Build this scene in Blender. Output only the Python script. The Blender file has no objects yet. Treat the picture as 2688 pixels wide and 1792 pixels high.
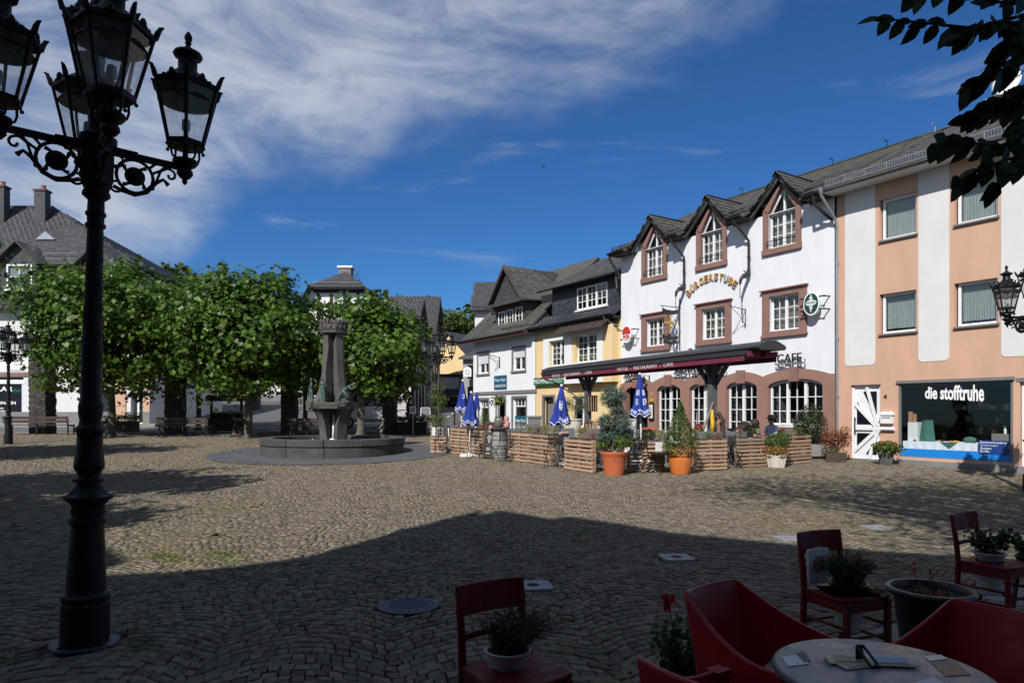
import bpy, math, random
import numpy as np
from mathutils import Vector, Matrix, Euler
R = math.radians
rnd = random.Random(7)
S = bpy.context.scene
COL = S.collection
# ------------------------------------------------------------------ camera
FPX, EYE, HOR = 1792.0, 1.62, 1080.0          # focal length / eye height / horizon row of the 2688x1792 photo
cam = bpy.data.cameras.new('camera'); cam.lens = 24; cam.sensor_width = 36
cam.shift_y = (HOR - 896) / 2688.0; cam.clip_end = 3000; cam.clip_start = .05
camo = bpy.data.objects.new('camera', cam); COL.objects.link(camo)
camo.location = (0, 0, EYE); camo.rotation_euler = (R(90), 0, 0); S.camera = camo
# ------------------------------------------------------------------ sun, sky, exposure
SUN_EL = 42.0
LX, LY = .42, .9075                            # horizontal travel of the light
sun = bpy.data.lights.new('sun', 'SUN'); sun.energy = 5.0; sun.angle = R(.53); sun.color = (1, .965, .91)
suno = bpy.data.objects.new('sun', sun); COL.objects.link(suno)
ldir = Vector((LX * math.cos(R(SUN_EL)), LY * math.cos(R(SUN_EL)), -math.sin(R(SUN_EL))))
suno.rotation_euler = ldir.to_track_quat('-Z', 'Y').to_euler(); suno.location = (-6, -14, 16)
world = bpy.data.worlds.new('World'); S.world = world; world.use_nodes = True
def build_world():
    nt = world.node_tree; N = nt.nodes; L = nt.links
    N.clear()
    out = N.new('ShaderNodeOutputWorld'); bg = N.new('ShaderNodeBackground'); bg.inputs[1].default_value = .05
    sky = N.new('ShaderNodeTexSky'); sky.sky_type = 'NISHITA'; sky.sun_disc = False
    sky.sun_elevation = R(SUN_EL); sky.sun_rotation = math.atan2(-LX, -LY); sky.altitude = 400
    sky.air_density = 1.0; sky.dust_density = .25; sky.ozone_density = 3.2
    tc = N.new('ShaderNodeTexCoord'); nrm = N.new('ShaderNodeVectorMath'); nrm.operation = 'NORMALIZE'
    L.new(tc.outputs['Generated'], nrm.inputs[0])
    def noise(scale, loc, sc, det, dist, rough=.55):
        mp = N.new('ShaderNodeMapping'); mp.inputs['Location'].default_value = loc; mp.inputs['Scale'].default_value = sc
        mp.inputs['Rotation'].default_value = (0, R(-24), R(12))
        nz = N.new('ShaderNodeTexNoise'); nz.inputs['Scale'].default_value = scale; nz.inputs['Detail'].default_value = det
        nz.inputs['Distortion'].default_value = dist; nz.inputs['Roughness'].default_value = rough
        L.new(nrm.outputs[0], mp.inputs[0]); L.new(mp.outputs[0], nz.inputs[0]); return nz.outputs[0]
    def ramp(x, a, b, lo=0., hi=1.):
        m = N.new('ShaderNodeMapRange'); m.interpolation_type = 'SMOOTHSTEP'
        for i, v in enumerate((a, b, lo, hi)): m.inputs[i + 1].default_value = v
        L.new(x, m.inputs[0]); return m.outputs[0]
    def math2(op, a, b):
        m = N.new('ShaderNodeMath'); m.operation = op
        for i, v in enumerate((a, b)):
            if isinstance(v, float): m.inputs[i].default_value = v
            else: L.new(v, m.inputs[i])
        return m.outputs[0]
    dt = N.new('ShaderNodeVectorMath'); dt.operation = 'DOT_PRODUCT'; L.new(nrm.outputs[0], dt.inputs[0])
    a = Vector((-.369, -.385, .726)).normalized(); dt.inputs[1].default_value = a
    n1 = noise(1.9, (.3, .1, .7), (1, 1, 2.1), 7, .55); n2 = noise(7.0, (2.1, .4, .2), (1, 1, 3.0), 8, 1.0, .62)
    warp = math2('ADD', dt.outputs['Value'], math2('MULTIPLY', math2('SUBTRACT', n1, .5), .55))
    bank = ramp(warp, -.09, .10)
    sp = N.new('ShaderNodeSeparateXYZ'); L.new(nrm.outputs[0], sp.inputs[0]); bank = math2('MULTIPLY', bank, ramp(sp.outputs[2], .42, .85, 1., .35))
    tex = ramp(math2('ADD', math2('MULTIPLY', n1, .6), math2('MULTIPLY', n2, .4)), .36, .60)
    dens = math2('MULTIPLY', bank, math2('ADD', math2('MULTIPLY', tex, .72), .20))
    wisp = math2('MULTIPLY', ramp(noise(3.1, (5.2, 1.7, 3.3), (1, 1, 4.2), 8, .8, .6), .58, .75), .32)
    dens = math2('MAXIMUM', dens, wisp)
    mix = N.new('ShaderNodeMix'); mix.data_type = 'RGBA'; mix.inputs['B'].default_value = (9.5, 10.6, 12.4, 1)
    hs = N.new('ShaderNodeMix'); hs.data_type = 'RGBA'; hs.blend_type = 'MULTIPLY'; hs.inputs['Factor'].default_value = 1; hs.inputs['B'].default_value = (.50, 1.08, 1.72, 1)
    L.new(sky.outputs[0], hs.inputs['A'])
    L.new(dens, mix.inputs['Factor']); L.new(hs.outputs['Result'], mix.inputs['A'])
    L.new(mix.outputs['Result'], bg.inputs[0]); L.new(bg.outputs[0], out.inputs[0])
build_world()
S.render.engine = 'CYCLES'
S.view_settings.view_transform = 'Standard'; S.view_settings.look = 'None'
S.view_settings.exposure = 0.1; S.view_settings.gamma = 1.0; S.view_settings.use_curve_mapping = False
S.cycles.max_bounces = 6; S.cycles.diffuse_bounces = 2; S.cycles.glossy_bounces = 3
S.cycles.transparent_max_bounces = 12; S.cycles.transmission_bounces = 4
# ------------------------------------------------------------------ measuring helpers (photo pixel -> direction; depth from the ground or wall it touches)
_prof = [(-80, 0), (10, 0), (12, .0064), (14, .0256), (16, .0576), (18, .1024), (20, .16), (24, .288), (30, .48), (36, .672), (38, .74), (42, .98), (50, 1.58), (60, 2.36), (80, 3.9), (130, 7.0), (260, 9)]
_px = [p[0] for p in _prof]; _pz = [p[1] for p in _prof]
def g(Y): return float(np.interp(Y, _px, _pz))
def gnd(px, py):
    lo, hi = 1.5, 90.
    for _ in range(50):
        m = (lo + hi) / 2
        if (EYE - g(m)) / m > (py - HOR) / FPX: lo = m
        else: hi = m
    return Vector(((px - 1344) / FPX * m, m, g(m)))
def at(px, py, Y): return Vector(((px - 1344) / FPX * Y, Y, EYE + (HOR - py) / FPX * Y))
def atz(px, py, z): return at(px, py, (z - EYE) * FPX / (HOR - py))
TH = math.atan((1344 - 200) / FPX); SN, CS = math.sin(TH), math.cos(TH)   # street front of the right-hand row
W0 = Vector((10.55, 20.3, 0)); PHI = math.atan2(-CS, SN)                   # local x along the front (to the right), y into the houses
def wl(px, py, off=0.):
    """photo pixel on the row's front plane (shifted 'off' m towards the square) -> (x, z)"""
    u = (px - 1344) / FPX; x0 = W0.x - CS * off; y0 = W0.y - SN * off
    s = (x0 - y0 * u) / (SN + CS * u); Y = y0 + CS * s
    return -s, EYE + (HOR - py) / FPX * Y
def rowpt(x, y, z=0.): return Vector((W0.x + SN * x + CS * y, W0.y - CS * x + SN * y, z))
# ------------------------------------------------------------------ materials
MATS = {}
def M(name, col, rough=.75, var=.18, scale=6., bump=0., bscale=60., metal=0., spec=.4, orand=0., col2=None, wscale=None, coat=0., isl=0.):
    m = bpy.data.materials.new(name); MATS[name] = m; m.use_nodes = True
    nt = m.node_tree; N = nt.nodes; L = nt.links; b = N['Principled BSDF']
    b.inputs['Roughness'].default_value = rough; b.inputs['Metallic'].default_value = metal
    b.inputs['Specular IOR Level'].default_value = spec
    if coat: b.inputs['Coat Weight'].default_value = coat; b.inputs['Coat Roughness'].default_value = .12
    geo = N.new('ShaderNodeNewGeometry')
    nz = N.new('ShaderNodeTexNoise'); nz.inputs['Scale'].default_value = scale; nz.inputs['Detail'].default_value = 6; nz.inputs['Roughness'].default_value = .62
    if wscale:
        mp = N.new('ShaderNodeMapping'); mp.inputs['Scale'].default_value = wscale
        L.new(geo.outputs['Position'], mp.inputs[0]); L.new(mp.outputs[0], nz.inputs[0])
    else: L.new(geo.outputs['Position'], nz.inputs[0])
    fac = nz.outputs[0]
    mr = N.new('ShaderNodeMapRange'); mr.inputs[1].default_value = .3; mr.inputs[2].default_value = .7; L.new(fac, mr.inputs[0])
    mix = N.new('ShaderNodeMix'); mix.data_type = 'RGBA'
    c = Vector(col); c2 = Vector(col2) if col2 else c * (1 - var)
    c1 = c if col2 else c * (1 + var)
    mix.inputs['A'].default_value = (*c2, 1); mix.inputs['B'].default_value = (*[min(v, .92) for v in c1], 1)
    L.new(mr.outputs[0], mix.inputs['Factor']); colout = mix.outputs['Result']
    if orand or isl:
        hv = N.new('ShaderNodeHueSaturation'); rg = N.new('ShaderNodeMapRange')
        k = orand or isl
        rg.inputs[3].default_value = 1 - k; rg.inputs[4].default_value = 1 + k
        src = geo.outputs['Random Per Island'] if isl else N.new('ShaderNodeObjectInfo').outputs['Random']
        L.new(src, rg.inputs[0]); L.new(rg.outputs[0], hv.inputs['Value']); L.new(colout, hv.inputs['Color']); colout = hv.outputs[0]
    L.new(colout, b.inputs['Base Color'])
    if bump:
        bz = N.new('ShaderNodeTexNoise'); bz.inputs['Scale'].default_value = bscale; bz.inputs['Detail'].default_value = 5
        L.new(geo.outputs['Position'], bz.inputs[0])
        bp = N.new('ShaderNodeBump'); bp.inputs['Strength'].default_value = min(1., bump * 12); bp.inputs['Distance'].default_value = bump
        L.new(bz.outputs[0], bp.inputs['Height']); L.new(bp.outputs[0], b.inputs['Normal'])
    return m
def rough_var(m, lo, hi, sc=14):
    nt = m.node_tree; N = nt.nodes; b = N['Principled BSDF']
    nz = N.new('ShaderNodeTexNoise'); nz.inputs['Scale'].default_value = sc; nz.inputs['Detail'].default_value = 5
    mr = N.new('ShaderNodeMapRange'); mr.inputs[1].default_value = .35; mr.inputs[2].default_value = .65
    mr.inputs[3].default_value = lo; mr.inputs[4].default_value = hi
    nt.links.new(N.new('ShaderNodeNewGeometry').outputs['Position'], nz.inputs[0])
    nt.links.new(nz.outputs[0], mr.inputs[0]); nt.links.new(mr.outputs[0], b.inputs['Roughness'])
def leafmat(name, col, col2, trans=.35, scale=1.5, rough=.45, spec=.35):
    m = M(name, col, rough, scale=scale, col2=col2, isl=.5, spec=spec)
    nt = m.node_tree; N = nt.nodes; b = N['Principled BSDF']; out = N['Material Output']
    tr = N.new('ShaderNodeBsdfTranslucent'); mx = N.new('ShaderNodeMixShader'); mx.inputs[0].default_value = trans
    src = b.inputs['Base Color'].links[0].from_socket; nt.links.new(src, tr.inputs[0])
    nt.links.new(b.outputs[0], mx.inputs[1]); nt.links.new(tr.outputs[0], mx.inputs[2]); nt.links.new(mx.outputs[0], out.inputs[0])
    return m
def glassmat(name, tint=(.9, .93, .92), refl=1.0, milk=0., rough=.02):
    m = bpy.data.materials.new(name); MATS[name] = m; m.use_nodes = True
    nt = m.node_tree; N = nt.nodes; L = nt.links; N.clear()
    out = N.new('ShaderNodeOutputMaterial'); t = N.new('ShaderNodeBsdfTransparent'); t.inputs[0].default_value = (*tint, 1)
    gl = N.new('ShaderNodeBsdfGlossy'); gl.inputs['Roughness'].default_value = rough
    fr = N.new('ShaderNodeLayerWeight'); pw = N.new('ShaderNodeMath'); pw.operation = 'POWER'; pw.inputs[1].default_value = 5.; L.new(fr.outputs['Facing'], pw.inputs[0])
    mu = N.new('ShaderNodeMath'); mu.operation = 'MULTIPLY_ADD'; mu.inputs[1].default_value = .9 * min(refl, 1.); mu.inputs[2].default_value = .045 * refl; mu.use_clamp = True
    L.new(pw.outputs[0], mu.inputs[0]); mx = N.new('ShaderNodeMixShader'); L.new(mu.outputs[0], mx.inputs[0])
    base = t.outputs[0]
    if milk:
        d = N.new('ShaderNodeBsdfTranslucent'); d.inputs[0].default_value = (.8, .82, .8, 1)
        d2 = N.new('ShaderNodeBsdfDiffuse'); d2.inputs[0].default_value = (.75, .77, .74, 1)
        md = N.new('ShaderNodeMixShader'); L.new(d.outputs[0], md.inputs[1]); L.new(d2.outputs[0], md.inputs[2])
        m2 = N.new('ShaderNodeMixShader'); L.new(t.outputs[0], m2.inputs[1]); L.new(md.outputs[0], m2.inputs[2])
        geo = N.new('ShaderNodeNewGeometry'); mp = N.new('ShaderNodeMapping'); mp.inputs['Scale'].default_value = (60, 60, 5)
        nz = N.new('ShaderNodeTexNoise'); nz.inputs['Scale'].default_value = 1.; nz.inputs['Detail'].default_value = 4
        L.new(geo.outputs['Position'], mp.inputs[0]); L.new(mp.outputs[0], nz.inputs[0])
        mr = N.new('ShaderNodeMapRange'); mr.inputs[1].default_value = .35; mr.inputs[2].default_value = .65
        mr.inputs[3].default_value = milk * .45; mr.inputs[4].default_value = min(1, milk * 1.5)
        L.new(nz.outputs[0], mr.inputs[0]); L.new(mr.outputs[0], m2.inputs[0]); base = m2.outputs[0]
    L.new(base, mx.inputs[1]); L.new(gl.outputs[0], mx.inputs[2]); L.new(mx.outputs[0], out.inputs[0])
    m.use_transparent_shadow = True
    return m
M('plaster_white', (.69, .70, .73), .9, .06, 1.4, .006, 28, wscale=(2.2, 2.2, .5))
M('plaster_bright', (.72, .73, .74), .9, .04, .7, .003, 40)
M('plaster_cream', (.64, .635, .62), .92, .05, 1.6, .007, 45, wscale=(1, 1, .8))
M('plaster_peach', (.55, .345, .245), .92, .08, 1.3, .003, 60, wscale=(1.6, 1.6, .6))
M('plaster_yellow', (.72, .54, .29), .9, .05, .8, .003, 50)
M('plaster_brown', (.27, .152, .118), .88, .10, 1.6, .003, 60)
M('stone_brown', (.235, .130, .105), .85, .12, 3, .003, 60)
M('plaster_grey', (.30, .30, .31), .9, .08, 2, .002, 60)
M('trim_grey', (.17, .165, .16), .8, .08, 3)
M('plinth_grey', (.19, .19, .19), .9, .15, 2, .004, 40)
M('white_paint', (.74, .75, .76), .42, .03, 5)
M('roller_grey', (.62, .63, .66), .5, .04, 4)
M('slate', (.055, .056, .060), .7, .25, 5, .003, 30, orand=.18, spec=.35)
M('slate_isl', (.055, .056, .060), .7, .25, 5, .003, 30, isl=.18, spec=.35)
M('slate_moss', (.088, .088, .066), .85, .3, 3, .004, 40, orand=.25, col2=(.052, .053, .053))
M('slate_moss_isl', (.088, .088, .066), .85, .3, 3, .004, 40, isl=.25, col2=(.052, .053, .053))
M('slate_dark', (.035, .038, .046), .55, .25, 4, .002, 30, orand=.3, spec=.5)
M('slate_dark_isl', (.035, .038, .046), .55, .25, 4, .002, 30, isl=.3, spec=.5)
M('timber_black', (.016, .014, .013), .7, .3, 8)
M('timber_brown', (.055, .035, .028), .75, .25, 10)
M('timber_red', (.15, .035, .028), .75, .15, 6)
M('zinc', (.42, .43, .45), .38, .12, 6, metal=.75)
M('gutter_dark', (.035, .036, .038), .5, .2, 6, metal=.3)
M('copper_dark', (.075, .055, .048), .55, .3, 6, metal=.3)
M('iron_black', (.012, .012, .013), .45, .3, 9, .002, 60, spec=.5)
M('iron_lamp', (.007, .007, .008), .5, .35, 8, .0015, 90, spec=.3)
M('interior', (.018, .017, .016), .95, .3, 1.2)  # near-black colour stands in for the shade of unlit rooms behind windows
M('interior_tan', (.16, .14, .12), .95, .2, 1.5)
M('curtain', (.50, .50, .50), .95, .35, 7, wscale=(22, 22, .6))
M('curtain_brown', (.30, .24, .19), .95, .3, 7, wscale=(22, 22, .6))
M('cobble', (.168, .142, .110), .92, .25, 22, .004, 70, isl=.32, spec=.08)
M('cobble_one', (.168, .142, .110), .92, .25, 22, .004, 70, orand=.32, spec=.08)
M('joint_sand', (.060, .052, .040), .95, .3, 30, .004, 120)
M('asphalt', (.098, .099, .102), .95, .14, 3, .003, 260)
M('asphalt_disc', (.080, .083, .088), .85, .2, 1.6, .003, 260)
M('paver', (.24, .22, .20), .9, .15, 3, orand=.15)
M('granite', (.165, .16, .155), .85, .25, 90, .002, 200, orand=.12)
M('road_white', (.72, .72, .70), .8, .08, 6)
M('basalt', (.062, .060, .058), .82, .30, 2.2, .005, 60, orand=.14)
M('basalt_pillar', (.088, .078, .071), .85, .28, 5, .008, 45)
M('bronze', (.085, .150, .135), .55, .4, 9, metal=.2, col2=(.035, .05, .045))
M('bronze_dark', (.24, .23, .19), .45, .35, 9, metal=.4, col2=(.05, .048, .04))
M('water', (.02, .03, .03), .05, .1, 3, .003, 9, spec=.6)
M('foam', (.85, .87, .88), .6, .05, 5)
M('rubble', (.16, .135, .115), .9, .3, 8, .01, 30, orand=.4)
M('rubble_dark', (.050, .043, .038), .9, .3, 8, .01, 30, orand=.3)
M('mortar', (.08, .072, .064), .95, .2, 9)
M('bark', (.095, .085, .065), .9, .4, 5, .015, 14, wscale=(1, 1, .5))
M('bark_dark', (.05, .042, .034), .9, .3, 6, .01, 30)
M('twig', (.06, .05, .035), .9, .3, 12)
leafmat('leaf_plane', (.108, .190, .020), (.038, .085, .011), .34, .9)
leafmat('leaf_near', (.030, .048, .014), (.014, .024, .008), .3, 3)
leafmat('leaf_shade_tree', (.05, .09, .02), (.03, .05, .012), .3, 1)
leafmat('leaf_spruce', (.115, .175, .135), (.050, .085, .060), .15, 4)
leafmat('leaf_box', (.095, .150, .025), (.035, .065, .012), .25, 4)
leafmat('leaf_box_dark', (.045, .065, .026), (.020, .032, .012), .2, 4)
leafmat('leaf_dry', (.42, .24, .075), (.22, .12, .03), .3, 6)
leafmat('leaf_rust', (.33, .125, .055), (.17, .055, .025), .3, 6)
leafmat('leaf_yellow', (.42, .36, .05), (.18, .17, .025), .3, 8)
leafmat('leaf_olive', (.16, .19, .11), (.07, .09, .05), .25, 5)
leafmat('leaf_thuja', (.13, .19, .030), (.05, .08, .015), .25, 4)
leafmat('leaf_lavender', (.07, .085, .055), (.03, .04, .025), .25, 9)
leafmat('leaf_geranium', (.07, .13, .03), (.03, .06, .015), .25, 9)
leafmat('petal_red', (.55, .015, .015), (.35, .01, .01), .3, 20)
leafmat('leaf_far', (.085, .125, .020), (.030, .055, .012), .3, .35)
leafmat('leaf_far_dark', (.022, .035, .018), (.010, .018, .010), .2, .5)
leafmat('leaf_fallen', (.26, .095, .035), (.13, .05, .02), .1, 9)
leafmat('moss', (.16, .17, .025), (.075, .09, .015), .2, 9)
M('pallet_wood', (.345, .225, .150), .85, .28, 5, .002, 60, orand=.22, wscale=(3, 3, 30))
M('pallet_grey', (.27, .235, .20), .88, .28, 5, .002, 60, orand=.2, wscale=(3, 3, 30))
M('terracotta', (.47, .120, .045), .72, .10, 3, .001, 60)
M('terracotta_plastic', (.52, .15, .035), .45, .06, 2)
M('pot_white', (.62, .58, .49), .8, .10, 6, .002, 50)
M('pot_dark', (.020, .022, .026), .4, .15, 6)
M('pot_grey', (.105, .11, .12), .55, .1, 4)
M('concrete', (.23, .23, .215), .9, .2, 5, .004, 60)
M('box_brown', (.075, .050, .042), .8, .2, 8)
M('soil', (.03, .022, .016), .95, .3, 30, .01, 60)
M('barrel_oak', (.27, .26, .245), .8, .3, 6, .004, 40, wscale=(14, 14, 1), orand=.18)
M('barrel_hoop', (.22, .22, .22), .5, .2, 9, metal=.5)
M('board_brown', (.052, .036, .030), .7, .2, 9)
M('chalk_panel', (.040, .024, .022), .8, .2, 9)
M('chalk', (.75, .74, .72), .9, .1, 20)
M('emblem_pink', (.42, .22, .19), .8, .1, 20)
M('paper', (.74, .74, .73), .8, .05, 12)
M('ink', (.12, .12, .14), .8, .1, 12)
M('parasol_blue', (.008, .028, .23), .75, .15, 5, .003, 20)
M('parasol_print', (.62, .66, .76), .8, .06, 12)
M('parasol_red', (.40, .08, .10), .8, .06, 12)
M('pole_white', (.75, .75, .75), .4, .05, 6)
M('sign_teal', (.008, .090, .155), .5, .05, 3)
M('sign_green', (.006, .130, .052), .5, .05, 3)
M('sign_blue', (.010, .045, .21), .5, .05, 3)
M('sign_red', (.48, .035, .025), .5, .05, 3)
M('sign_dkgreen', (.010, .055, .035), .5, .05, 3)
M('sign_white', (.80, .80, .80), .45, .03, 3)
M('sign_navy', (.006, .007, .014), .25, .1, 3)
M('gold', (.55, .34, .07), .45, .15, 9, metal=.2)
M('letter_rust', (.42, .20, .105), .6, .15, 6)
M('band_blue', (.008, .20, .62), .55, .04, 3)
M('cloth_white', (.80, .84, .88), .85, .05, 5, wscale=(30, 30, 1))
M('cloth_green', (.055, .16, .125), .9, .3, 26)
M('awning_box', (.030, .033, .038), .45, .12, 4, spec=.5)
M('awning_red', (.150, .022, .045), .85, .12, 5)
M('awning_print', (.62, .54, .54), .85, .05, 9)
M('post_grey', (.095, .10, .11), .8, .3, 5)
M('rattan', (.095, .097, .102), .7, .2, 30, .004, 160)
M('red_plastic', (.33, .008, .013), .45, .10, 4, .0004, 400, spec=.3)
M('red_wood', (.150, .007, .009), .5, .22, 10, .0008, 90, spec=.25)
M('bowl_white', (.55, .55, .56), .5, .05, 5)
M('table_top', (.19, .195, .20), .34, .16, 3.5, .0004, 200, spec=.5)
M('table_edge', (.06, .062, .066), .45, .1, 5)
M('menu_cream', (.62, .56, .38), .6, .06, 9)
M('menu_print', (.46, .40, .28), .6, .35, 40)
M('menu_blue', (.34, .45, .55), .6, .3, 30)
M('menu_tan', (.42, .25, .15), .6, .35, 40)
M('clip_black', (.010, .010, .011), .35, .2, 9)
M('steel', (.26, .265, .28), .55, .2, 14, metal=.2)
M('cast_iron', (.065, .075, .10), .5, .2, 20, .002, 90, metal=.5)
M('skin', (.52, .28, .20), .6, .08, 9)
M('hair_dark', (.022, .017, .014), .7, .3, 30)
M('cloth_black', (.016, .017, .020), .9, .2, 12)
M('denim', (.12, .20, .30), .9, .2, 15)
M('shirt_blue', (.55, .62, .76), .9, .05, 12)
M('straw', (.30, .21, .13), .85, .2, 30)
M('hat_band', (.10, .03, .04), .8, .1, 9)
M('plaid', (.13, .14, .19), .9, .5, 40)
M('van_white', (.62, .63, .65), .32, .05, 2, coat=.5)
M('car_dark', (.03, .012, .016), .3, .1, 2, coat=.5)
M('tyre', (.015, .015, .015), .85, .2, 9)
M('rim', (.30, .31, .32), .35, .1, 9, metal=.7)
M('light_red', (.35, .02, .02), .3, .1, 9)
M('orange', (.75, .30, .02), .6, .1, 9)
M('yellow_toy', (.70, .42, .02), .6, .1, 9)
M('ball_red', (.12, .008, .012), .12, .1, 9, coat=.6)
M('driftwood', (.23, .19, .155), .9, .3, 12, .004, 40)
M('gnome_pink', (.45, .27, .25), .8, .1, 9)
M('urn_glaze', (.14, .15, .125), .35, .25, 9, coat=.3)
M('dish', (.72, .72, .68), .5, .04, 4)
M('brick_clay', (.34, .11, .06), .85, .2, 9)
M('grass_ground', (.06, .075, .025), .95, .4, 2, .02, 5)
M('stone_white', (.72, .70, .66), .8, .12, 20)
for n_, a_, b_ in (('red_plastic', .30, .52), ('red_wood', .38, .7), ('iron_lamp', .38, .7), ('table_top', .25, .45), ('white_paint', .35, .6), ('slate', .45, .75), ('slate_isl', .45, .75)):
    rough_var(MATS[n_], a_, b_)
glassmat('glass', (.80, .84, .83), 1.6)
glassmat('glass_shop', (.93, .95, .96), .6)
glassmat('glass_lamp', (.96, .97, .97), .8, .16, .06)
glassmat('glass_car', (.25, .28, .28), 2.0)
def mossify(m, amt=1.):
    """moss and lichen that grow in patches across the square (true surface colour)"""
    nt = m.node_tree; N = nt.nodes; L = nt.links; b = N['Principled BSDF']; src = b.inputs['Base Color'].links[0].from_socket
    geo = N.new('ShaderNodeNewGeometry')
    n1 = N.new('ShaderNodeTexNoise'); n1.inputs['Scale'].default_value = .32; n1.inputs['Detail'].default_value = 3
    n2 = N.new('ShaderNodeTexNoise'); n2.inputs['Scale'].default_value = 5.; n2.inputs['Detail'].default_value = 5
    L.new(geo.outputs['Position'], n1.inputs[0]); L.new(geo.outputs['Position'], n2.inputs[0])
    a = N.new('ShaderNodeMapRange'); a.inputs[1].default_value = .44; a.inputs[2].default_value = .72; L.new(n1.outputs[0], a.inputs[0])
    c = N.new('ShaderNodeMapRange'); c.inputs[1].default_value = .42; c.inputs[2].default_value = .68; L.new(n2.outputs[0], c.inputs[0])
    mu = N.new('ShaderNodeMath'); mu.operation = 'MULTIPLY'; L.new(a.outputs[0], mu.inputs[0]); L.new(c.outputs[0], mu.inputs[1])
    m2 = N.new('ShaderNodeMath'); m2.operation = 'MULTIPLY'; m2.inputs[1].default_value = amt; m2.use_clamp = True; L.new(mu.outputs[0], m2.inputs[0])
    mx = N.new('ShaderNodeMix'); mx.data_type = 'RGBA'; mx.inputs['B'].default_value = (.150, .140, .032, 1)
    L.new(m2.outputs[0], mx.inputs['Factor']); L.new(src, mx.inputs['A']); L.new(mx.outputs['Result'], b.inputs['Base Color'])
mossify(MATS['cobble'], .85); mossify(MATS['cobble_one'], .6); mossify(MATS['joint_sand'], 1.6)
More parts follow.
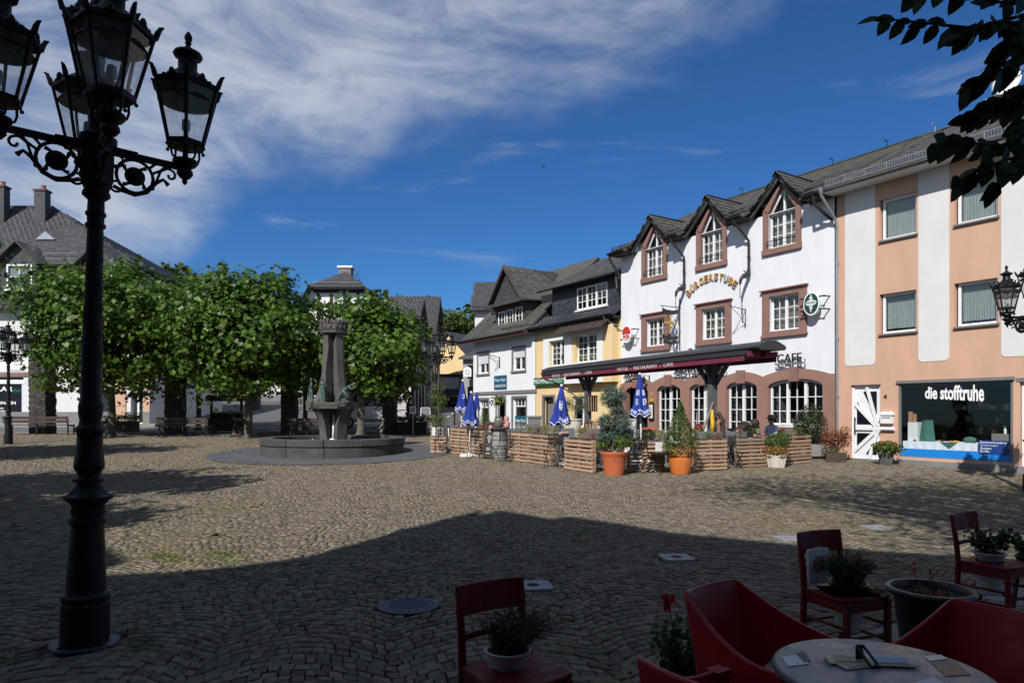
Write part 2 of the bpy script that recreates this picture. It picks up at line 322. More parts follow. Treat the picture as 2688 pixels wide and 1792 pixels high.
# ------------------------------------------------------------------ mesh builder
class MB:
    def __init__(s): s.v = []; s.f = []
    def add(s, vs, fs):
        o = len(s.v); s.v += [tuple(v) for v in vs]; s.f += [tuple(i + o for i in f) for f in fs]; return s
    def box(s, x0, x1, y0, y1, z0, z1):
        return s.add([(x0, y0, z0), (x1, y0, z0), (x1, y1, z0), (x0, y1, z0), (x0, y0, z1), (x1, y0, z1), (x1, y1, z1), (x0, y1, z1)],
                     [(0, 3, 2, 1), (4, 5, 6, 7), (0, 1, 5, 4), (1, 2, 6, 5), (2, 3, 7, 6), (3, 0, 4, 7)])
    def cbox(s, c, d, m=None, bev=0.):
        """box of size d centred at c, turned by matrix m (3x3), edges chamfered"""
        hx, hy, hz = d[0] / 2, d[1] / 2, d[2] / 2
        if bev:
            vs = []; b = bev
            for z, i in ((-hz, b), (-hz + b, 0), (hz - b, 0), (hz, b)):
                for sx, sy in ((-1, -1), (1, -1), (1, 1), (-1, 1)): vs.append(Vector((sx * (hx - i), sy * (hy - i), z)))
            fs = [(3, 2, 1, 0), (12, 13, 14, 15)]
            for r in range(3):
                for k in range(4): fs.append((r * 4 + k, r * 4 + (k + 1) % 4, r * 4 + 4 + (k + 1) % 4, r * 4 + 4 + k))
        else:
            vs = [Vector((sx * hx, sy * hy, sz * hz)) for sz in (-1, 1) for sx, sy in ((-1, -1), (1, -1), (1, 1), (-1, 1))]
            fs = [(3, 2, 1, 0), (4, 5, 6, 7), (0, 1, 5, 4), (1, 2, 6, 5), (2, 3, 7, 6), (3, 0, 4, 7)]
        c = Vector(c)
        return s.add([(m @ v if m else v) + c for v in vs], fs)
    def bar(s, p, q, w, h=None, up=(0, 0, 1)):
        """rectangular bar from p to q"""
        p, q = Vector(p), Vector(q); h = h or w; d = (q - p).normalized(); up = Vector(up)
        if abs(d.dot(up)) > .95: up = Vector((1, 0, 0)) if abs(d.x) < .9 else Vector((0, 1, 0))
        a = d.cross(up).normalized() * w / 2; b = a.cross(d).normalized() * h / 2
        vs = [p - a - b, p + a - b, p + a + b, p - a + b, q - a - b, q + a - b, q + a + b, q - a + b]
        return s.add(vs, [(0, 3, 2, 1), (4, 5, 6, 7), (0, 1, 5, 4), (1, 2, 6, 5), (2, 3, 7, 6), (3, 0, 4, 7)])
    def tube(s, pts, r, n=8, cap=True):
        pts = [Vector(p) for p in pts]; k = len(pts); rs = r if hasattr(r, '__len__') else [r] * k
        o = len(s.v); ref = None
        for i, p in enumerate(pts):
            d = (pts[min(i + 1, k - 1)] - pts[max(i - 1, 0)]).normalized()
            if ref is None: ref = Vector((0, 0, 1)) if abs(d.z) < .9 else Vector((1, 0, 0))
            a = (ref - d * ref.dot(d)).normalized(); b = d.cross(a); ref = a
            for j in range(n):
                t = 2 * math.pi * j / n; s.v.append(tuple(p + (a * math.cos(t) + b * math.sin(t)) * rs[i]))
        for i in range(k - 1):
            for j in range(n): s.f.append((o + i * n + j, o + i * n + (j + 1) % n, o + (i + 1) * n + (j + 1) % n, o + (i + 1) * n + j))
        if cap: s.f.append(tuple(o + j for j in reversed(range(n)))); s.f.append(tuple(o + (k - 1) * n + j for j in range(n)))
        return s
    def lathe(s, prof, n=20, c=(0, 0, 0), ph=0., cap=True, ell=1.):
        o = len(s.v); k = len(prof)
        for r, z in prof:
            for j in range(n):
                t = ph + 2 * math.pi * j / n; s.v.append((c[0] + r * math.cos(t), c[1] + r * ell * math.sin(t), c[2] + z))
        for i in range(k - 1):
            for j in range(n): s.f.append((o + i * n + j, o + i * n + (j + 1) % n, o + (i + 1) * n + (j + 1) % n, o + (i + 1) * n + j))
        if cap: s.f.append(tuple(o + j for j in reversed(range(n)))); s.f.append(tuple(o + (k - 1) * n + j for j in range(n)))
        return s
    def prism(s, poly, a, b):
        """poly: list of 3-vectors, extruded by vector (b-a)"""
        d = Vector(b) - Vector(a); n = len(poly); P = [Vector(p) for p in poly]
        fs = [tuple(reversed(range(n))), tuple(range(n, 2 * n))] + [(i, (i + 1) % n, n + (i + 1) % n, n + i) for i in range(n)]
        return s.add(P + [p + d for p in P], fs)
    def quad(s, *p): return s.add(p, [tuple(range(len(p)))])
    def sphere(s, c, r, n=10, m=6, sc=(1, 1, 1)):
        pr = [(max(1e-4, math.sin(math.pi * i / m)), -math.cos(math.pi * i / m)) for i in range(m + 1)]
        o = len(s.v); s.lathe(pr, n, cap=False)
        for i in range(o, len(s.v)):
            v = s.v[i]; s.v[i] = (c[0] + v[0] * r * sc[0], c[1] + v[1] * r * sc[1], c[2] + v[2] * r * sc[2])
        return s
    def grid(s, fn, nu, nv, wrap=False):
        o = len(s.v)
        for i in range(nu + 1):
            for j in range(nv + 1): s.v.append(tuple(fn(i / nu, j / nv)))
        for i in range(nu):
            for j in range(nv):
                a = o + i * (nv + 1) + j; s.f.append((a, a + nv + 1, a + nv + 2, a + 1))
        return s
    def move(s, fn): s.v = [tuple(fn(Vector(v))) for v in s.v]; return s
    def mesh(s, name, mat, smooth=False):
        me = bpy.data.meshes.new(name); me.from_pydata(s.v, [], s.f)
        if smooth: me.polygons.foreach_set('use_smooth', [True] * len(me.polygons))
        me.update()
        if mat: me.materials.append(MATS[mat])
        return me
    def build(s, name, mat, par=None, smooth=False, sharp=None):
        me = s.mesh(name, mat, smooth or sharp is not None)
        if sharp is not None: me.set_sharp_from_angle(angle=R(sharp))
        return obj(name, me, par)
def obj(name, data, par=None):
    o = bpy.data.objects.new(name, data); COL.objects.link(o)
    if par is not None: o.parent = par
    return o
def tag(o, label, cat, group=None):
    o['label'] = label; o['category'] = cat
    if group: o['group'] = group
    return o
def thing(name, label, cat, loc=(0, 0, 0), rz=0., group=None):
    o = obj(name, None); o.empty_display_size = .1; o.location = loc; o.rotation_euler = (0, 0, rz); return tag(o, label, cat, group)
def kids(o): return [c for c in COL.objects if c.parent is o]
def copy_tree(o, par=None, ch=None):
    c = o.copy(); COL.objects.link(c)
    if par is not None: c.parent = par
    for k in list(o.children): copy_tree(k, c)
    return c
def dup(o, loc, rz, label=None, group=None):
    c = copy_tree(o); c.location = loc; c.rotation_euler = (c.rotation_euler[0], c.rotation_euler[1], rz)
    if label: c['label'] = label
    if group: c['group'] = group
    return c
def bevel(o, w, seg=2):
    m = o.modifiers.new('bevel', 'BEVEL'); m.width = w; m.segments = seg; m.limit_method = 'ANGLE'; return o
def text_mesh(name, txt, mat, size=1., ext=.01, width=None, height=None, bold=0., shear=0., align='CENTER'):
    """flat lettering in the x/z plane facing -y, baseline at z=0"""
    cu = bpy.data.curves.new(name, 'FONT'); cu.body = txt; cu.size = size; cu.extrude = ext; cu.offset = bold; cu.shear = shear
    cu.align_x = align; cu.resolution_u = 3
    t = bpy.data.objects.new(name, cu); COL.objects.link(t)
    dg = bpy.context.evaluated_depsgraph_get(); me = bpy.data.meshes.new_from_object(t.evaluated_get(dg))
    bpy.data.objects.remove(t); bpy.data.curves.remove(cu)
    n = len(me.vertices); co = np.empty(n * 3, np.float32); me.vertices.foreach_get('co', co); co = co.reshape(-1, 3)
    w = np.ptp(co[:, 0]) if n else 1; h = np.ptp(co[:, 1]) if n else 1
    sx = width / w if width else (height / h if height else 1); sy = height / h if height else sx
    cx = (co[:, 0].min() + co[:, 0].max()) / 2 if align == 'CENTER' else co[:, 0].min()
    out = np.stack([(co[:, 0] - cx) * sx, -co[:, 2], (co[:, 1] - co[:, 1].min()) * sy], 1)
    me.vertices.foreach_set('co', out.astype(np.float32).ravel()); me.materials.clear(); me.materials.append(MATS[mat]); me.update(); me.name = name
    return me
def text(name, txt, mat, par, x, y, z, **k):
    o = obj(name, text_mesh(name, txt, mat, **k), par); o.location = (x, y, z); return o
def np_mesh(name, V, Fq, mat, smooth=False):
    """V (n,3), Fq (m,k) all faces with k corners"""
    V = np.asarray(V, np.float32); Fq = np.asarray(Fq, np.int32); m, k = Fq.shape
    me = bpy.data.meshes.new(name); me.vertices.add(len(V)); me.vertices.foreach_set('co', V.ravel())
    me.loops.add(m * k); me.loops.foreach_set('vertex_index', Fq.ravel()); me.polygons.add(m)
    me.polygons.foreach_set('loop_start', np.arange(0, m * k, k, dtype=np.int32)); me.polygons.foreach_set('loop_total', np.full(m, k, np.int32))
    if smooth: me.polygons.foreach_set('use_smooth', np.ones(m, bool))
    me.update(calc_edges=True); me.materials.append(MATS[mat]); return me
NR = np.random.default_rng(11)
LEAF = {  # outlines in the x/y plane, unit length, stalk at the origin
 'plane': [(0, 0), (.22, .08), (.52, .02), (.36, .30), (.50, .62), (.20, .55), (0, 1.0), (-.20, .55), (-.50, .62), (-.36, .30), (-.52, .02), (-.22, .08)],
 'oval': [(0, 0), (.20, .22), (.24, .50), (.13, .80), (0, 1.0), (-.13, .80), (-.24, .50), (-.20, .22)],
 'dia': [(0, 0), (.26, .45), (0, 1.0), (-.26, .45)],
 'needle': [(0, 0), (.10, .5), (0, 1.0), (-.10, .5)],
 'round': [(0, 0), (.38, .22), (.46, .62), (.18, 1.0), (-.18, 1.0), (-.46, .62), (-.38, .22)],
}
def leaves(name, P, size, kind, mat, par=None, N=None, up=.3, spread=.9, szvar=.35, droop=0., fold=.18):
    """one leaf face per point of P; N gives a preferred facing"""
    P = np.asarray(P, float); n = len(P); out = np.array(LEAF[kind]); k = len(out)
    if N is None: N = NR.normal(size=(n, 3))
    nn = np.asarray(N, float) + np.array([0, 0, up]) + NR.normal(size=(n, 3)) * spread
    nn /= np.linalg.norm(nn, axis=1, keepdims=True) + 1e-9
    a = NR.normal(size=(n, 3)); a[:, 2] -= droop; a -= nn * (a * nn).sum(1, keepdims=True); a /= np.linalg.norm(a, axis=1, keepdims=True) + 1e-9
    b = np.cross(nn, a); sz = size * (1 + (NR.random(n) - .5) * 2 * szvar)
    V = P[:, None, :] + (out[None, :, 1:2] * a[:, None, :] + out[None, :, 0:1] * b[:, None, :] + np.abs(out[None, :, 0:1]) * fold * nn[:, None, :]) * sz[:, None, None]
    return obj(name, np_mesh(name, V.reshape(-1, 3), np.arange(n * k).reshape(n, k), mat), par)
def blob_points(n, c, r, shell=.45, lump=.25, seed=0, zmin=None):
    """points through the outer part of a lumpy ellipsoid, with their outward directions"""
    q = np.random.default_rng(seed); d = q.normal(size=(n, 3)); d /= np.linalg.norm(d, axis=1, keepdims=True)
    w = q.normal(size=(9, 3)) * 2.2; ph = q.random(9) * 6.28
    lum = sum(np.sin(d @ w[i] + ph[i]) for i in range(9)) / 9 * 2.0
    rad = (1 - shell * q.random(n) ** 1.6) * (1 + lump * lum)
    p = d * rad[:, None] * np.array(r) + np.array(c); return (p, d) if zmin is None else (p[p[:, 2] > zmin], d[p[:, 2] > zmin])
def sheet(name, x0, x1, y0, y1, dz, mat, nx=1, par=None, poly=None):
    ys = sorted(set([y0, y1] + [y for y in _px if y0 < y < y1] + [y0 + (y1 - y0) * i / 12 for i in range(13)]))
    m = MB(); V = []
    for y in ys:
        for i in range(nx + 1): V.append((x0 + (x1 - x0) * i / nx, y, g(y) + dz))
    F_ = [(j * (nx + 1) + i, j * (nx + 1) + i + 1, (j + 1) * (nx + 1) + i + 1, (j + 1) * (nx + 1) + i) for j in range(len(ys) - 1) for i in range(nx)]
    m.add(V, F_); return m.build(name, mat, par)
# ------------------------------------------------------------------ skin figures
def skin_mesh(name, J, E, mat, sub=2, root=None):
    """J: {joint: (pos, radius)}; E: pairs of joint names -> one continuous smooth body"""
    nm = list(J); ix = {k: i for i, k in enumerate(nm)}
    me = bpy.data.meshes.new(name); me.from_pydata([J[k][0] for k in nm], [(ix[a], ix[b]) for a, b in E], [])
    o = bpy.data.objects.new(name, me); COL.objects.link(o)
    o.modifiers.new('skin', 'SKIN'); sm = o.modifiers.new('sub', 'SUBSURF'); sm.levels = sub; sm.render_levels = sub
    for i, k in enumerate(nm):
        r = J[k][1]; sv = me.skin_vertices[0].data[i]; sv.radius = r if hasattr(r, '__len__') else (r, r)
        sv.use_root = (k == (root or nm[0]))
    dg = bpy.context.evaluated_depsgraph_get(); out = bpy.data.meshes.new_from_object(o.evaluated_get(dg))
    bpy.data.objects.remove(o); bpy.data.meshes.remove(me)
    out.materials.clear(); out.materials.append(MATS[mat]); out.polygons.foreach_set('use_smooth', [True] * len(out.polygons)); out.name = name
    return out
# ------------------------------------------------------------------ tiled surfaces (slates, slabs, bricks laid piece by piece)
UNIT = {}
def unit_tile(kind, mat):
    key = (kind, mat)
    if key not in UNIT:
        m = MB()
        if kind == 'slate':      # unit w x h, lower edge proud
            m.add([(-.5, 0, .0), (.5, 0, .0), (.5, 1, 0), (-.5, 1, 0), (-.5, 0, 1), (.5, 0, 1), (.5, 1, .25), (-.5, 1, .25)],
                  [(4, 5, 6, 7), (0, 1, 5, 4), (1, 2, 6, 5), (3, 0, 4, 7)])
        else:
            m.cbox((0, .5, .5), (1, 1, 1), bev=.06)
        UNIT[key] = m.mesh(kind, mat)
    return UNIT[key]
def tiles(par, name, O, U, V, tw, th, mat, poly, indiv=0, thick=.012, lap=1.35, jit=.08, kind='slate', stuffname=None, half=True, lift=.004, rowvar=0.):
    """poly: outline in (u, v) metres on the plane O + u*U + v*V.  Nearest 'indiv' pieces are objects, the others one joined part."""
    O, U, V = Vector(O), Vector(U).normalized(), Vector(V).normalized(); Nn = U.cross(V)
    us = [p[0] for p in poly]; vs = [p[1] for p in poly]
    def inside(x, y):
        c = False; n = len(poly)
        for i in range(n):
            (x1, y1), (x2, y2) = poly[i], poly[i - 1]
            if (y1 > y) != (y2 > y) and x < (x2 - x1) * (y - y1) / (y2 - y1) + x1: c = not c
        return c
    items = []; v = min(vs); r = 0
    while v < max(vs):
        w = tw * (1 + rowvar * (rnd.random() - .5)); u = min(us) + (w / 2 if (r % 2 and half) else 0) + w * rnd.random() * .1
        while u < max(us) + w:
            if inside(u, v + th * .5):
             w_ = min(w, 2 * (max(us) - u) if u > (max(us) + min(us)) / 2 else 2 * (u - min(us)))
             if w_ > .05: items.append((u + rnd.uniform(-1, 1) * jit * w * .3, v + rnd.uniform(-1, 1) * jit * th, w_ * rnd.uniform(.93, 1.0), th * lap * rnd.uniform(.96, 1.04), thick * rnd.uniform(.7, 1.4), rnd.uniform(-1, 1) * jit * .25))
            u += w
        v += th; r += 1
    mw = par.matrix_basis if par is not None else Matrix()
    pp = par
    while pp is not None and pp.parent is not None: pp = pp.parent; mw = pp.matrix_basis @ mw
    items.sort(key=lambda t: ((mw @ (O + U * t[0] + V * t[1])) - camo.location).length)
    base = np.array([[-.5, 0, 0], [.5, 0, 0], [.5, 1, 0], [-.5, 1, 0], [-.5, 0, 1], [.5, 0, 1], [.5, 1, .25], [-.5, 1, .25]]) if kind == 'slate' else np.array([[-.5, 0, 0], [.5, 0, 0], [.5, 1, 0], [-.5, 1, 0], [-.47, .03, 1], [.47, .03, 1], [.47, .97, 1], [-.47, .97, 1]])
    fq = np.array([[4, 5, 6, 7], [0, 1, 5, 4], [1, 2, 6, 5], [3, 0, 4, 7]] + ([[2, 3, 7, 6]] if kind != 'slate' else []))
    me = unit_tile(kind, mat); B = np.array([U, V, Nn]).T
    for i, (u, v, w, h, t, a) in enumerate(items[:indiv]):
        o = obj(name, me, par); rot = Matrix((U, V, Nn)).transposed() @ Matrix.Rotation(a, 3, 'Z')
        o.matrix_basis = Matrix.Translation(O + U * u + V * v + Nn * lift) @ rot.to_4x4() @ Matrix.Diagonal((w, h, t, 1))
    rest = items[indiv:]
    if rest:
        T = np.array([[q[0], q[1], q[2], q[3], q[4], q[5]] for q in rest]); n = len(T)
        loc = base[None] * T[:, None, 2:5]; ca, sa = np.cos(T[:, 5]), np.sin(T[:, 5])
        x = loc[..., 0] * ca[:, None] - loc[..., 1] * sa[:, None] + T[:, None, 0]; y = loc[..., 0] * sa[:, None] + loc[..., 1] * ca[:, None] + T[:, None, 1]
        pts = np.stack([x, y, loc[..., 2] + lift], -1) @ B.T + np.array(O)
        Fq = (fq[None] + (np.arange(n) * 8)[:, None, None]).reshape(-1, 4)
        o = obj(stuffname or name + '_courses', np_mesh(name, pts.reshape(-1, 3), Fq, mat + '_isl' if mat + '_isl' in MATS else mat), par); o['kind'] = 'stuff'
def holed(mb, x0, x1, z0, z1, holes, y=0., rev=.16):
    """front sheet at depth y with rectangular openings and their reveals"""
    xs = sorted(set([x0, x1] + [h[0] for h in holes] + [h[1] for h in holes])); zs = sorted(set([z0, z1] + [h[2] for h in holes] + [h[3] for h in holes]))
    xs = [x for x in xs if x0 <= x <= x1]; zs = [z for z in zs if z0 <= z <= z1]
    for a, b in zip(xs, xs[1:]):
        for c, d in zip(zs, zs[1:]):
            mx, mz = (a + b) / 2, (c + d) / 2
            if not any(h[0] < mx < h[1] and h[2] < mz < h[3] for h in holes): mb.quad((a, y, c), (b, y, c), (b, y, d), (a, y, d))
    for h0, h1, c, d in holes:
        e = y + rev
        mb.quad((h0, y, c), (h0, y, d), (h0, e, d), (h0, e, c)); mb.quad((h1, y, c), (h1, e, c), (h1, e, d), (h1, y, d))
        mb.quad((h0, y, d), (h1, y, d), (h1, e, d), (h0, e, d)); mb.quad((h0, y, c), (h0, e, c), (h1, e, c), (h1, y, c))
    return mb
def window(par, x0, x1, z0, z1, y=.1, cas=2, cols=2, rows=3, fw=.055, mw=.024, mat='white_paint', curtain=None, blind=0., glass='glass', sill=None, label=None, tilt=None):
    """a window part: frame, muntins, one pane per casement, curtains, sill"""
    m = MB(); d = .07
    m.box(x0, x1, y, y + d, z0, z0 + fw); m.box(x0, x1, y, y + d, z1 - fw, z1); m.box(x0, x0 + fw, y + .001, y + d, z0 + fw, z1 - fw); m.box(x1 - fw, x1, y + .001, y + d, z0 + fw, z1 - fw)
    W = (x1 - x0 - 2 * fw) / cas
    for i in range(1, cas): c = x0 + fw + W * i; m.box(c - fw * .8, c + fw * .8, y - .008, y + d, z0 + fw, z1 - fw)
    w = m.build('window', mat, par)
    if label: w['label'] = label
    mu = MB()
    for i in range(cas):
        a = x0 + fw + W * i + (fw * .8 if i else 0); b = x0 + fw + W * (i + 1) - (fw * .8 if i < cas - 1 else 0)
        for c in range(1, cols): x = a + (b - a) * c / cols; mu.box(x - mw / 2, x + mw / 2, y + .012, y + .05, z0 + fw, z1 - fw)
        for r in range(1, rows): z = z0 + fw + (z1 - z0 - 2 * fw) * r / rows; mu.box(a, b, y + .010, y + .05, z - mw / 2, z + mw / 2)
        p = MB(); p.box(a, b, y + .028, y + .034, z0 + fw, z1 - fw); p.build('pane', glass, w)
    if mu.v: mu.build('muntin', mat, w)
    if blind:
        b = MB(); zb = z1 - (z1 - z0) * blind; k = 0; z = zb
        while z < z1 - .01: b.box(x0 + .01, x1 - .01, y - .035 - .006 * (k % 2), y - .015, z, min(z + .045, z1)); z += .045; k += 1
        b.build('roller_shutter', 'roller_grey', w)
    if curtain:
        cm, cz = curtain; c = MB(); n = 40; A, B_ = x0 + fw, x1 - fw; zt = z1 - fw; zb = zt - (zt - z0 - fw) * cz
        c.grid(lambda u, v: (A + (B_ - A) * u, y + .13 + .022 * math.sin(u * n * 1.9 + math.sin(u * 11)) * (1 - .3 * v), zb + (zt - zb) * v + (.012 * math.sin(u * 60) if v == 0 else 0)), n, 3); c.build('curtain', cm, w, smooth=True)
    if sill:
        sm, ov, th = sill; s_ = MB(); s_.box(x0 - .05, x1 + .05, -ov, y + .02, z0 - th, z0 - .002); s_.build('sill', sm, w)
    return w
# ------------------------------------------------------------------ ground
def kind(o, k='structure'): o['kind'] = k; return o
plaza = kind(sheet('plaza', -60, 60, -40, 33.2, -.02, 'joint_sand', 6))
road = kind(sheet('road', -160, 160, 33.0, 260, .006, 'asphalt', 8))
FC = Vector((-5.98, 22.9, 0)); DISC = 3.95
COVERS = [gnd(2074, 1413), gnd(2300, 1384), gnd(1776, 1463), gnd(1400, 1537)]
MANH = gnd(1072, 1589); LAMP = gnd(222, 1689)
KA = Vector((2.50, 4.95, 0)); KE = Vector((.851, .526, 0)); KN = Vector((.526, -.851, 0))
def cobbles():
    th = R(9); c, s = math.cos(th), math.sin(th); Wd, sag, cs, sw = 1.30, .34, .092, .088
    J, K = np.meshgrid(np.arange(-80, 500), np.arange(-470, 450), indexing='ij'); J, K = J.ravel().astype(float), K.ravel().astype(float)
    hs = lambda x: (np.sin(x * 12.9898) * 43758.5453) % 1.0
    e0 = K + hs(J * 3.1) + (hs(J * 7.7 + K) - .5) * .34; e1 = K + 1 + hs(J * 3.1) + (hs(J * 7.7 + K + 1) - .5) * .34
    def mp(j, e):
        u = e * sw; f_ = (u / Wd) % 1.0; v = j * cs + sag * (1 - (2 * f_ - 1) ** 2)
        x = u + .05 * np.sin(u * 1.7 + v * .9) + .04 * np.sin(v * 2.3 - u * .6); y = v + .05 * np.sin(u * .8 - v * 1.9)
        return np.stack([x * c - y * s, x * s + y * c], -1)
    C = np.stack([mp(J, e0), mp(J, e1), mp(J + 1, e1), mp(J + 1, e0)], 1)
    ctr = C.mean(1); X, Y = ctr[:, 0], ctr[:, 1]
    keep = (Y > 2.2) & (Y < 33) & (np.abs(X) < .80 * Y + 1.6)
    rel = (X - W0.x) * CS + (Y - W0.y) * SN; keep &= rel < -.06
    keep &= (X - FC.x) ** 2 + (Y - FC.y) ** 2 > (DISC - .02) ** 2
    keep &= (X - LAMP.x) ** 2 + (Y - LAMP.y) ** 2 > .23 ** 2
    keep &= (X - MANH.x) ** 2 + (Y - MANH.y) ** 2 > .27 ** 2
    for p in COVERS: keep &= (np.abs(X - p.x) > .19) | (np.abs(Y - p.y) > .19)
    ke = (X - KA.x) * KE.x + (Y - KA.y) * KE.y; kn = (X - KA.x) * KN.x + (Y - KA.y) * KN.y
    keep &= ~((ke > -.55) & (ke < 7.6) & (kn > -.03) & (kn < 3.0))
    C, ctr, X, Y = C[keep], ctr[keep], X[keep], Y[keep]; n = len(C)
    C = C + NR.normal(size=C.shape) * .0055
    C = ctr[:, None] + (C - ctr[:, None]) * .95
    T = ctr[:, None] + (C - ctr[:, None]) * (.92 + NR.random((n, 1, 1)) * .04)
    gz = np.interp(Y, _px, _pz); h = NR.normal(size=n) * .003
    tilt = NR.normal(size=(n, 2)) * .02
    zt = gz[:, None] + h[:, None] + ((T - ctr[:, None]) * tilt[:, None, :]).sum(-1)
    low = np.concatenate([C, (gz[:, None, None] - .018 + np.zeros((n, 4, 1)))], -1); top = np.concatenate([T, zt[..., None]], -1)
    Vv = np.concatenate([low, top], 1)
    fq = np.array([[4, 5, 6, 7], [0, 1, 5, 4], [1, 2, 6, 5], [2, 3, 7, 6], [3, 0, 4, 7]])
    vis = (np.abs(X) < .75 * Y) & (Y > 4.15)
    order = np.argsort(np.where(vis, Y, 1e6))[:300]; mask = np.zeros(n, bool); mask[order] = True
    for i in order:
        me = bpy.data.meshes.new('cobble'); cc = Vv[i].mean(0); me.from_pydata((Vv[i] - cc).tolist(), [], fq.tolist()); me.materials.append(MATS['cobble_one'])
        o = obj('cobble', me, plaza); o.location = cc
    R_ = Vv[~mask]; m = len(R_)
    o = obj('cobblestones', np_mesh('cobblestones', R_.reshape(-1, 3), (fq[None] + (np.arange(m) * 8)[:, None, None]).reshape(-1, 4), 'cobble'), plaza); o['kind'] = 'stuff'
    print('cobbles', n)
cobbles()
# kerb along the square and the far pavements
kerb = kind(MB().box(-70, 14, 32.9, 33.12, -.2, .0).move(lambda v: Vector((v.x, v.y, v.z + g(33) + .06))).build('kerb', 'granite'))
m = MB()
for y in (40.6,): m.quad((-26, y, g(y) + .012), (-9, y, g(y) + .012), (-9, y + .14, g(y + .14) + .012), (-26, y + .14, g(y + .14) + .012))
m.quad((-19, 37.0, g(37) + .012), (-4, 38.6, g(38.6) + .012), (-4, 38.72, g(38.72) + .012), (-19, 37.12, g(37.12) + .012))
for k in range(9):
    a, b = 40 + k * 2.6, 41.3 + k * 2.6; m.quad((-4.6 + k * .1, a, g(a) + .012), (-4.5 + k * .1, a, g(a) + .012), (-4.4 + k * .1, b, g(b) + .012), (-4.5 + k * .1, b, g(b) + .012))
m.build('road_marking', 'road_white', road)
# asphalt apron round the fountain
disc = MB(); nseg = 64
disc.add([(FC.x, FC.y, g(FC.y) + .010)] + [(FC.x + DISC * math.cos(t * 2 * math.pi / nseg), FC.y + DISC * math.sin(t * 2 * math.pi / nseg), g(FC.y + DISC * math.sin(t * 2 * math.pi / nseg)) + .010) for t in range(nseg)], [(0, i + 1, (i + 1) % nseg + 1) for i in range(nseg)])
kind(disc.build('fountain_apron', 'asphalt_disc'))
# granite slabs of the terrace at the lower right
terr = kind(obj('terrace', None)); terr.empty_display_size = .1
slabm = MB().cbox((0, 0, -.035), (.985, .985, .08), bev=.012).mesh('slab', 'granite')
for i in range(14):
    for j in range(5):
        wj = .36 if j == 0 else .62
        off = 0 if j == 0 else .36 + (j - 1) * .62
        p = KA + KE * (-.5 + i * .58 + .29) + KN * (off + wj / 2)
        o = obj('slab', slabm, terr); o.location = (p.x, p.y, .008 + rnd.uniform(-.003, .003)); o.rotation_euler = (0, 0, math.atan2(KE.y, KE.x)); o.scale = (.58, wj, 1)
# steel sleeves set flush in the cobbles
for i, p in enumerate(COVERS):
    t = tag(obj('ground_sleeve', None), 'flat square steel ground plate with round hole set flush in the cobbles', 'ground plate', 'steel plates set in the cobbles'); t.location = (p.x, p.y, p.z); t.rotation_euler = (0, 0, R(8))
    m = MB(); n = 20; hs = .17; ring = [(.062 * math.cos(2 * math.pi * k / n), .062 * math.sin(2 * math.pi * k / n)) for k in range(n)]
    def sq(a):
        c_, s_ = math.cos(a), math.sin(a); q = hs / max(abs(c_), abs(s_)); return (q * c_, q * s_)
    out = [sq(2 * math.pi * k / n) for k in range(n)]
    m.add([(x, y, .012) for x, y in out] + [(x, y, .012) for x, y in ring] + [(x, y, -.03) for x, y in ring] + [(x, y, -.03) for x, y in out],
          [(k, (k + 1) % n, n + (k + 1) % n, n + k) for k in range(n)] + [(n + k, n + (k + 1) % n, 2 * n + (k + 1) % n, 2 * n + k) for k in range(n)] + [(3 * n + k, 3 * n + (k + 1) % n, (k + 1) % n, k) for k in range(n)])
    m.build('plate', 'steel', t)
    MB().lathe([(.062, -.02), (.001, -.02)], 16, cap=False).build('socket', 'clip_black', t)
# round drain grate
t = thing('drain_cover', 'round blue-grey cast iron drain cover with slotted grate in the cobbles', 'drain cover', (MANH.x, MANH.y, .0))
MB().lathe([(.255, -.03), (.255, .008), (.235, .014), (.17, .014), (.165, .006), (.165, -.03)], 40, cap=False).build('rim', 'cast_iron', t)
MB().lathe([(.17, -.028), (.001, -.028)], 30, cap=False).build('shaft', 'clip_black', t)
for k in range(9):
    y = -.14 + k * .035; w = math.sqrt(max(.0, .166 ** 2 - y * y)); MB().box(-w, w, y - .010, y + .010, -.02, .010).build('grate_bar', 'cast_iron', t)
for k in range(18):
    a = 2 * math.pi * k / 18; MB().cbox((.203 * math.cos(a), .203 * math.sin(a), .015), (.035, .018, .006), Matrix.Rotation(a + math.pi / 2, 3, 'Z')).build('stud', 'cast_iron', t)
# fallen plane leaves
LF = LEAF['plane']
lm = MB().add([(x, y - .5, abs(x) * .35 + .02 * math.sin(9 * y)) for x, y in LF], [tuple(range(len(LF)))]).mesh('fallen_leaf', 'leaf_fallen')
spots = []
for _ in range(62): spots.append((rnd.gauss(640, 95), rnd.uniform(1148, 1192)))
for _ in range(26): spots.append((rnd.uniform(230, 760), rnd.uniform(1170, 1262)))
for _ in range(14): spots.append((rnd.uniform(30, 1300), rnd.uniform(1230, 1420)))
for x, y in spots:
    p = gnd(x, y)
    if (p.x - FC.x) ** 2 + (p.y - FC.y) ** 2 < 2.5 ** 2 or p.y > 32: continue
    o = tag(obj('fallen_leaf', lm), 'curled orange-brown plane leaf lying on the cobbles', 'leaf', 'fallen leaves on the square')
    s_ = rnd.uniform(.08, .15); o.location = (p.x, p.y, p.z + .012); o.scale = (s_, s_, s_ * rnd.uniform(.5, 1.3)); o.rotation_euler = (rnd.uniform(-.3, .3), rnd.uniform(-.3, .3), rnd.uniform(0, 6.3))
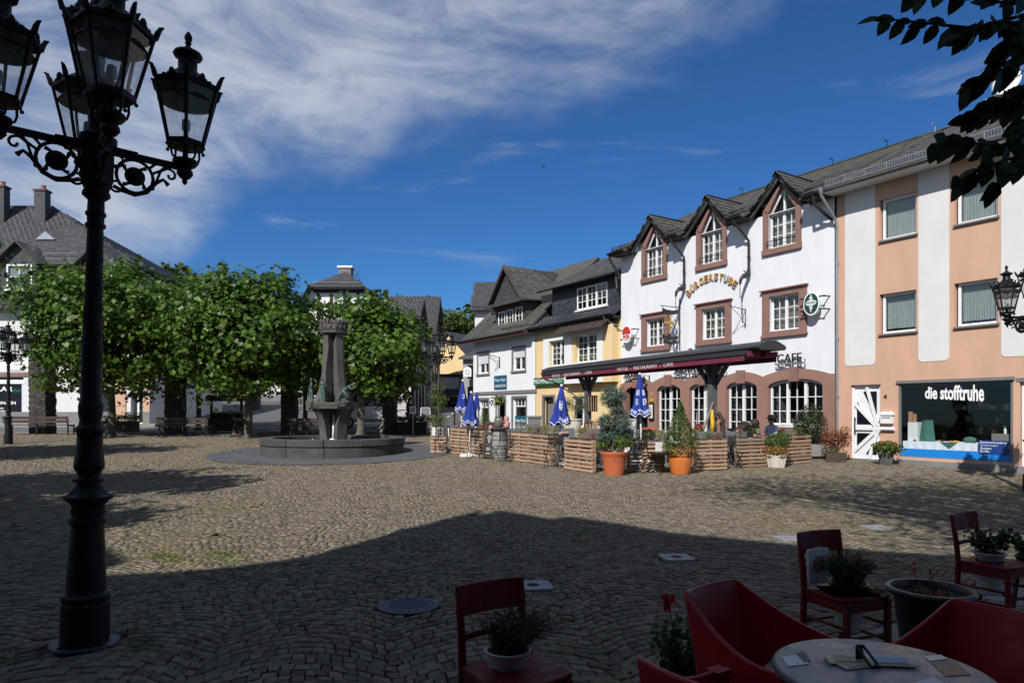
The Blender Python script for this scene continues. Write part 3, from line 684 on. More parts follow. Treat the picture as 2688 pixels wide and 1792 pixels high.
# moss cushions and grass in the joints
P = []
for (px, py, sx, sy, n) in ((440, 1462, 60, 14, 2200), (590, 1455, 50, 14, 1500), (520, 1335, 60, 6, 260), (1010, 1392, 22, 5, 200), (330, 1655, 40, 12, 420), (380, 1690, 40, 16, 350), (1020, 1297, 40, 5, 200), (30, 1730, 60, 20, 500), (640, 1330, 120, 8, 200), (660, 1470, 50, 12, 260), (1330, 1545, 18, 8, 60), (850, 1390, 90, 12, 160), (480, 1400, 90, 18, 260), (700, 1250, 200, 16, 260)):
    q = NR.normal(size=(n, 2)) * np.array([sx, sy]) * .55 + np.array([px, py])
    for a, b in q:
        if b > 1190: p = gnd(a, b); P.append((p.x, p.y, p.z - .004))
o = leaves('moss_tufts', P, .020, 'dia', 'moss', None, N=np.tile([0, 0, .4], (len(P), 1)), up=.5, spread=.8); tag(o, 'low green moss and grass growing in the cobble joints', 'moss'); o['kind'] = 'stuff'
# white litter specks
# ------------------------------------------------------------------ wooded hill beyond the roofs
hill = MB()
def hz(x, y):
    return max(0, (12 + 8 / (1 + math.exp((x + 58) / 9))) * math.exp(-((y - 185) / 60) ** 2) * (.9 + .1 * math.sin(x * .05 + .6)))
hill.grid(lambda u, v: (-320 + 640 * u, 100 + 160 * v, g(100 + 160 * v) + hz(-320 + 640 * u, 100 + 160 * v) - .3), 40, 16)
kind(hill.build('hill', 'grass_ground', smooth=True))
pts = []; nrm = []
for k in range(420):
    x, y = rnd.uniform(-260, 120), rnd.uniform(118, 185); z = g(y) + hz(x, y)
    r = rnd.uniform(2.6, 4.4); p, d = blob_points(70, (x, y, z + r * 1.0), (r, r, r * 1.25), .3, .3, k); pts.append(p); nrm.append(d)
pts = np.concatenate(pts); nrm = np.concatenate(nrm)
o = leaves('hill_forest', pts, 1.5, 'round', 'leaf_far', None, N=nrm * 1.2, spread=.5); tag(o, 'distant green wooded hillside behind the roofs', 'forest'); o['kind'] = 'stuff'
# ------------------------------------------------------------------ houses of the right-hand row (shared street front)
def rowthing(name, label):
    return thing(name, label, 'house', W0, PHI)
EAVE, RIDGE, RY = 8.3, 11.05, 5.0       # hotel / salmon house roof
SL = (RIDGE - EAVE) / (RY + .6)
def gutter(par, x0, x1, z, y=-.62, r=.07, mat='zinc'):
    m = MB(); n = 8
    m.grid(lambda u, v: (x0 + (x1 - x0) * u, y + r * math.cos(math.pi + math.pi * v), z + r * math.sin(math.pi + math.pi * v)), 12, n); m.build('gutter', mat, par, smooth=True)
def snow_guard(par, x0, x1, z, y, mat, h=.2, post=.75, sp=.075):
    m = MB(); m.bar((x0, y, z + h), (x1, y, z + h), .018); m.bar((x0, y, z + .03), (x1, y, z + .03), .018)
    x = x0
    while x <= x1: m.bar((x, y, z + .03), (x, y, z + h), .009); x += sp
    x = x0
    while x <= x1: m.bar((x, y + .004, z - .1), (x, y + .004, z + h + .02), .04, .012); m.bar((x, y, z), (x, y + .3, z + .12), .03, .01); x += post
    m.build('snow_guard', mat, par)
def downpipe(par, pts, r, mat, clips=()):
    m = MB(); m.tube(pts, r, 10)
    for i in clips: m.tube([(pts[-1][0], pts[-1][1], i - .03), (pts[-1][0], pts[-1][1], i + .03)], r * 1.35, 10)
    m.build('downpipe', mat, par, smooth=False, sharp=50)
# ---------------- salmon house with the fabric shop
ph = rowthing('salmon_house', 'salmon and cream rendered house with a fabric shop window and grey slate roof')
XL, XR = -.95, 7.2; gz0 = .05
win_hi = [(.38, 1.42, 6.60, 7.79), (2.40, 3.42, 6.60, 7.79), (4.5, 5.5, 6.6, 7.79)]; win_lo = [(.38, 1.42, 3.88, 5.04), (2.40, 3.42, 3.88, 5.04), (4.5, 5.5, 3.88, 5.04)]
door = (-.50, .41, .10, 2.42); shop = (.92, 3.76, .34, 2.44); door2 = (3.90, 4.85, .2, 2.40)
mb = holed(MB(), XL, XR, -.2, EAVE + .1, win_hi + win_lo + [door, shop, door2], 0., .16)
mb.quad((XR, 0, -.2), (XR, 9, -.2), (XR, 9, EAVE + .1), (XR, 0, EAVE + .1)); mb.build('wall', 'plaster_peach', ph)
def panel(x0, x1, z0, z1, r=.12):      # raised cream render field with rounded lower corners
    m = MB(); pl = [(x0, -.012, z1), (x0, -.012, z0 + r)]
    for k in range(1, 6): a = math.pi + math.pi / 2 * k / 5; pl.append((x0 + r + r * math.cos(a), -.012, z0 + r + r * math.sin(a)))
    for k in range(0, 6): a = 1.5 * math.pi + math.pi / 2 * k / 5; pl.append((x1 - r + r * math.cos(a), -.012, z0 + r + r * math.sin(a)))
    pl += [(x1, -.012, z1)]; m.prism(pl, (0, 0, 0), (0, .02, 0)); m.build('render_panel', 'plaster_cream', ph)
for a, b in ((-.68, .26), (1.48, 2.28), (3.50, 4.36), (5.64, 7.18)): panel(a, b, 3.0, 8.35)
for x0, x1, z0, z1 in win_hi: window(ph, x0 + .05, x1, z0, z1, .10, 1, 1, 1, .07, curtain=('curtain', .97), sill=('trim_grey', .07, .05))
for x0, x1, z0, z1 in win_lo: window(ph, x0 + .05, x1, z0, z1, .10, 1, 1, 1, .07, curtain=('curtain', .92), sill=('trim_grey', .07, .05))
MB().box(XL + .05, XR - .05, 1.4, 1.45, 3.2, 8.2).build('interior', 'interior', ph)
# front door: white with diagonal glazed fields
dr = MB(); x0, x1, z0, z1 = -.50, .41, .12, 2.42
cx, cz = .30, 1.12
dr.box(x0, x1, .12, .15, z0, z1)
fr = [((x0, z0), (x1, z0)), ((x0, z1), (x1, z1)), ((x0, z0), (x0, z1)), ((x1, z0), (x1, z1))]
for (a, b), (c, d) in fr: dr.bar((a, .10, b), (c, .10, d), .14, .06, up=(0, 1, 0))
for ex, ez in ((x0 + .05, 1.9), (x0 + .05, .42), (-.05, z1 - .05), (.02, z0 + .1)): dr.bar((cx, .098, cz), (ex, .098, ez), .10, .055, up=(0, 1, 0))
dr.bar((x0, .096, 1.12), (x1, .096, 1.12), .10, .055, up=(0, 1, 0))
d_ = dr.build('front_door', 'white_paint', ph)
for tri in (((-.16, 2.22), (.24, 2.22), (.24, 1.42)), ((-.36, 1.92), (-.36, 1.25), (.10, 1.25)), ((-.36, .98), (-.36, .42), (.10, .98)), ((.24, .82), (-.08, .36), (.24, .36))):
    MB().prism([(a, .094, b) for a, b in tri], (0, 0, 0), (0, .02, 0)).build('pane', 'sign_navy', d_)
MB().bar((-.40, .05, .95), (-.40, .05, 1.45), .03).bar((-.40, .05, 1.0), (-.40, .10, 1.0), .02).bar((-.40, .05, 1.4), (-.40, .10, 1.4), .02).build('handle', 'gutter_dark', d_)
MB().box(x0 - .3, .95, -.03, .02, -.2, .22).box(.95, XR, -.035, .02, -.3, .26).build('plinth', 'plinth_grey', ph)
text('house_number', '4', 'iron_black', ph, .56, -.02, 2.0, height=.13, ext=.008)
mbx = MB().box(.46, .80, -.10, 0, 1.28, 1.52).box(.43, .83, -.13, 0, 1.52, 1.56); mbx.prism([(.43, -.11, 1.56), (.83, -.11, 1.56), (.74, -.11, 1.63), (.52, -.11, 1.63)], (0, 0, 0), (0, .1, 0))
bx = mbx.build('letter_box', 'white_paint', ph); MB().box(.50, .76, -.112, -.10, 1.44, 1.46).build('slot', 'trim_grey', bx)
MB().tube([(.44, -.05, 1.12), (.84, -.05, 1.12)], .055, 12).build('newspaper_tube', 'white_paint', ph, sharp=50)
# shop window
sw = MB(); a, b, c, d = shop
sw.box(a, b, .02, .10, c - .05, c + .02); sw.box(a - .04, b + .04, -.05, .10, d - .02, d + .06); sw.box(a, a + .05, .021, .10, c + .02, d - .02); sw.box(b - .06, b, .021, .10, c + .02, d - .02)
sw = sw.build('shop_window', 'trim_grey', ph); sw['label'] = 'large display window lettered die stofftruhe'
MB().box(a + .05, b - .06, .055, .063, c + .02, d - .02).build('pane', 'glass_shop', sw)
MB().box(a + .05, b - .06, .035, .05, c + .02, c + .24).build('blue_band', 'band_blue', sw)
t_ = text('lettering', 'die stofftruhe', 'sign_white', sw, 2.36, .045, 1.90, width=1.46, height=.40, bold=.028, ext=.004)
for me in (t_.data,):                     # the lettering rises and grows towards its end
    for v in me.vertices: k = (v.co.x + .73) / 1.46; v.co.z = v.co.z * (.82 + .36 * k) - .10 * k + .08
bs = MB().box(2.97, 3.66, .028, .045, .52, .88).build('blue_sign', 'sign_blue', sw)
for i, w_ in enumerate(('Damenschneiderei', 'Änderungen', 'Zutaten', 'Stoffe')):
    o = text('lettering', w_, 'sign_white', bs, 3.01, .024, .80 - i * .077, height=.055, width=(.60, .41, .26, .21)[i], bold=.003, ext=.002, align='LEFT')
MB().box(3.82, XR, -.01, .1, 2.36, 2.46).build('transom', 'trim_grey', ph)
window(ph, 3.92, 4.83, .22, 2.38, .08, 1, 1, 1, .09, label='white glazed shop door')
# inside the shop: back wall, shelves, cloth table
MB().box(.2, 5.2, 2.6, 2.65, .2, 3.0).box(.2, .24, .17, 2.6, .2, 3).box(5.2, 5.24, .17, 2.6, .2, 3).box(.2, 5.2, .17, 2.6, .15, .2).box(.2, 5.2, .17, 2.6, 2.75, 2.8).build('shop_room', 'interior', ph)
sh = MB()
for z in (.95, 1.3, 1.65, 2.0): sh.box(1.4, 3.9, 2.2, 2.55, z, z + .03)
for x in (1.4, 2.2, 3.0, 3.9): sh.box(x, x + .03, 2.2, 2.55, .2, 2.2)
sh = sh.build('shelf', 'timber_brown', ph)
for k in range(34):
    x = rnd.uniform(1.45, 3.7); z = rnd.choice((.98, 1.33, 1.68)); w_ = rnd.uniform(.05, .16); h_ = rnd.uniform(.1, .24)
    MB().box(x, x + w_, 2.15, 2.45, z, z + h_).build('folded_cloth', rnd.choice(('roller_grey', 'curtain', 'cloth_green', 'trim_grey', 'curtain_brown')), sh)
tb = MB(); tb.grid(lambda u, v: (.98 + 2.70 * u, .14 + .02 * math.sin(u * 70) * (1 - v), .36 + .42 * v), 90, 3); tb.box(.98, 3.68, .16, .9, .76, .785); tb = tb.build('display_table', 'cloth_white', ph)
for k in range(13):
    x = rnd.uniform(1.2, 3.2); MB().sphere((x, rnd.uniform(.2, .4), .81), .035, 8, 5, (1.4, 1, .7)).build('trim_roll', rnd.choice(('yellow_toy', 'gold', 'box_brown')), tb)
MB().box(1.06, 1.33, .25, .7, .79, 1.32).build('white_box', 'white_paint', tb)
m = MB(); m.grid(lambda u, v: (1.52 + .12 * math.cos(u * 6.283) * (1 + .55 * (1 - v)) + .02 * math.sin(u * 40), .40 + .10 * math.sin(u * 6.283) * (1 + .55 * (1 - v)), .785 + .60 * v), 40, 8); m.lathe([(.13, 1.385), (.001, 1.40)], 20, (1.52, .40, 0), cap=False); m.build('draped_cloth', 'cloth_green', tb, smooth=True)
MB().sphere((2.62, .36, .86), .15, 14, 8, (1.1, .8, .6)).build('draped_cloth', 'cloth_green', tb, smooth=True)
MB().prism([(2.0, .12, .79), (2.42, .12, .79), (2.2, .12, .62)], (0, 0, 0), (0, .01, 0)).build('draped_cloth', 'cloth_green', tb)
MB().box(3.2, 3.62, .2, .45, .79, 1.05).build('wooden_crate', 'pallet_grey', tb)
MB().lathe([(.03, 0), (.035, .1), (.015, .14), (.012, .17)], 10, (3.47, .3, 1.05)).build('spray_bottle', 'sign_white', tb)
MB().box(3.43, 3.50, .28, .32, 1.21, 1.25).build('spray_head', 'sign_green', tb)
MB().box(1.05, 1.16, .3, .34, 1.33, 1.62).box(1.18, 1.26, .3, .34, 1.33, 1.56).build('fabric_bolt', 'letter_rust', tb)
gutter(ph, XL - .3, XR, EAVE + .12, -.66, .08, 'zinc')
MB().box(XL - .1, XR, -.6, -.02, EAVE - .02, EAVE + .06).build('soffit', 'plaster_cream', ph)
snow_guard(ph, XL - .1, XR, EAVE + .20, -.42, 'zinc', .20, .62)
xl_ = XL + .02
downpipe(ph, [(xl_ - .12, -.66, EAVE + .10), (xl_ - .12, -.66, EAVE - .08), (xl_ + .02, -.16, EAVE - .75), (xl_ + .04, -.09, EAVE - .95), (xl_ + .04, -.09, 6.0), (xl_ + .04, -.09, 3.0), (xl_ + .04, -.09, .1)], .042, 'zinc', (6.2, 3.9, 2.1))
MB().lathe([(.045, 0), (.06, .06), (.10, .16), (.10, .2)], 14, (xl_ - .12, -.66, EAVE - .08), cap=False).build('rainwater_head', 'zinc', ph, smooth=True)
def rowroof(par, x0, x1, mat, indiv, tw=.28, th=.13, hole=None):
    V = Vector((0, RY + .6, RIDGE - EAVE)); Ln = V.length
    b = MB(); yn = .25; vn = Ln * (yn + .6) / (RY + .6); zn = EAVE + .1 + SL * (yn + .6); hole = hole or []; e_ = [x0] + [v for h in hole for v in h] + [x1]
    for a_, b_ in zip(e_[::2], e_[1::2]): b.prism([(a_, -.6, EAVE + .1), (b_, -.6, EAVE + .1), (b_, yn, zn), (a_, yn, zn)], (0, 0, .03), (0, 0, -.09))
    b.prism([(x0, yn, zn), (x1, yn, zn), (x1, RY, RIDGE + .1), (x0, RY, RIDGE + .1)], (0, 0, .03), (0, 0, -.09)); b.quad((x0, RY, RIDGE + .1), (x1, RY, RIDGE + .1), (x1, 11, EAVE), (x0, 11, EAVE))
    b.box(x0, x1, RY - .12, RY + .12, RIDGE + .11, RIDGE + .16); rf = b.build('roof', mat + '_isl', par)
    tiles(par if False else rf, 'slate', (x0, -.6, EAVE + .131), (1, 0, 0), V, tw, th, mat, [(0, 0)] + [q for h in hole for q in ((h[0] - x0, 0), (h[0] - x0, vn), (h[1] - x0, vn), (h[1] - x0, 0))] + [(x1 - x0, 0), (x1 - x0, Ln), (0, Ln)], indiv, .012)
    for k in range(int((x1 - x0) / 2.1) + 1):
        x = x0 + .6 + k * 2.1; MB().tube([(x, RY - .3, RIDGE + .02), (x, RY - .28, RIDGE + .25), (x, RY - .42, RIDGE + .30), (x, RY - .5, RIDGE + .2)], .02, 6).build('roof_hook', 'zinc' if par is ph else 'gutter_dark', rf)
    return rf
rf = rowroof(ph, -.2, XR, 'slate', 300, .30, .17)
rfm = rowroof(ph, XL + .0, -.2, 'slate_moss', 0, .26, .13)
MB().box(1.45, 2.7, RY - .8, RY - .2, RIDGE - .8, RIDGE + .28).box(1.40, 2.75, RY - .85, RY - .15, RIDGE + .28, RIDGE + .34).build('chimney', 'plaster_grey', rf)
t = thing('satellite_dish', 'round cream satellite dish on the chimney of the salmon house', 'satellite dish', rowpt(1.95, RY - .55, RIDGE + .33), PHI)
m = MB(); m.lathe([(.001, 0), (.15, .012), (.30, .045), (.40, .085), (.405, .095), (.30, .055), (.001, .012)], 28, cap=False); m.move(lambda v: Matrix.Rotation(R(75), 3, 'X') @ v + Vector((0, -.15, .30))); m.build('reflector', 'dish', t, smooth=True)
MB().tube([(0, 0, -.04), (0, 0, .26), (0, -.1, .30)], .03, 8).tube([(0, -.2, -.08), (.02, -.55, .10)], .015, 6).build('mast', 'gutter_dark', t)
MB().cbox((.02, -.58, .14), (.09, .08, .16), bev=.02).build('receiver', 'box_brown', t)
# ---------------- hotel
ho = rowthing('hotel_building', 'white rendered hotel with brown arched ground floor and three pointed dormers')
HL, HR = -10.86, -1.02
lowW = [(-9.29, -8.25, 4.28, 5.40), (-6.32, -5.24, 4.30, 5.44), (-3.37, -2.24, 4.32, 5.50)]
dorm = [(-9.36, -8.32), (-6.40, -5.36), (-3.42, -2.36)]
ZB = 2.72
holes = list(lowW) + [(a, b, 7.12, EAVE - .02) for a, b in dorm]
mb = holed(MB(), HL, HR, ZB, EAVE, holes, 0., .16)
mb.quad((HL, 0, ZB), (HL, 0, EAVE), (HL, 9, EAVE), (HL, 9, 0)); mb.build('wall', 'plaster_white', ho)
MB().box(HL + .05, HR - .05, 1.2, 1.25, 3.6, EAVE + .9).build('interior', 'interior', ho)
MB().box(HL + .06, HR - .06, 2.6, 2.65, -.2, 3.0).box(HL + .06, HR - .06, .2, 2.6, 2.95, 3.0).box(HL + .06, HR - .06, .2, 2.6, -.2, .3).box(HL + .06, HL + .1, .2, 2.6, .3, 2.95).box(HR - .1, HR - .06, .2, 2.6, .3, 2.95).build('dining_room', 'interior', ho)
# ground floor: brown band with basket arches and a scalloped top
bays = [(-10.52, -9.18), (-8.68, -7.40), (-6.94, -5.62), (-5.18, -3.86), (-3.42, -1.40)]
def arch(x):
    for a, b in bays:
        if a <= x <= b:
            c = (a + b) / 2; t = (x - c) / ((b - a) / 2); return 2.38 + .26 * math.sqrt(max(0, 1 - abs(t) ** 2.2)) + .05
    return None
def scal(x):
    for i, (a, b) in enumerate(bays):
        A, B = a - .25, b + .25
        if A <= x <= B: t = (x - (A + B) / 2) / ((B - A) / 2); return 2.80 + .22 * (1 - t * t)
    return 2.80
xs = sorted(set([HL - .01, HR + .04] + [v for a, b in bays for v in (a, b)] + [HL + (HR - HL) * i / 200 for i in range(201)]))
mb = MB(); yf = -.045
for x0, x1 in zip(xs, xs[1:]):
    xm = (x0 + x1) / 2; e = 1e-5
    lo = arch(xm) is not None
    z0, z1 = (arch(x0 + e), arch(x1 - e)) if lo else (-.2, -.2)
    if lo:
        sill = 1.16 if bays[-1][0] < xm < bays[-1][1] else None
        if sill: mb.quad((x0, yf, -.2), (x1, yf, -.2), (x1, yf, sill), (x0, yf, sill)); mb.quad((x0, yf, sill), (x1, yf, sill), (x1, .2, sill), (x0, .2, sill))
    mb.quad((x0, yf, z0), (x1, yf, z1), (x1, yf, scal(x1)), (x0, yf, scal(x0))); mb.quad((x0, yf, scal(x0)), (x1, yf, scal(x1)), (x1, .02, scal(x1)), (x0, .02, scal(x0)))
    if lo: mb.quad((x0, .2, z0), (x1, .2, z1), (x1, yf, z1), (x0, yf, z0))
for a, b in bays:
    zt = arch(a + 1e-5); mb.quad((a, yf, -.2), (a, yf, zt), (a, .2, zt), (a, .2, -.2)); mb.quad((b, yf, -.2), (b, .2, -.2), (b, .2, zt), (b, yf, zt))
mb.quad((HL - .01, yf, -.2), (HL - .01, .1, -.2), (HL - .01, .1, 2.8), (HL - .01, yf, 2.8)); mb.build('arcade', 'plaster_brown', ho)
for i, (a, b) in enumerate(bays):
    c = (a + b) / 2; o = MB().cbox((c, yf - .03, 2.84), (.34, .10, .48), bev=.015).build('keystone', 'stone_brown', ho)
    MB().prism([(c - .10, yf - .085, 2.98), (c + .10, yf - .085, 2.98), (c + .10, yf - .085, 2.80), (c, yf - .085, 2.69), (c - .10, yf - .085, 2.80)], (0, 0, 0), (0, .02, 0)).build('shield', 'stone_brown', o)
def archwin(a, b, z0, cas, cols, rows, nm='window'):
    m = MB(); y = .10; fw = .06; n = 24
    m.box(a, a + fw, y, y + .07, z0, 2.46); m.box(b - fw, b, y, y + .07, z0, 2.46); m.box(a + fw, b - fw, y, y + .07, z0, z0 + fw)
    for k in range(n):
        x0, x1 = a + (b - a) * k / n, a + (b - a) * (k + 1) / n; zA, zB = arch(x0 + 1e-4 if k == 0 else x0), arch(x1 - 1e-4 if k == n - 1 else x1)
        m.prism([(x0, y + .002, zA - .09), (x1, y + .002, zB - .09), (x1, y + .002, zB + .01), (x0, y + .002, zA + .01)], (0, 0, 0), (0, .068, 0))
    top = lambda x: arch(min(max(x, a + 1e-3), b - 1e-3)) - .05
    W = (b - a) / cas
    for k in range(1, cas): x = a + W * k; m.box(x - .05, x + .05, y - .01, y + .07, z0 + fw, top(x))
    w = m.build(nm, 'white_paint', ho); mu = MB()
    for k in range(cas * cols):
        x = a + (b - a) * k / (cas * cols)
        if k % cols: mu.box(x - .013, x + .013, y + .012, y + .05, z0 + fw, top(x))
    for k in range(1, rows): z = z0 + (2.56 - z0) * k / rows; mu.box(a + fw, b - fw, y + .010, y + .05, z - .013, z + .013)
    mu.build('muntin', 'white_paint', w)
    for k in range(cas):
        p = MB(); x0, x1 = a + W * k + .05, a + W * (k + 1) - .05; N_ = 6
        for q in range(N_):
            u0, u1 = x0 + (x1 - x0) * q / N_, x0 + (x1 - x0) * (q + 1) / N_; p.quad((u0, y + .03, z0 + fw), (u1, y + .03, z0 + fw), (u1, y + .03, top(u1)), (u0, y + .03, top(u0)))
        p.build('pane', 'glass_shop', w)
    return w
for a, b in bays[1:4]: archwin(a + .02, b - .02, .40, 2, 2, 5)
archwin(bays[4][0] + .02, bays[4][1] - .02, 1.18, 3, 2, 3)
MB().box(bays[4][0] - .02, bays[4][1] + .02, -.07, .12, 1.10, 1.165).build('sill', 'white_paint', ho)
for k in range(9):      # things on the sills and hanging behind the glass
    a, b = bays[1 + k % 4]; x = rnd.uniform(a + .2, b - .2); MB().lathe([(.05, 0), (.07, .10), (.04, .16), (.05, .2)], 10, (x, rnd.uniform(.35, .7), 1.22 if k % 4 == 3 else .9)).build('ornament', rnd.choice(('bowl_white', 'cloth_green', 'box_brown', 'straw')), ho, smooth=True)
    MB().box(a + .1, a + .12, .3, .9, .4, 2.3).build('drape', 'interior_tan', ho)
# entrance in the first bay
a, b = bays[0]; e = MB().box(a + .3, b - .02, .9, .95, .5, 2.30).build('entrance_door', 'timber_brown', ho)
MB().box(a + .42, b - .14, .88, .895, 1.0, 2.05).build('pane', 'glass', e)
MB().box(a + .02, a + .5, .04, .10, .40, 1.32).build('white_board', 'white_paint', ho)
mc = MB().box(-9.05, -8.80, yf - .07, yf, 1.28, 1.98).build('menu_case', 'iron_black', ho); MB().box(-9.02, -8.83, yf - .078, yf - .07, 1.36, 1.90).build('menu_sheet', 'paper', mc)
for z in range(9): MB().box(-8.99, -8.87, yf - .082, yf - .078, 1.42 + z * .05, 1.435 + z * .05).build('ink_line', 'ink', mc)
MB().box(-9.06, -8.82, yf - .03, yf, 2.03, 2.20).build('brass_plate', 'gold', ho)
MB().box(-9.02, -8.86, yf - .03, yf, 2.24, 2.42).build('brass_plate', 'letter_rust', ho)
# first floor windows with moulded brown surrounds
for x0, x1, z0, z1 in lowW:
    s_ = .28
    fr = MB(); fr.box(x0 - s_, x0, -.05, .02, z0 - .06, z1 + .12); fr.box(x1, x1 + s_, -.05, .02, z0 - .06, z1 + .12); fr.box(x0, x1, -.051, .02, z1, z1 + .12); fr.box(x0, x1, -.051, .02, z0 - .06, z0)
    fr.box(x0 - s_, x1 + s_, -.07, .02, z1 + .12, z1 + .19); fr.box(x0 - s_, x1 + s_, -.07, .02, z0 - .14, z0 - .06)
    w = window(ho, x0, x1, z0, z1, .12, 2, 2, 3, .06, curtain=('curtain_brown', .96))
    fr.build('surround', 'stone_brown', w)
    cn = MB(); cn.box(x0 - s_ - .05, x1 + s_ + .05, -.13, .02, z1 + .19, z1 + .235); cn.box(x0 - s_ - .03, x1 + s_ + .03, -.10, .02, z0 - .205, z0 - .14); cn.build('cornice', 'stone_brown', w)
# pointed dormers
for x0, x1 in dorm:
    c = (x0 + x1) / 2; AP = 9.30; zE = EAVE
    w = window(ho, x0, x1, 7.12, 8.30, .12, 2, 2, 3, .06, curtain=('curtain_brown', .97))
    up = MB(); up.bar((x0, .155, 8.30), (c, .155, AP - .22), .07, .07, up=(0, 1, 0)); up.bar((x1, .155, 8.30), (c, .155, AP - .22), .07, .07, up=(0, 1, 0)); up.bar((c, .155, 8.3), (c, .155, AP - .25), .06, .07, up=(0, 1, 0)); up.build('gable_light', 'white_paint', w)
    MB().add([(x0, .15, 8.3), (x1, .15, 8.3), (c, .15, AP - .2)], [(0, 1, 2)]).build('pane', 'glass', w)
    s_ = .22; fr = MB(); fr.box(x0 - s_ + .02, x0, -.05, .16, 7.0, 8.42); fr.box(x1, x1 + s_ - .02, -.05, .16, 7.0, 8.42)
    fr.box(x0 - s_, x1 + s_, -.09, .16, 6.92, 7.10)
    for sg, xe in ((-1, x0 - s_ + .02), (1, x1 + s_ - .02)):
        xi = x0 if sg < 0 else x1
        fr.prism([(xe, -.05, 8.42), (xi, -.05, 8.30), (c, -.05, AP - .14), (c, -.05, AP - .04)], (0, 0, 0), (0, .21, 0))
    fr.build('surround', 'stone_brown', w)
    gr = MB(); gr.tube([(x0 + .02, -.16, 7.34), (x1 - .02, -.16, 7.34)], .012, 6); gr.tube([(x0 + .02, -.16, 7.20), (x1 - .02, -.16, 7.20)], .008, 6)
    for k in range(6):
        xx = x0 + .05 + (x1 - x0 - .1) * k / 5; gr.tube([(xx, -.16, 7.14), (xx, -.16, 7.34)], .008, 6)
    gr.tube([(c + .08 * math.cos(k * .5236), -.16, 7.25 + .08 * math.sin(k * .5236)) for k in range(13)], .008, 6); gr.tube([(x0 + .02, -.16, 7.3), (x0 + .02, .0, 7.3)], .01, 6); gr.tube([(x1 - .02, -.16, 7.3), (x1 - .02, 0, 7.3)], .01, 6)
    gr.build('railing', 'iron_black', w)
    RZ = AP + .26; HW = 1.30; yF = -.26
    def zs(u): return RZ - (RZ - EAVE - .08) * (1 - (1 - u) ** 1.45)
    def dpt(sg):
        def f(u, v):
            z = zs(u); yb = (z - EAVE - .05) / SL - .6
            return (c + sg * u * HW, yF + (max(yb, yF + .05) - yF) * v, z + (.10 * u * u if v < .01 else 0))
        return f
    dr_ = MB(); dr_.grid(dpt(-1), 10, 4); dr_.grid(dpt(1), 10, 4)
    for sg in (-1, 1):
        for k in range(10):
            u0, u1 = k / 10, (k + 1) / 10; A, B_ = dpt(sg)(u0, 0), dpt(sg)(u1, 0); dr_.quad(A, B_, (B_[0], B_[1], B_[2] - .06), (A[0], A[1], A[2] - .06))
    dr_ = dr_.build('dormer_roof', 'slate_moss_isl', ho)
    for sg in (-1, 1):      # slates laid on the sweep, course by course
        for k in range(9):
            for r in range(11):
                u, v = (k + .5) / 9, (r + (.5 if k % 2 else 0)) / 11
                f = dpt(sg); p = Vector(f(u, v)); du = (Vector(f(min(1, u + .06), v)) - Vector(f(max(0, u - .06), v))).normalized(); dv = Vector((0, 1, 0)); nn = du.cross(dv) * -sg
                if nn.z < 0: nn = -nn
                if p.y > 2.2: continue
                rot = Matrix((dv, -du, dv.cross(-du))).transposed()
                if rot.determinant() < 0 or dv.cross(-du).z < 0: rot = Matrix((-dv, -du, (-dv).cross(-du))).transposed()
                o = obj('slate', unit_tile('slate', 'slate_moss'), dr_); L_ = (f(1, v)[1] + 9) * 0 + .185
                o.matrix_basis = Matrix.Translation(p + nn * .006 + du * .09) @ rot.to_4x4() @ Matrix.Diagonal((.20, L_ * 1.2, .014 * rnd.uniform(.7, 1.5), 1))
    vg = MB()              # slate-hung verge band on the gable
    for sg in (-1, 1):
        for k in range(7):
            u0, u1 = k / 7.6, (k + .94) / 7.6; A, B_ = Vector(dpt(sg)(u0, 0)), Vector(dpt(sg)(u1, 0)); A.z = RZ - (RZ - EAVE) * u0 * .98; B_.z = RZ - (RZ - EAVE) * u1 * .98
            MB().prism([(A.x, yF + .05, A.z - .04), (B_.x, yF + .05, B_.z - .04), (B_.x, yF + .05, B_.z - .26), (A.x, yF + .05, A.z - .26)], (0, 0, 0), (0, .02, 0)).build('verge_slate', 'slate', ho)
        vg.prism([(c, yF + .08, RZ - .06), (c + sg * HW * .92, yF + .08, EAVE + .05), (c + sg * HW * .92, yF + .08, EAVE - .16), (c, yF + .08, RZ - .28)], (0, 0, 0), (0, .04, 0))
    vg.build('verge_board', 'slate_isl', ho)
    MB().tube([(c, yF, RZ + .02), (c, 1.9, RZ + .02)], .03, 6).build('ridge_roll', 'gutter_dark', dr_)
rh = rowroof(ho, HL - .1, XL, 'slate_moss', 300, .26, .13, [((a + b) / 2 - 1.05, (a + b) / 2 + 1.05) for a, b in dorm])
segs = [(HL - .12, -9.95), (-7.75, -6.98), (-4.75, -4.02), (-1.75, XL - .1)]
for a, b in segs:
    gutter(ho, a, b, EAVE + .06, -.66, .075, 'gutter_dark'); snow_guard(ho, a + .05, b, EAVE + .12, -.45, 'gutter_dark', .2, .55)
    MB().box(a, b, -.6, -.02, EAVE - .05, EAVE + .05).build('soffit', 'timber_brown', ho)
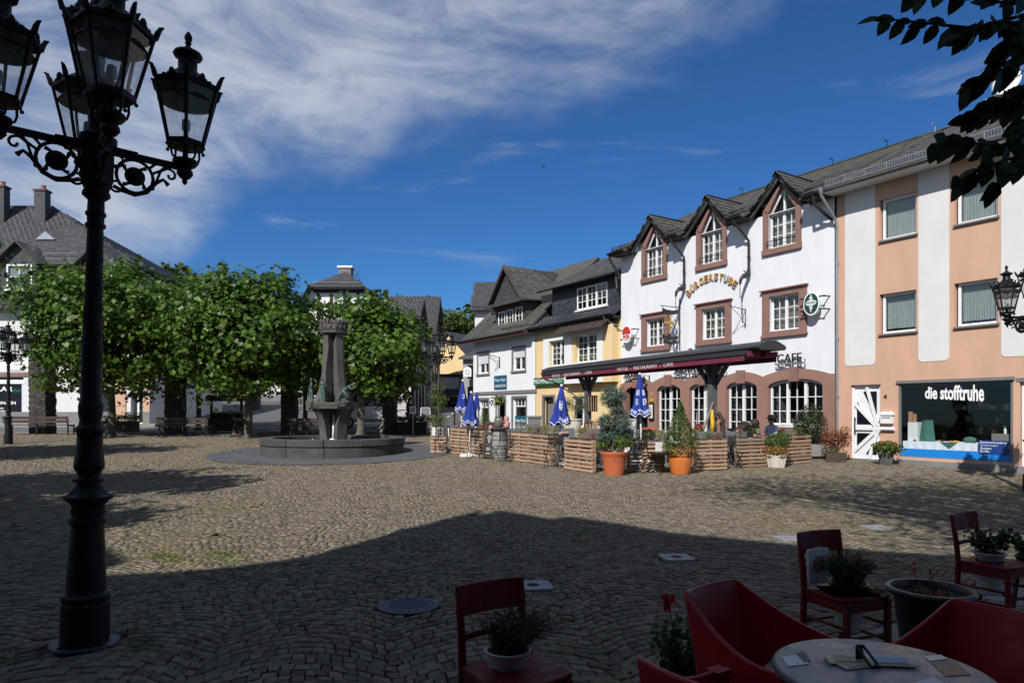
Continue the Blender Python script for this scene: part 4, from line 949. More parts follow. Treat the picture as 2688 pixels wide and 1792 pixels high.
for x, zl in ((-7.35, 6.2), (-4.35, 6.2)):
    downpipe(ho, [(x, -.64, EAVE), (x, -.62, EAVE - .15), (x + .10, -.30, EAVE - .45), (x + .2, -.10, EAVE - .75), (x + .2, -.10, zl + .25)], .045, 'gutter_dark', (7.0, 6.55))
    m = MB(); m.tube([(x + .2, -.10, zl + .30), (x + .2, -.16, zl + .18), (x + .18, -.34, zl + .12), (x + .15, -.46, zl - .02), (x + .14, -.48, zl - .2)], [.07, .085, .075, .06, .03], 8); m.tube([(x + .2, -.1, zl + .2), (x + .05, -.2, zl + .34)], [.05, .01], 6); m.build('gargoyle_spout', 'gutter_dark', ho, smooth=True)
    ch = MB()
    for k in range(5): ch.lathe([(.03, 0), (.012, .05)], 6, (x + .14, -.48, zl - .28 - k * .09))
    ch.build('rain_chain', 'gutter_dark', ho)
downpipe(ho, [(-1.32, -.64, EAVE), (-1.32, -.62, EAVE - .25), (-1.15, -.25, EAVE - .6), (-1.06, -.05, EAVE - .75)], .05, 'gutter_dark')
downpipe(ho, [(HL - .05, -.62, EAVE), (HL - .05, -.6, EAVE - .2), (HL - .02, -.15, EAVE - .7), (HL + .0, -.1, EAVE - 1.0)], .05, 'gutter_dark')
# lettering: arched gold letters, and raised letters on rails
for i, ch in enumerate('BÜRGERSTUBE'):
    t_ = i / 10; ang = R(43 - 86 * t_); cx, cz, rr = -5.87, 4.98, 1.47
    x, z = cx - rr * math.sin(ang), cz + rr * math.cos(ang)
    o = text('letter', ch, ('letter_rust', 'gold')[i % 2] if ch != 'U' else 'zinc', ho, x, -.05, z, height=.26 if ch != 'Ü' else .32, width=.175, ext=.02, bold=.012); o.rotation_euler = (0, -ang * .9, 0)
for wd, x0, x1, z in (('HOTEL', -10.44, -9.45, 3.06), ('RESTAURANT', -7.55, -5.2, 3.10), ('CAFE', -2.96, -2.06, 3.22)):
    rl = MB().tube([(x0 - .06, -.16, z - .03), (x1 + .12, -.16, z - .03)], .028, 8)
    rl.tube([(x0 - .06, -.16, z - .03), (x0 - .06, -.16, z + .06)], .02, 8); rl.tube([(x1 + .12, -.16, z - .03), (x1 + .12, -.16, z + .10)], .02, 8)
    for x in (x0 + .1, x1 - .1): rl.tube([(x, -.16, z - .03), (x, .0, z - .03)], .018, 6)
    rl = rl.build('letter_rail', 'zinc', ho); text('raised_letters', wd, 'gutter_dark', rl, (x0 + x1) / 2, -.16, z, width=x1 - x0, height=.30, ext=.02, bold=.005)
# ---------------- signs fixed to the hotel front
def on_front(name, label, cat, x, z, y=0., group=None): return thing(name, label, cat, rowpt(x, y, z), PHI, group)
def oval_sign(x, z, label, w, h, deco):
    t = on_front('oval_sign', label, 'sign', x, z)
    def plate(sc, y0, y1, mat, nm):
        m = MB(); m.prism([(w / 2 * sc * math.cos(k * 2 * math.pi / 36), y0, h / 2 * sc * math.sin(k * 2 * math.pi / 36)) for k in range(36)], (0, y0, 0), (0, y1, 0)); return m.build(nm, mat, t)
    plate(1., -.30, -.20, 'sign_white', 'casing'); deco(t, plate)
    for sx in (-1, 1):
        for sz in (-1, 1): MB().tube([(sx * w * .35, -.25, sz * h * .27), (sx * w * .68, -.25, sz * h * .27), (sx * w * .78, 0, sz * h * .27)], .022, 8).sphere((sx * w * .72, -.25, sz * h * .27), .035).build('bracket', 'gutter_dark', t)
    return t
def d1(t, plate):
    m = MB(); n = 20; m.prism([(.25 * math.cos(math.pi * k / n), -.315, .02 + .31 * math.sin(math.pi * k / n)) for k in range(n + 1)], (0, 0, 0), (0, .02, 0)); m.build('red_dome', 'sign_red', t)
    text('lettering', 'früh', 'sign_red', t, 0, -.31, -.19, width=.40, height=.20, bold=.03, ext=.004); text('lettering', 'KÖLSCH', 'ink', t, 0, -.31, -.26, width=.2, height=.035, ext=.003)
oval_sign(-10.19, 4.87, 'oval white and red wall sign at the far end of the hotel front', .56, .72, d1)
def d2(t, plate):
    plate(.86, -.312, -.29, 'sign_dkgreen', 'green_field'); m = MB(); m.prism([(.19 * math.cos(k * 2 * math.pi / 24), -.325, .02 + .095 * math.sin(k * 2 * math.pi / 24)) for k in range(24)], (0, 0, 0), (0, .02, 0)); m.box(-.03, .03, -.322, -.31, -.22, .24); m.box(-.012, .012, -.323, -.31, -.28, .30)
    m.box(-.06, .06, -.322, -.31, .14, .19); m.box(-.06, .06, -.322, -.31, -.16, -.10); m.build('emblem', 'roller_grey', t); text('lettering', 'Bitburger', 'ink', t, 0, -.327, -.01, width=.32, height=.075, ext=.003, bold=.01)
oval_sign(-1.62, 5.02, 'oval green and white wall sign beside the salmon house downpipe', .56, .74, d2)
# hanging guild sign with gold cross
t = on_front('hanging_sign', 'wrought iron hanging sign with gold cross beside the first floor window', 'sign', -7.42, 4.0)
m = MB(); m.tube([(0, -.05, 0), (0, -.05, 1.85)], .022, 6); m.tube([(0, -.05, 1.85), (0, -.05, 2.05)], [.035, .004], 6); m.tube([(0, -.05, 1.66), (-.05, -1.05, 1.66)], .016, 6); m.tube([(0, -.05, .55), (0, -.45, 1.0), (-.03, -.95, 1.63)], .010, 6); m.tube([(0, -.05, .7), (0, .02, .7)], .02, 6); m.tube([(0, -.05, 1.66), (0, .02, 1.66)], .02, 6)
for k in range(5):
    zc = .45 + k * .22; m.tube([(0, -.05 - .05 * (1 - math.cos(a)), zc + .09 * math.sin(a)) for a in [j * .7 for j in range(10)]], .006, 5)
m.build('bracket', 'gutter_dark', t)
def curl(y0, y1, z, bow, h, wd):
    m = MB(); m.grid(lambda u, v: (-.02, y0 + (y1 - y0) * u, z + bow * math.sin(math.pi * u) + h * v), 12, 1); m.grid(lambda u, v: (-.035, y0 + (y1 - y0) * u, z + bow * math.sin(math.pi * u) + h * v), 12, 1); o = m.build('banner', 'gutter_dark', t)
    q = text('lettering', wd, 'roller_grey', o, -.045, (y0 + y1) / 2, z + bow * .7 + .03, width=abs(y1 - y0) * .8, height=h * .6, ext=.002); q.rotation_euler = (0, 0, R(90));
curl(-.95, -.12, 1.42, -.08, .17, 'BÜRGERSTUBE'); curl(-.95, -.12, .42, -.06, .16, 'GASTHAUS'); curl(-.9, -.16, .26, -.06, .14, 'WALTER')
MB().box(-.05, -.01, -.57, -.49, .68, 1.34).box(-.052, -.008, -.82, -.24, 1.0, 1.08).build('cross', 'gold', t)
m = MB()
for k in range(8):
    a = k * math.pi / 4 + .39; m.tube([(-.03, -.53 + .13 * math.cos(a), 1.04 + .13 * math.sin(a)), (-.03, -.53 + .27 * math.cos(a + .2), 1.04 + .27 * math.sin(a + .2)), (-.03, -.53 + .31 * math.cos(a - .2), 1.04 + .28 * math.sin(a - .2))], .012, 5)
m.build('scrollwork', 'gutter_dark', t)
# empty bracket right of the middle window
t = on_front('sign_bracket', 'empty wrought iron sign bracket with small figure between the hotel windows', 'bracket', -4.35, 4.6)
m = MB(); m.tube([(0, -.03, 0), (0, -.03, .62)], .016, 6); m.tube([(0, -.03, .60), (-.03, -.80, .66)], .014, 6); m.tube([(0, -.03, .05), (0, -.3, .35), (-.03, -.78, .65)], .010, 6); m.tube([(0, 0, .05), (0, -.1, .05)], .018, 6); m.tube([(0, 0, .6), (0, -.1, .6)], .018, 6)
m.tube([(0, -.18, .60), (-.01, -.2, .45), (.02, -.24, .38)], [.02, .03, .012], 6); m.tube([(-.03, -.8, .66), (-.03, -.86, .71), (-.03, -.8, .73)], .01, 5); m.build('bracket', 'gutter_dark', t)
# small things on the hotel wall
t = on_front('wall_lantern', 'small black wall lantern beside the hotel entrance parasol', 'lantern', -9.13, 2.95); MB().tube([(0, 0, .1), (-.0, -.22, .16), (0, -.28, .08)], .012, 6).tube([(0, 0, -.08), (0, 0, .16)], .03, 6).build('arm', 'iron_black', t); MB().lathe([(.045, -.2), (.07, -.02), (.09, 0), (.02, .08), (.01, .12)], 6, (0, -.3, 0)).build('head', 'iron_black', t)
t = on_front('security_camera', 'small white dome camera under the first floor window sill', 'camera', -7.62, 4.02); MB().sphere((0, -.12, 0), .06).tube([(0, 0, .05), (0, -.12, .04)], .03, 8).build('housing', 'white_paint', t)
t = on_front('flood_light', 'small white floodlight on the hotel wall above the awning', 'floodlight', -6.85, 4.02); MB().cbox((0, -.12, .05), (.16, .08, .12), Matrix.Rotation(R(-25), 3, 'X'), .01).tube([(0, 0, 0), (0, -.1, .02)], .015, 6).build('housing', 'white_paint', t)
# ---------------- yellow house (insurance office)
yh = rowthing('yellow_house', 'pale yellow house with white window trims and a wide slate dormer')
YL, YR = -17.36, -10.88; yw = (-16.15, -14.66, 3.86, 5.10); yb_ = (-13.62, -12.08, 3.86, 5.12)
gx = lambda x: g(rowpt(x, 0).y)
mb = holed(MB(), YL, YR, 0, 5.75, [yw, (-16.72, -15.74, .3, 2.40), (-14.35, -12.9, .9, 2.34)], .02, .2); mb.build('wall', 'plaster_yellow', yh)
bay = holed(MB(), -14.45, -11.05, 2.92, 5.42, [yb_], -.34, .2); bay.quad((-14.45, -.34, 2.92), (-14.45, -.34, 5.42), (-14.45, .02, 5.42), (-14.45, .02, 2.92)); bay.quad((-14.45, -.34, 2.92), (-14.45, .02, 2.92), (-11.05, .02, 2.92), (-11.05, -.34, 2.92)); bay.quad((-11.05, -.34, 2.92), (-11.05, .02, 2.92), (-11.05, .02, 5.42), (-11.05, -.34, 5.42)); bay.build('oriel', 'plaster_yellow', yh)
w = window(yh, *yw, .16, 2, 2, 4, .07, curtain=('trim_grey', .72)); tr = MB(); x0, x1, z0, z1 = yw
tr.box(x0 - .5, x0 - .02, -.03, .03, z0 - .12, z1 + .16); tr.box(x1 + .02, x1 + .12, -.03, .03, z0 - .12, z1 + .16); tr.box(x0 - .02, x1 + .02, -.031, .03, z1, z1 + .16); tr.box(x0 - .02, x1 + .02, -.031, .03, z0 - .12, z0); tr.build('trim', 'white_paint', w); MB().box(x0 - .55, x1 + .15, -.10, .02, z0 - .17, z0 - .125).build('sill', 'trim_grey', w)
w = window(yh, *yb_, -.20, 2, 2, 4, .07, curtain=('trim_grey', .7)); tr = MB(); x0, x1, z0, z1 = yb_; y = -.37
tr.box(-14.45, x0 - .28, y, y + .05, 2.93, 5.40); tr.box(x1 + .02, -11.68, y, y + .05, 2.93, 5.40); tr.box(x0 - .28, x1 + .02, y - .001, y + .05, 2.93, z0); tr.box(x0 - .28, x1 + .02, y - .001, y + .05, z1, 5.40); tr.build('trim', 'white_paint', w)
cp = MB(); cp.prism([(-14.75, -.85, 5.30), (-11.2, -.85, 5.30), (-11.2, -.36, 5.66), (-14.75, -.36, 5.66)], (0, 0, 0), (0, 0, -.04)); cp = cp.build('oriel_canopy', 'copper_dark', yh)
for k in range(7): x = -14.6 + k * .55; MB().bar((x, -.85, 5.315), (x, -.36, 5.675), .025, .03).build('standing_seam', 'copper_dark', cp)
MB().box(-16.72, -15.74, .3, .34, .35, 2.40).build('office_door', 'trim_grey', yh); MB().box(-16.2, -15.8, .28, .3, .4, 2.3).build('door_leaf', 'white_paint', yh)
MB().box(-16.78, -16.66, -.02, .05, .3, 2.46).box(-15.8, -15.68, -.02, .05, .3, 2.46).box(-16.66, -15.8, -.02, .05, 2.36, 2.46).build('door_trim', 'trim_grey', yh)
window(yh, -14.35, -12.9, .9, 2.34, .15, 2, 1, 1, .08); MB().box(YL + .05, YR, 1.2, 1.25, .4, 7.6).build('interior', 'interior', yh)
sg = thing('office_sign', 'green fascia sign with white lettering on the yellow house', 'sign', W0, PHI); MB().box(-17.30, -14.60, -.16, .02, 2.96, 3.32).build('panel', 'sign_green', sg); text('lettering', 'PROVINZIAL', 'sign_white', sg, -16.44, -.166, 3.03, width=1.62, height=.21, ext=.004)
MB().box(-15.62, -15.60, -.165, -.16, 3.0, 3.28).build('divider', 'sign_white', sg); text('lettering', 'Geschäftsstelle', 'sign_white', sg, -15.12, -.163, 3.16, width=.80, height=.065, ext=.003); text('lettering', 'Wolfgang', 'sign_white', sg, -15.2, -.163, 3.04, width=.64, height=.075, ext=.003)
MB().box(YL, YR, -.40, .02, 5.66, 5.76).build('eaves_board', 'timber_black', yh); gutter(yh, YL - .15, YR + .02, 5.84, -.5, .075, 'gutter_dark')
# lower skirt of slates, slate-hung dormer, upper roof
V = Vector((0, .95, .62)); sk = MB().prism([(YL - .15, -.45, 5.80), (YR, -.45, 5.80), (YR, .5, 6.42), (YL - .15, .5, 6.42)], (0, 0, 0), (0, 0, -.06)).build('skirt_roof', 'slate_dark_isl', yh)
tiles(sk, 'slate', (YL - .15, -.45, 5.802), (1, 0, 0), V, .30, .15, 'slate_dark', [(0, 0), (YR - YL + .15, 0), (YR - YL + .15, 1.13), (0, 1.13)], 150, .012)
dw = (-14.45, -12.24, 6.44, 7.50)
mb = holed(MB(), -16.5, YR, 6.2, 7.80, [dw], .42, .14); mb.quad((-16.5, .42, 6.2), (-16.5, .42, 7.8), (-16.5, 3, 7.8), (-16.5, 3, 6.2)); dm = mb.build('dormer', 'slate_dark_isl', yh)
for pl in ([(0, 0), (2.05, 0), (2.05, 1.48), (0, 1.48)], [(4.26, 0), (5.62, 0), (5.62, 1.48), (4.26, 1.48)], [(2.05, 1.24), (4.26, 1.24), (4.26, 1.48), (2.05, 1.48)]): tiles(dm, 'slate', (-16.5, .42, 6.30), (1, 0, 0), (0, .0, 1), .26, .155, 'slate_dark', pl, 110, .010)
window(yh, *dw, .40, 3, 2, 3, .07, .03, curtain=('trim_grey', .55), sill=('white_paint', -.30, .07))
up = MB(); up.prism([(-17.1, .0, 7.72), (YR, .0, 7.72), (YR, 4.2, 9.85), (-17.1, 4.2, 9.85)], (0, 0, 0), (0, 0, -.08)); up = up.build('roof', 'slate_isl', yh)
tiles(up, 'slate', (-17.1, .0, 7.722), (1, 0, 0), (0, 4.2, 2.13), .26, .14, 'slate', [(0, 0), (6.2, 0), (6.2, 4.7), (0, 4.7)], 150, .010)
gutter(yh, -17.15, YR, 7.70, -.04, .07, 'gutter_dark')
downpipe(yh, [(YR - .25, -.04, 7.66), (YR - .25, -.05, 7.45), (YR - .05, -.2, 7.1), (YR - .02, -.2, 6.9)], .05, 'gutter_dark'); downpipe(yh, [(YR - .55, -.5, 5.8), (YR - .5, -.5, 5.62), (YR - .15, -.2, 5.35), (YR - .02, -.12, 5.3)], .05, 'gutter_dark')
MB().box(-14.0, -13.2, 3.9, 4.5, 9.2, 10.15).lathe([(.16, 10.15), (.18, 10.4), (.1, 10.5)], 10, (-13.6, 4.2, 0)).build('chimney', 'gutter_dark', up)
# ---------------- white house (vape shop)
vh = rowthing('white_corner_house', 'white corner house with grey window trims and a slate gable dormer')
VL, VR = -23.86, -17.37
uw = [(-23.30, -22.08, 3.82, 5.00), (-19.52, -18.34, 3.82, 5.00)]; lwv = [(-23.2, -22.1, .55, 2.32), (-19.55, -18.25, .55, 2.36)]; dv = (-21.2, -20.3, .3, 2.40)
mb = holed(MB(), VL, VR, 0, 5.75, uw + lwv + [dv], 0., .2); mb.quad((VL, 0, 0), (VL, 0, 5.75), (VL, 9, 5.75), (VL, 9, 0))
mb.add([(VL, -.1, 5.7), (VL, 4.2, 10.0), (VL, 8.6, 5.7)], [(0, 1, 2)]); mb.build('wall', 'plaster_bright', vh)
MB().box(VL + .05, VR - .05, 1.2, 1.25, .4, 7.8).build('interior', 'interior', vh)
MB().box(VL - .02, VR + .1, -.05, .02, 2.58, 2.76).build('string_course', 'trim_grey', vh)
def trimmed(o, x0, x1, z0, z1, s=.11, sill=True):
    m = MB(); m.box(x0 - s, x0, -.02, .03, z0 - (.02 if sill else .3), z1 + s); m.box(x1, x1 + s, -.02, .03, z0 - (.02 if sill else .3), z1 + s); m.box(x0, x1, -.021, .03, z1, z1 + s)
    if sill: m.box(x0 - s - .03, x1 + s + .03, -.07, .03, z0 - .12, z0 - .021)
    m.build('trim', 'trim_grey', o)
for i, q in enumerate(uw): trimmed(window(vh, *q, .14, 2, 1, 1, .08, curtain=('trim_grey', .7), blind=(.52, .42)[i]), *q)
for q in lwv: trimmed(window(vh, *q, .14, 1, 1, 1, .08, label='shop window with white glazed transom'), *q); MB().box(q[0], q[1], .13, .21, q[3] - .48, q[3] - .42).build('transom', 'white_paint', vh)
for q in lwv:
    for k in range(1, 4): MB().box(q[0] + (q[1] - q[0]) * k / 4 - .015, q[0] + (q[1] - q[0]) * k / 4 + .015, .135, .2, q[3] - .42, q[3] - .08).build('glazing_bar', 'white_paint', vh)
dd = MB().box(dv[0], dv[1], .6, .64, .3, 2.4).build('shop_door', 'trim_grey', vh); trimmed(dd, *dv, sill=False); MB().box(dv[1] - .3, dv[1] - .22, .56, .6, .4, 2.3).build('door_leaf', 'white_paint', dd)
def shop_sign(x0, x1, z0, z1, y, label):
    t = thing('shop_sign', label, 'sign', W0, PHI); MB().box(x0, x1, y - .03, y, z0, z1).build('panel', 'sign_teal', t); c = (x0 + x1) / 2; w = x1 - x0; h = z1 - z0
    o = text('script', 'Vanya Vape', 'sign_white', t, c, y - .032, z0 + h * .52, width=w * .84, height=h * .27, shear=.35, ext=.003); text('lettering', 'E-ZIGARETTEN', 'sign_white', t, c, y - .032, z0 + h * .16, width=w * .86, height=h * .17, bold=.004, ext=.003)
shop_sign(-21.42, -20.12, 2.86, 3.62, -.01, 'square teal sign with white script on the white corner house'); shop_sign(-19.45, -18.35, .62, 1.40, .12, 'teal sign behind the shop window of the white corner house')
t = thing('sign_bracket', 'wrought iron scroll bracket on the white corner house between upper windows', 'bracket', rowpt(-20.85, 0, 4.05), PHI); m = MB(); m.tube([(0, -.03, 0), (0, -.03, .6)], .03, 6); m.tube([(0, -.03, .55), (-.03, -.85, .75)], .018, 6); m.tube([(0, -.03, .0), (0, -.2, .25), (0, -.45, .45), (0, -.8, .7)], .012, 6)
for k in range(3): m.tube([(0, -.2 - k * .2 + .08 * math.cos(a), .35 + k * .1 + .08 * math.sin(a)) for a in [j * .7 for j in range(9)]], .009, 5)
m.build('scroll', 'gutter_dark', t)
V = Vector((0, 4.7, 4.3)); Ln = V.length
b = MB().prism([(VL - .75, -.55, 5.75), (VR, -.55, 5.75), (VR, 4.15, 10.05), (VL - .75, 4.15, 10.05)], (0, 0, 0), (0, 0, -.10)); b.prism([(VL - .75, 4.15, 10.05), (VR, 4.15, 10.05), (VR, 9, 5.75), (VL - .75, 9, 5.75)], (0, 0, 0), (0, 0, -.1)); rv = b.build('roof', 'slate_moss_isl', vh); MB().add([(VR - .02, -.3, 5.75), (VR - .02, 4.15, 9.95), (VR - .02, 8.8, 5.75)], [(0, 1, 2)]).build('party_wall', 'slate_dark_isl', vh)
lowp = [(0, 0), (VR - VL + .75, 0), (VR - VL + .75, 3.4), (5.9, 3.4), (5.9, .9), (2.75, .9), (2.75, 3.4), (1.2, 3.4)]
tiles(rv, 'slate', (VL - .75, -.55, 5.752), (1, 0, 0), V, .24, .14, 'slate_moss', lowp, 200, .012)
MB().box(VL - .8, VR, -.62, -.5, 5.60, 5.74).build('eaves_board', 'timber_red', vh); gutter(vh, VL - .8, VR, 5.77, -.66, .07, 'gutter_dark')
snow_guard(vh, -20.2, VR - .2, 5.95, -.25, 'gutter_dark', .18, .9)
MB().prism([(VL - .55, 0.2, 6.4), (VL - .55, 2.6, 8.6), (VL - .55, 2.6, 8.1), (VL - .55, .2, 5.9)], (0, 0, 0), (.5, 0, 0)).build('gable_wall_strip', 'plaster_bright', vh)
# gable dormer: red timber band with three windows, slated pediment
gl, gr_ = -21.78, -18.80; gy = .30; mid = (gl + gr_) / 2
wins = [(-21.50, -20.78, 6.28, 7.22), (-20.62, -19.94, 6.30, 7.24), (-19.74, -19.02, 6.32, 7.26)]
mb = holed(MB(), gl, gr_, 5.9, 7.36, wins, gy, .1); gd = mb.build('gable_dormer', 'timber_brown', vh)
MB().box(gl - .05, gr_ + .05, gy - .10, gy, 7.32, 7.56).build('red_beam', 'timber_red', gd)
for q in wins: window(vh, *q, gy - .02, 1, 2, 2, .07, .025, curtain=('curtain', .3))
ck = MB()
for x in (gl, gr_): ck.quad((x, gy, 5.9), (x, gy, 7.5), (x, 2.9, 7.5), (x, 2.9, 5.9))
ck = ck.build('dormer_cheek', 'slate_isl', gd); tiles(ck, 'slate', (gr_ + .002, gy, 6.1), (0, 1, 0), (0, 0, 1), .25, .15, 'slate_moss', [(0, 0), (.15, 0), (1.6, 1.4), (0, 1.4)], 60, .012)
AP = 9.62; e0, e1 = gl - .35, gr_ + .30; ez = 7.62
pd = MB().add([(e0 + .15, gy - .18, ez), (e1 - .15, gy - .18, ez), (mid, gy - .18, AP - .2)], [(0, 1, 2)]).build('pediment', 'slate_isl', gd)
tiles(pd, 'slate', (e0 + .1, gy - .182, ez), (1, 0, 0), (0, 0, 1), .22, .13, 'slate', [(.25, 0), (e1 - e0 - .45, 0), (mid - e0 - .1, AP - ez - .25)], 130, .010)
gr2 = MB()
for sx, ex in ((-1, e0), (1, e1)): gr2.prism([(mid, gy - .45, AP), (ex, gy - .45, ez - .05), (ex, 3.6, ez + .15), (mid, 4.0, AP)], (0, 0, 0), (0, 0, -.09))
gr2 = gr2.build('gable_roof', 'slate_moss_isl', gd)
U_ = Vector((0, 1, 0)); Vv = Vector((mid - e1, 0, AP - ez + .05)); tiles(gr2, 'slate', (e1, gy - .45, ez - .048), (0, 1, 0), Vv, .25, .14, 'slate_moss', [(0, 0), (4.0, 0), (4.0, Vv.length), (0, Vv.length)], 240, .012)
fl = MB().prism([(e0, gy - .5, ez - .02), (e1, gy - .5, ez - .02), (e1 - .25, gy + .02, ez + .05), (e0 + .25, gy + .02, ez + .05)], (0, 0, 0), (0, 0, -.16)); fl.build('pent_roof', 'slate_isl', gd)
MB().prism([(mid, gy - .46, AP - .05), (e0, gy - .46, ez - .1), (e0, gy - .46, ez - .28), (mid, gy - .46, AP - .26)], (0, 0, 0), (0, .04, 0)).build('barge_board', 'timber_brown', gd); MB().prism([(mid, gy - .46, AP - .05), (e1, gy - .46, ez - .1), (e1, gy - .46, ez - .22), (mid, gy - .46, AP - .2)], (0, 0, 0), (0, .04, 0)).build('barge_board', 'timber_brown', gd)
# taller grey house behind it
bh = thing('slate_tower_house', 'narrow grey house with slate roof rising behind the white corner house', 'house', (-2.75, 50.5, 0))
MB().box(0, 4, 0, 5, 0, 9.2).build('wall', 'plaster_cream', bh); b = MB(); b.prism([(-.35, -.35, 9.1), (4.3, -.35, 9.1), (4.3, 2.5, 11.6), (-.1, 2.5, 11.6)], (0, 0, 0), (0, 0, -.1)); b.prism([(-.1, 2.5, 11.6), (4.3, 2.5, 11.6), (4.3, 5.35, 9.1), (-.35, 5.35, 9.1)], (0, 0, 0), (0, 0, -.1)); b = b.build('roof', 'slate_isl', bh)
tiles(b, 'slate', (-.35, -.35, 9.102), (1, 0, 0), (0, 2.85, 2.5), .25, .16, 'slate', [(0, 0), (4.6, 0), (4.6, 3.8), (.25, 3.8)], 60, .012); gutter(bh, -.4, 4.3, 9.05, -.4, .07, 'gutter_dark'); snow_guard(bh, -.2, 3, 9.25, -.2, 'gutter_dark', .2, .8)
# ------------------------------------------------------------------ slate-roofed house on the left (hair salon)
BY = 40.0; bz = g(BY)
hh = thing('salon_house', 'grey mansard-roofed house with a hair salon behind the plane trees', 'house', (0, BY, 0))
X0, X1, ZE, ZK, ZR = -40., -21.2, 7.55, 10.4, 15.1
bw = lambda a, b: ((a - 1344) / FPX * BY, (b - 1344) / FPX * BY); bzz = lambda y: EYE + (HOR - y) / FPX * BY
sh1 = (*bw(-90, 62), bz + .25, bzz(990)); sh2 = (*bw(258, 284), bz + .25, bzz(1025)); dr1 = (*bw(343, 376), bz + .05, bzz(1003))
fw_ = [(-33.2, -32.0, 4.9, 6.6), (-30.6, -29.4, 4.9, 6.6), (-26.8, -25.6, 4.9, 6.6), (-24.2, -23.0, 4.9, 6.6)]
mb = holed(MB(), X0, X1, 0, ZE, [sh1, sh2, dr1] + fw_, 0, .25); mb.quad((X1, 0, 0), (X1, 10, 0), (X1, 10, ZE), (X1, 0, ZE)); mb.build('wall', 'plaster_cream', hh)
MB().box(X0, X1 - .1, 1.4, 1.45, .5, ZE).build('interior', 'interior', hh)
for q in fw_: window(hh, *q, .12, 2, 1, 2, .09, curtain=('curtain', .9))
ss = MB().box(sh1[0], sh1[1], .05, .10, sh1[2], sh1[3] - .35).build('shop_front', 'sign_navy', hh); MB().box(sh1[0] - .1, sh1[1] + .1, -.02, .12, sh1[3] - .38, sh1[3] - .14).build('fascia', 'white_paint', ss); MB().box(sh1[1] - .1, sh1[1] + .75, -.01, .1, sh1[2], sh1[3] - .4).build('side_pane', 'roller_grey', ss)
for wd, px0, px1, y0, y1 in (('HAAR', -32, 33, 1027, 1014), ('LEISTUNGEN', -38, 40, 1061, 1053), ('Damen', -20, 8, 1073, 1068), ('Herren', -20, 12, 1080, 1075), ('Kinder', -20, 12, 1087, 1082)):
    a, b = bw(px0, px1); text('lettering', wd, 'sign_white', ss, (a + b) / 2, .045, bzz(y0), width=b - a, height=bzz(y1) - bzz(y0), bold=.02, ext=.004)
a, b = bw(27, 57); text('script', 'Scharf', 'sign_green', ss, (a + b) / 2, .04, bzz(1029), width=b - a, height=.24, shear=.4, bold=.02, ext=.004)
MB().box(*bw(0, 75), -.03, 0, bzz(976), bzz(920)).build('practice_sign', 'sign_white', hh)
for k, (wd, w_) in enumerate((('Naturheilpraxis', 60), ('Heilpraktikerin', 34), ('Massagen', 30), ('Termine', 30), ('www.naturheil.de', 42))):
    a, b = bw(66 - w_, 66); text('lettering', wd, 'trim_grey', hh, (a + b) / 2, -.035, bzz(932 + k * 9 + (6 if k == 4 else 0)), width=b - a, height=.12 if k else .2, ext=.003)
MB().box(X0, X1, -.06, .0, bzz(988), bzz(978)).build('string_course', 'stone_brown', hh)
for p0, p1 in ((121, 132), (302, 318), (318, 331), (376, 394)): MB().box(*bw(p0, p1), -.06, 0, bz, bzz(988)).build('pilaster', 'plaster_peach', hh)
MB().box(X0, bw(343, 344)[0], -.04, 0, bz - .3, bz + .75).box(bw(376, 377)[0], X1, -.07, 0, bz - .3, bz + .75).build('plinth', 'plinth_grey', hh)
window(hh, *sh2, .1, 1, 1, 1, .06); MB().box(*bw(262, 282), -.02, 0, bzz(1035), bzz(1022)).build('sign_strip', 'sign_navy', hh); window(hh, *dr1, .15, 2, 1, 1, .07, label='white glazed shop door')
# mansard roof with hipped end
RX = -30.3
ms = MB(); o_ = .45
ms.prism([(X0, -o_, ZE), (X1 + o_, -o_, ZE), (X1 - 1.6, .9, ZK), (X0, .9, ZK)], (0, 0, 0), (0, .12, -.05)); ms.prism([(X1 + o_, -o_, ZE), (X1 + o_, 10, ZE), (X1 - 1.6, 9, ZK), (X1 - 1.6, .9, ZK)], (0, 0, 0), (-.12, 0, -.05)); ms = ms.build('mansard', 'slate_isl', hh)
tiles(ms, 'slate', (X1 - 17, -o_, ZE), (1, 0, 0), (0, .9 + o_, ZK - ZE), .34, .24, 'slate', [(0, 0), (17.4, 0), (15.4, 3.1), (0, 3.1)], 120, .02)
up = MB(); up.prism([(X0, .55, ZK - .05), (X1 - 1.2, .55, ZK - .05), (RX, 5, ZR), (X0, 5, ZR)], (0, 0, 0), (0, .05, -.1)); up.prism([(X1 - 1.2, .55, ZK - .05), (X1 - 1.2, 9.45, ZK - .05), (RX, 5, ZR)], (0, 0, 0), (-.05, 0, -.1)); up.quad((RX, 5, ZR), (X0, 5, ZR), (X0, 9.45, ZK), (X1 - 1.2, 9.45, ZK)); up = up.build('roof', 'slate_isl', hh)
V = Vector((0, 4.45, ZR - ZK + .05)); tiles(up, 'slate', (X1 - 18, .55, ZK - .045), (1, 0, 0), V, .34, .24, 'slate', [(0, 0), (16.8, 0), (RX - X1 + 18, V.length), (0, V.length)], 300, .02)
U_ = Vector((0, 1, 0)); V2 = Vector((RX - X1 + 1.2, 0, ZR - ZK + .05)); tiles(up, 'slate', (X1 - 1.2, .55, ZK - .045), U_, V2, .34, .24, 'slate', [(0, 0), (8.9, 0), (4.45, V2.length)], 0, .02)
for a, b in (((X1 - 1.2, .55, ZK), (RX, 5, ZR + .03)), ((RX, 5, ZR + .03), (X0, 5, ZR + .03))): MB().tube([a, b], .06, 6).build('ridge_roll', 'slate', up)
gutter(hh, X0, X1 + .4, ZE + .02, -o_ - .07, .09, 'gutter_dark'); snow_guard(hh, bw(85, 0)[0], bw(172, 0)[0], ZK + .35, .9, 'zinc', .35, 1.6, 5)
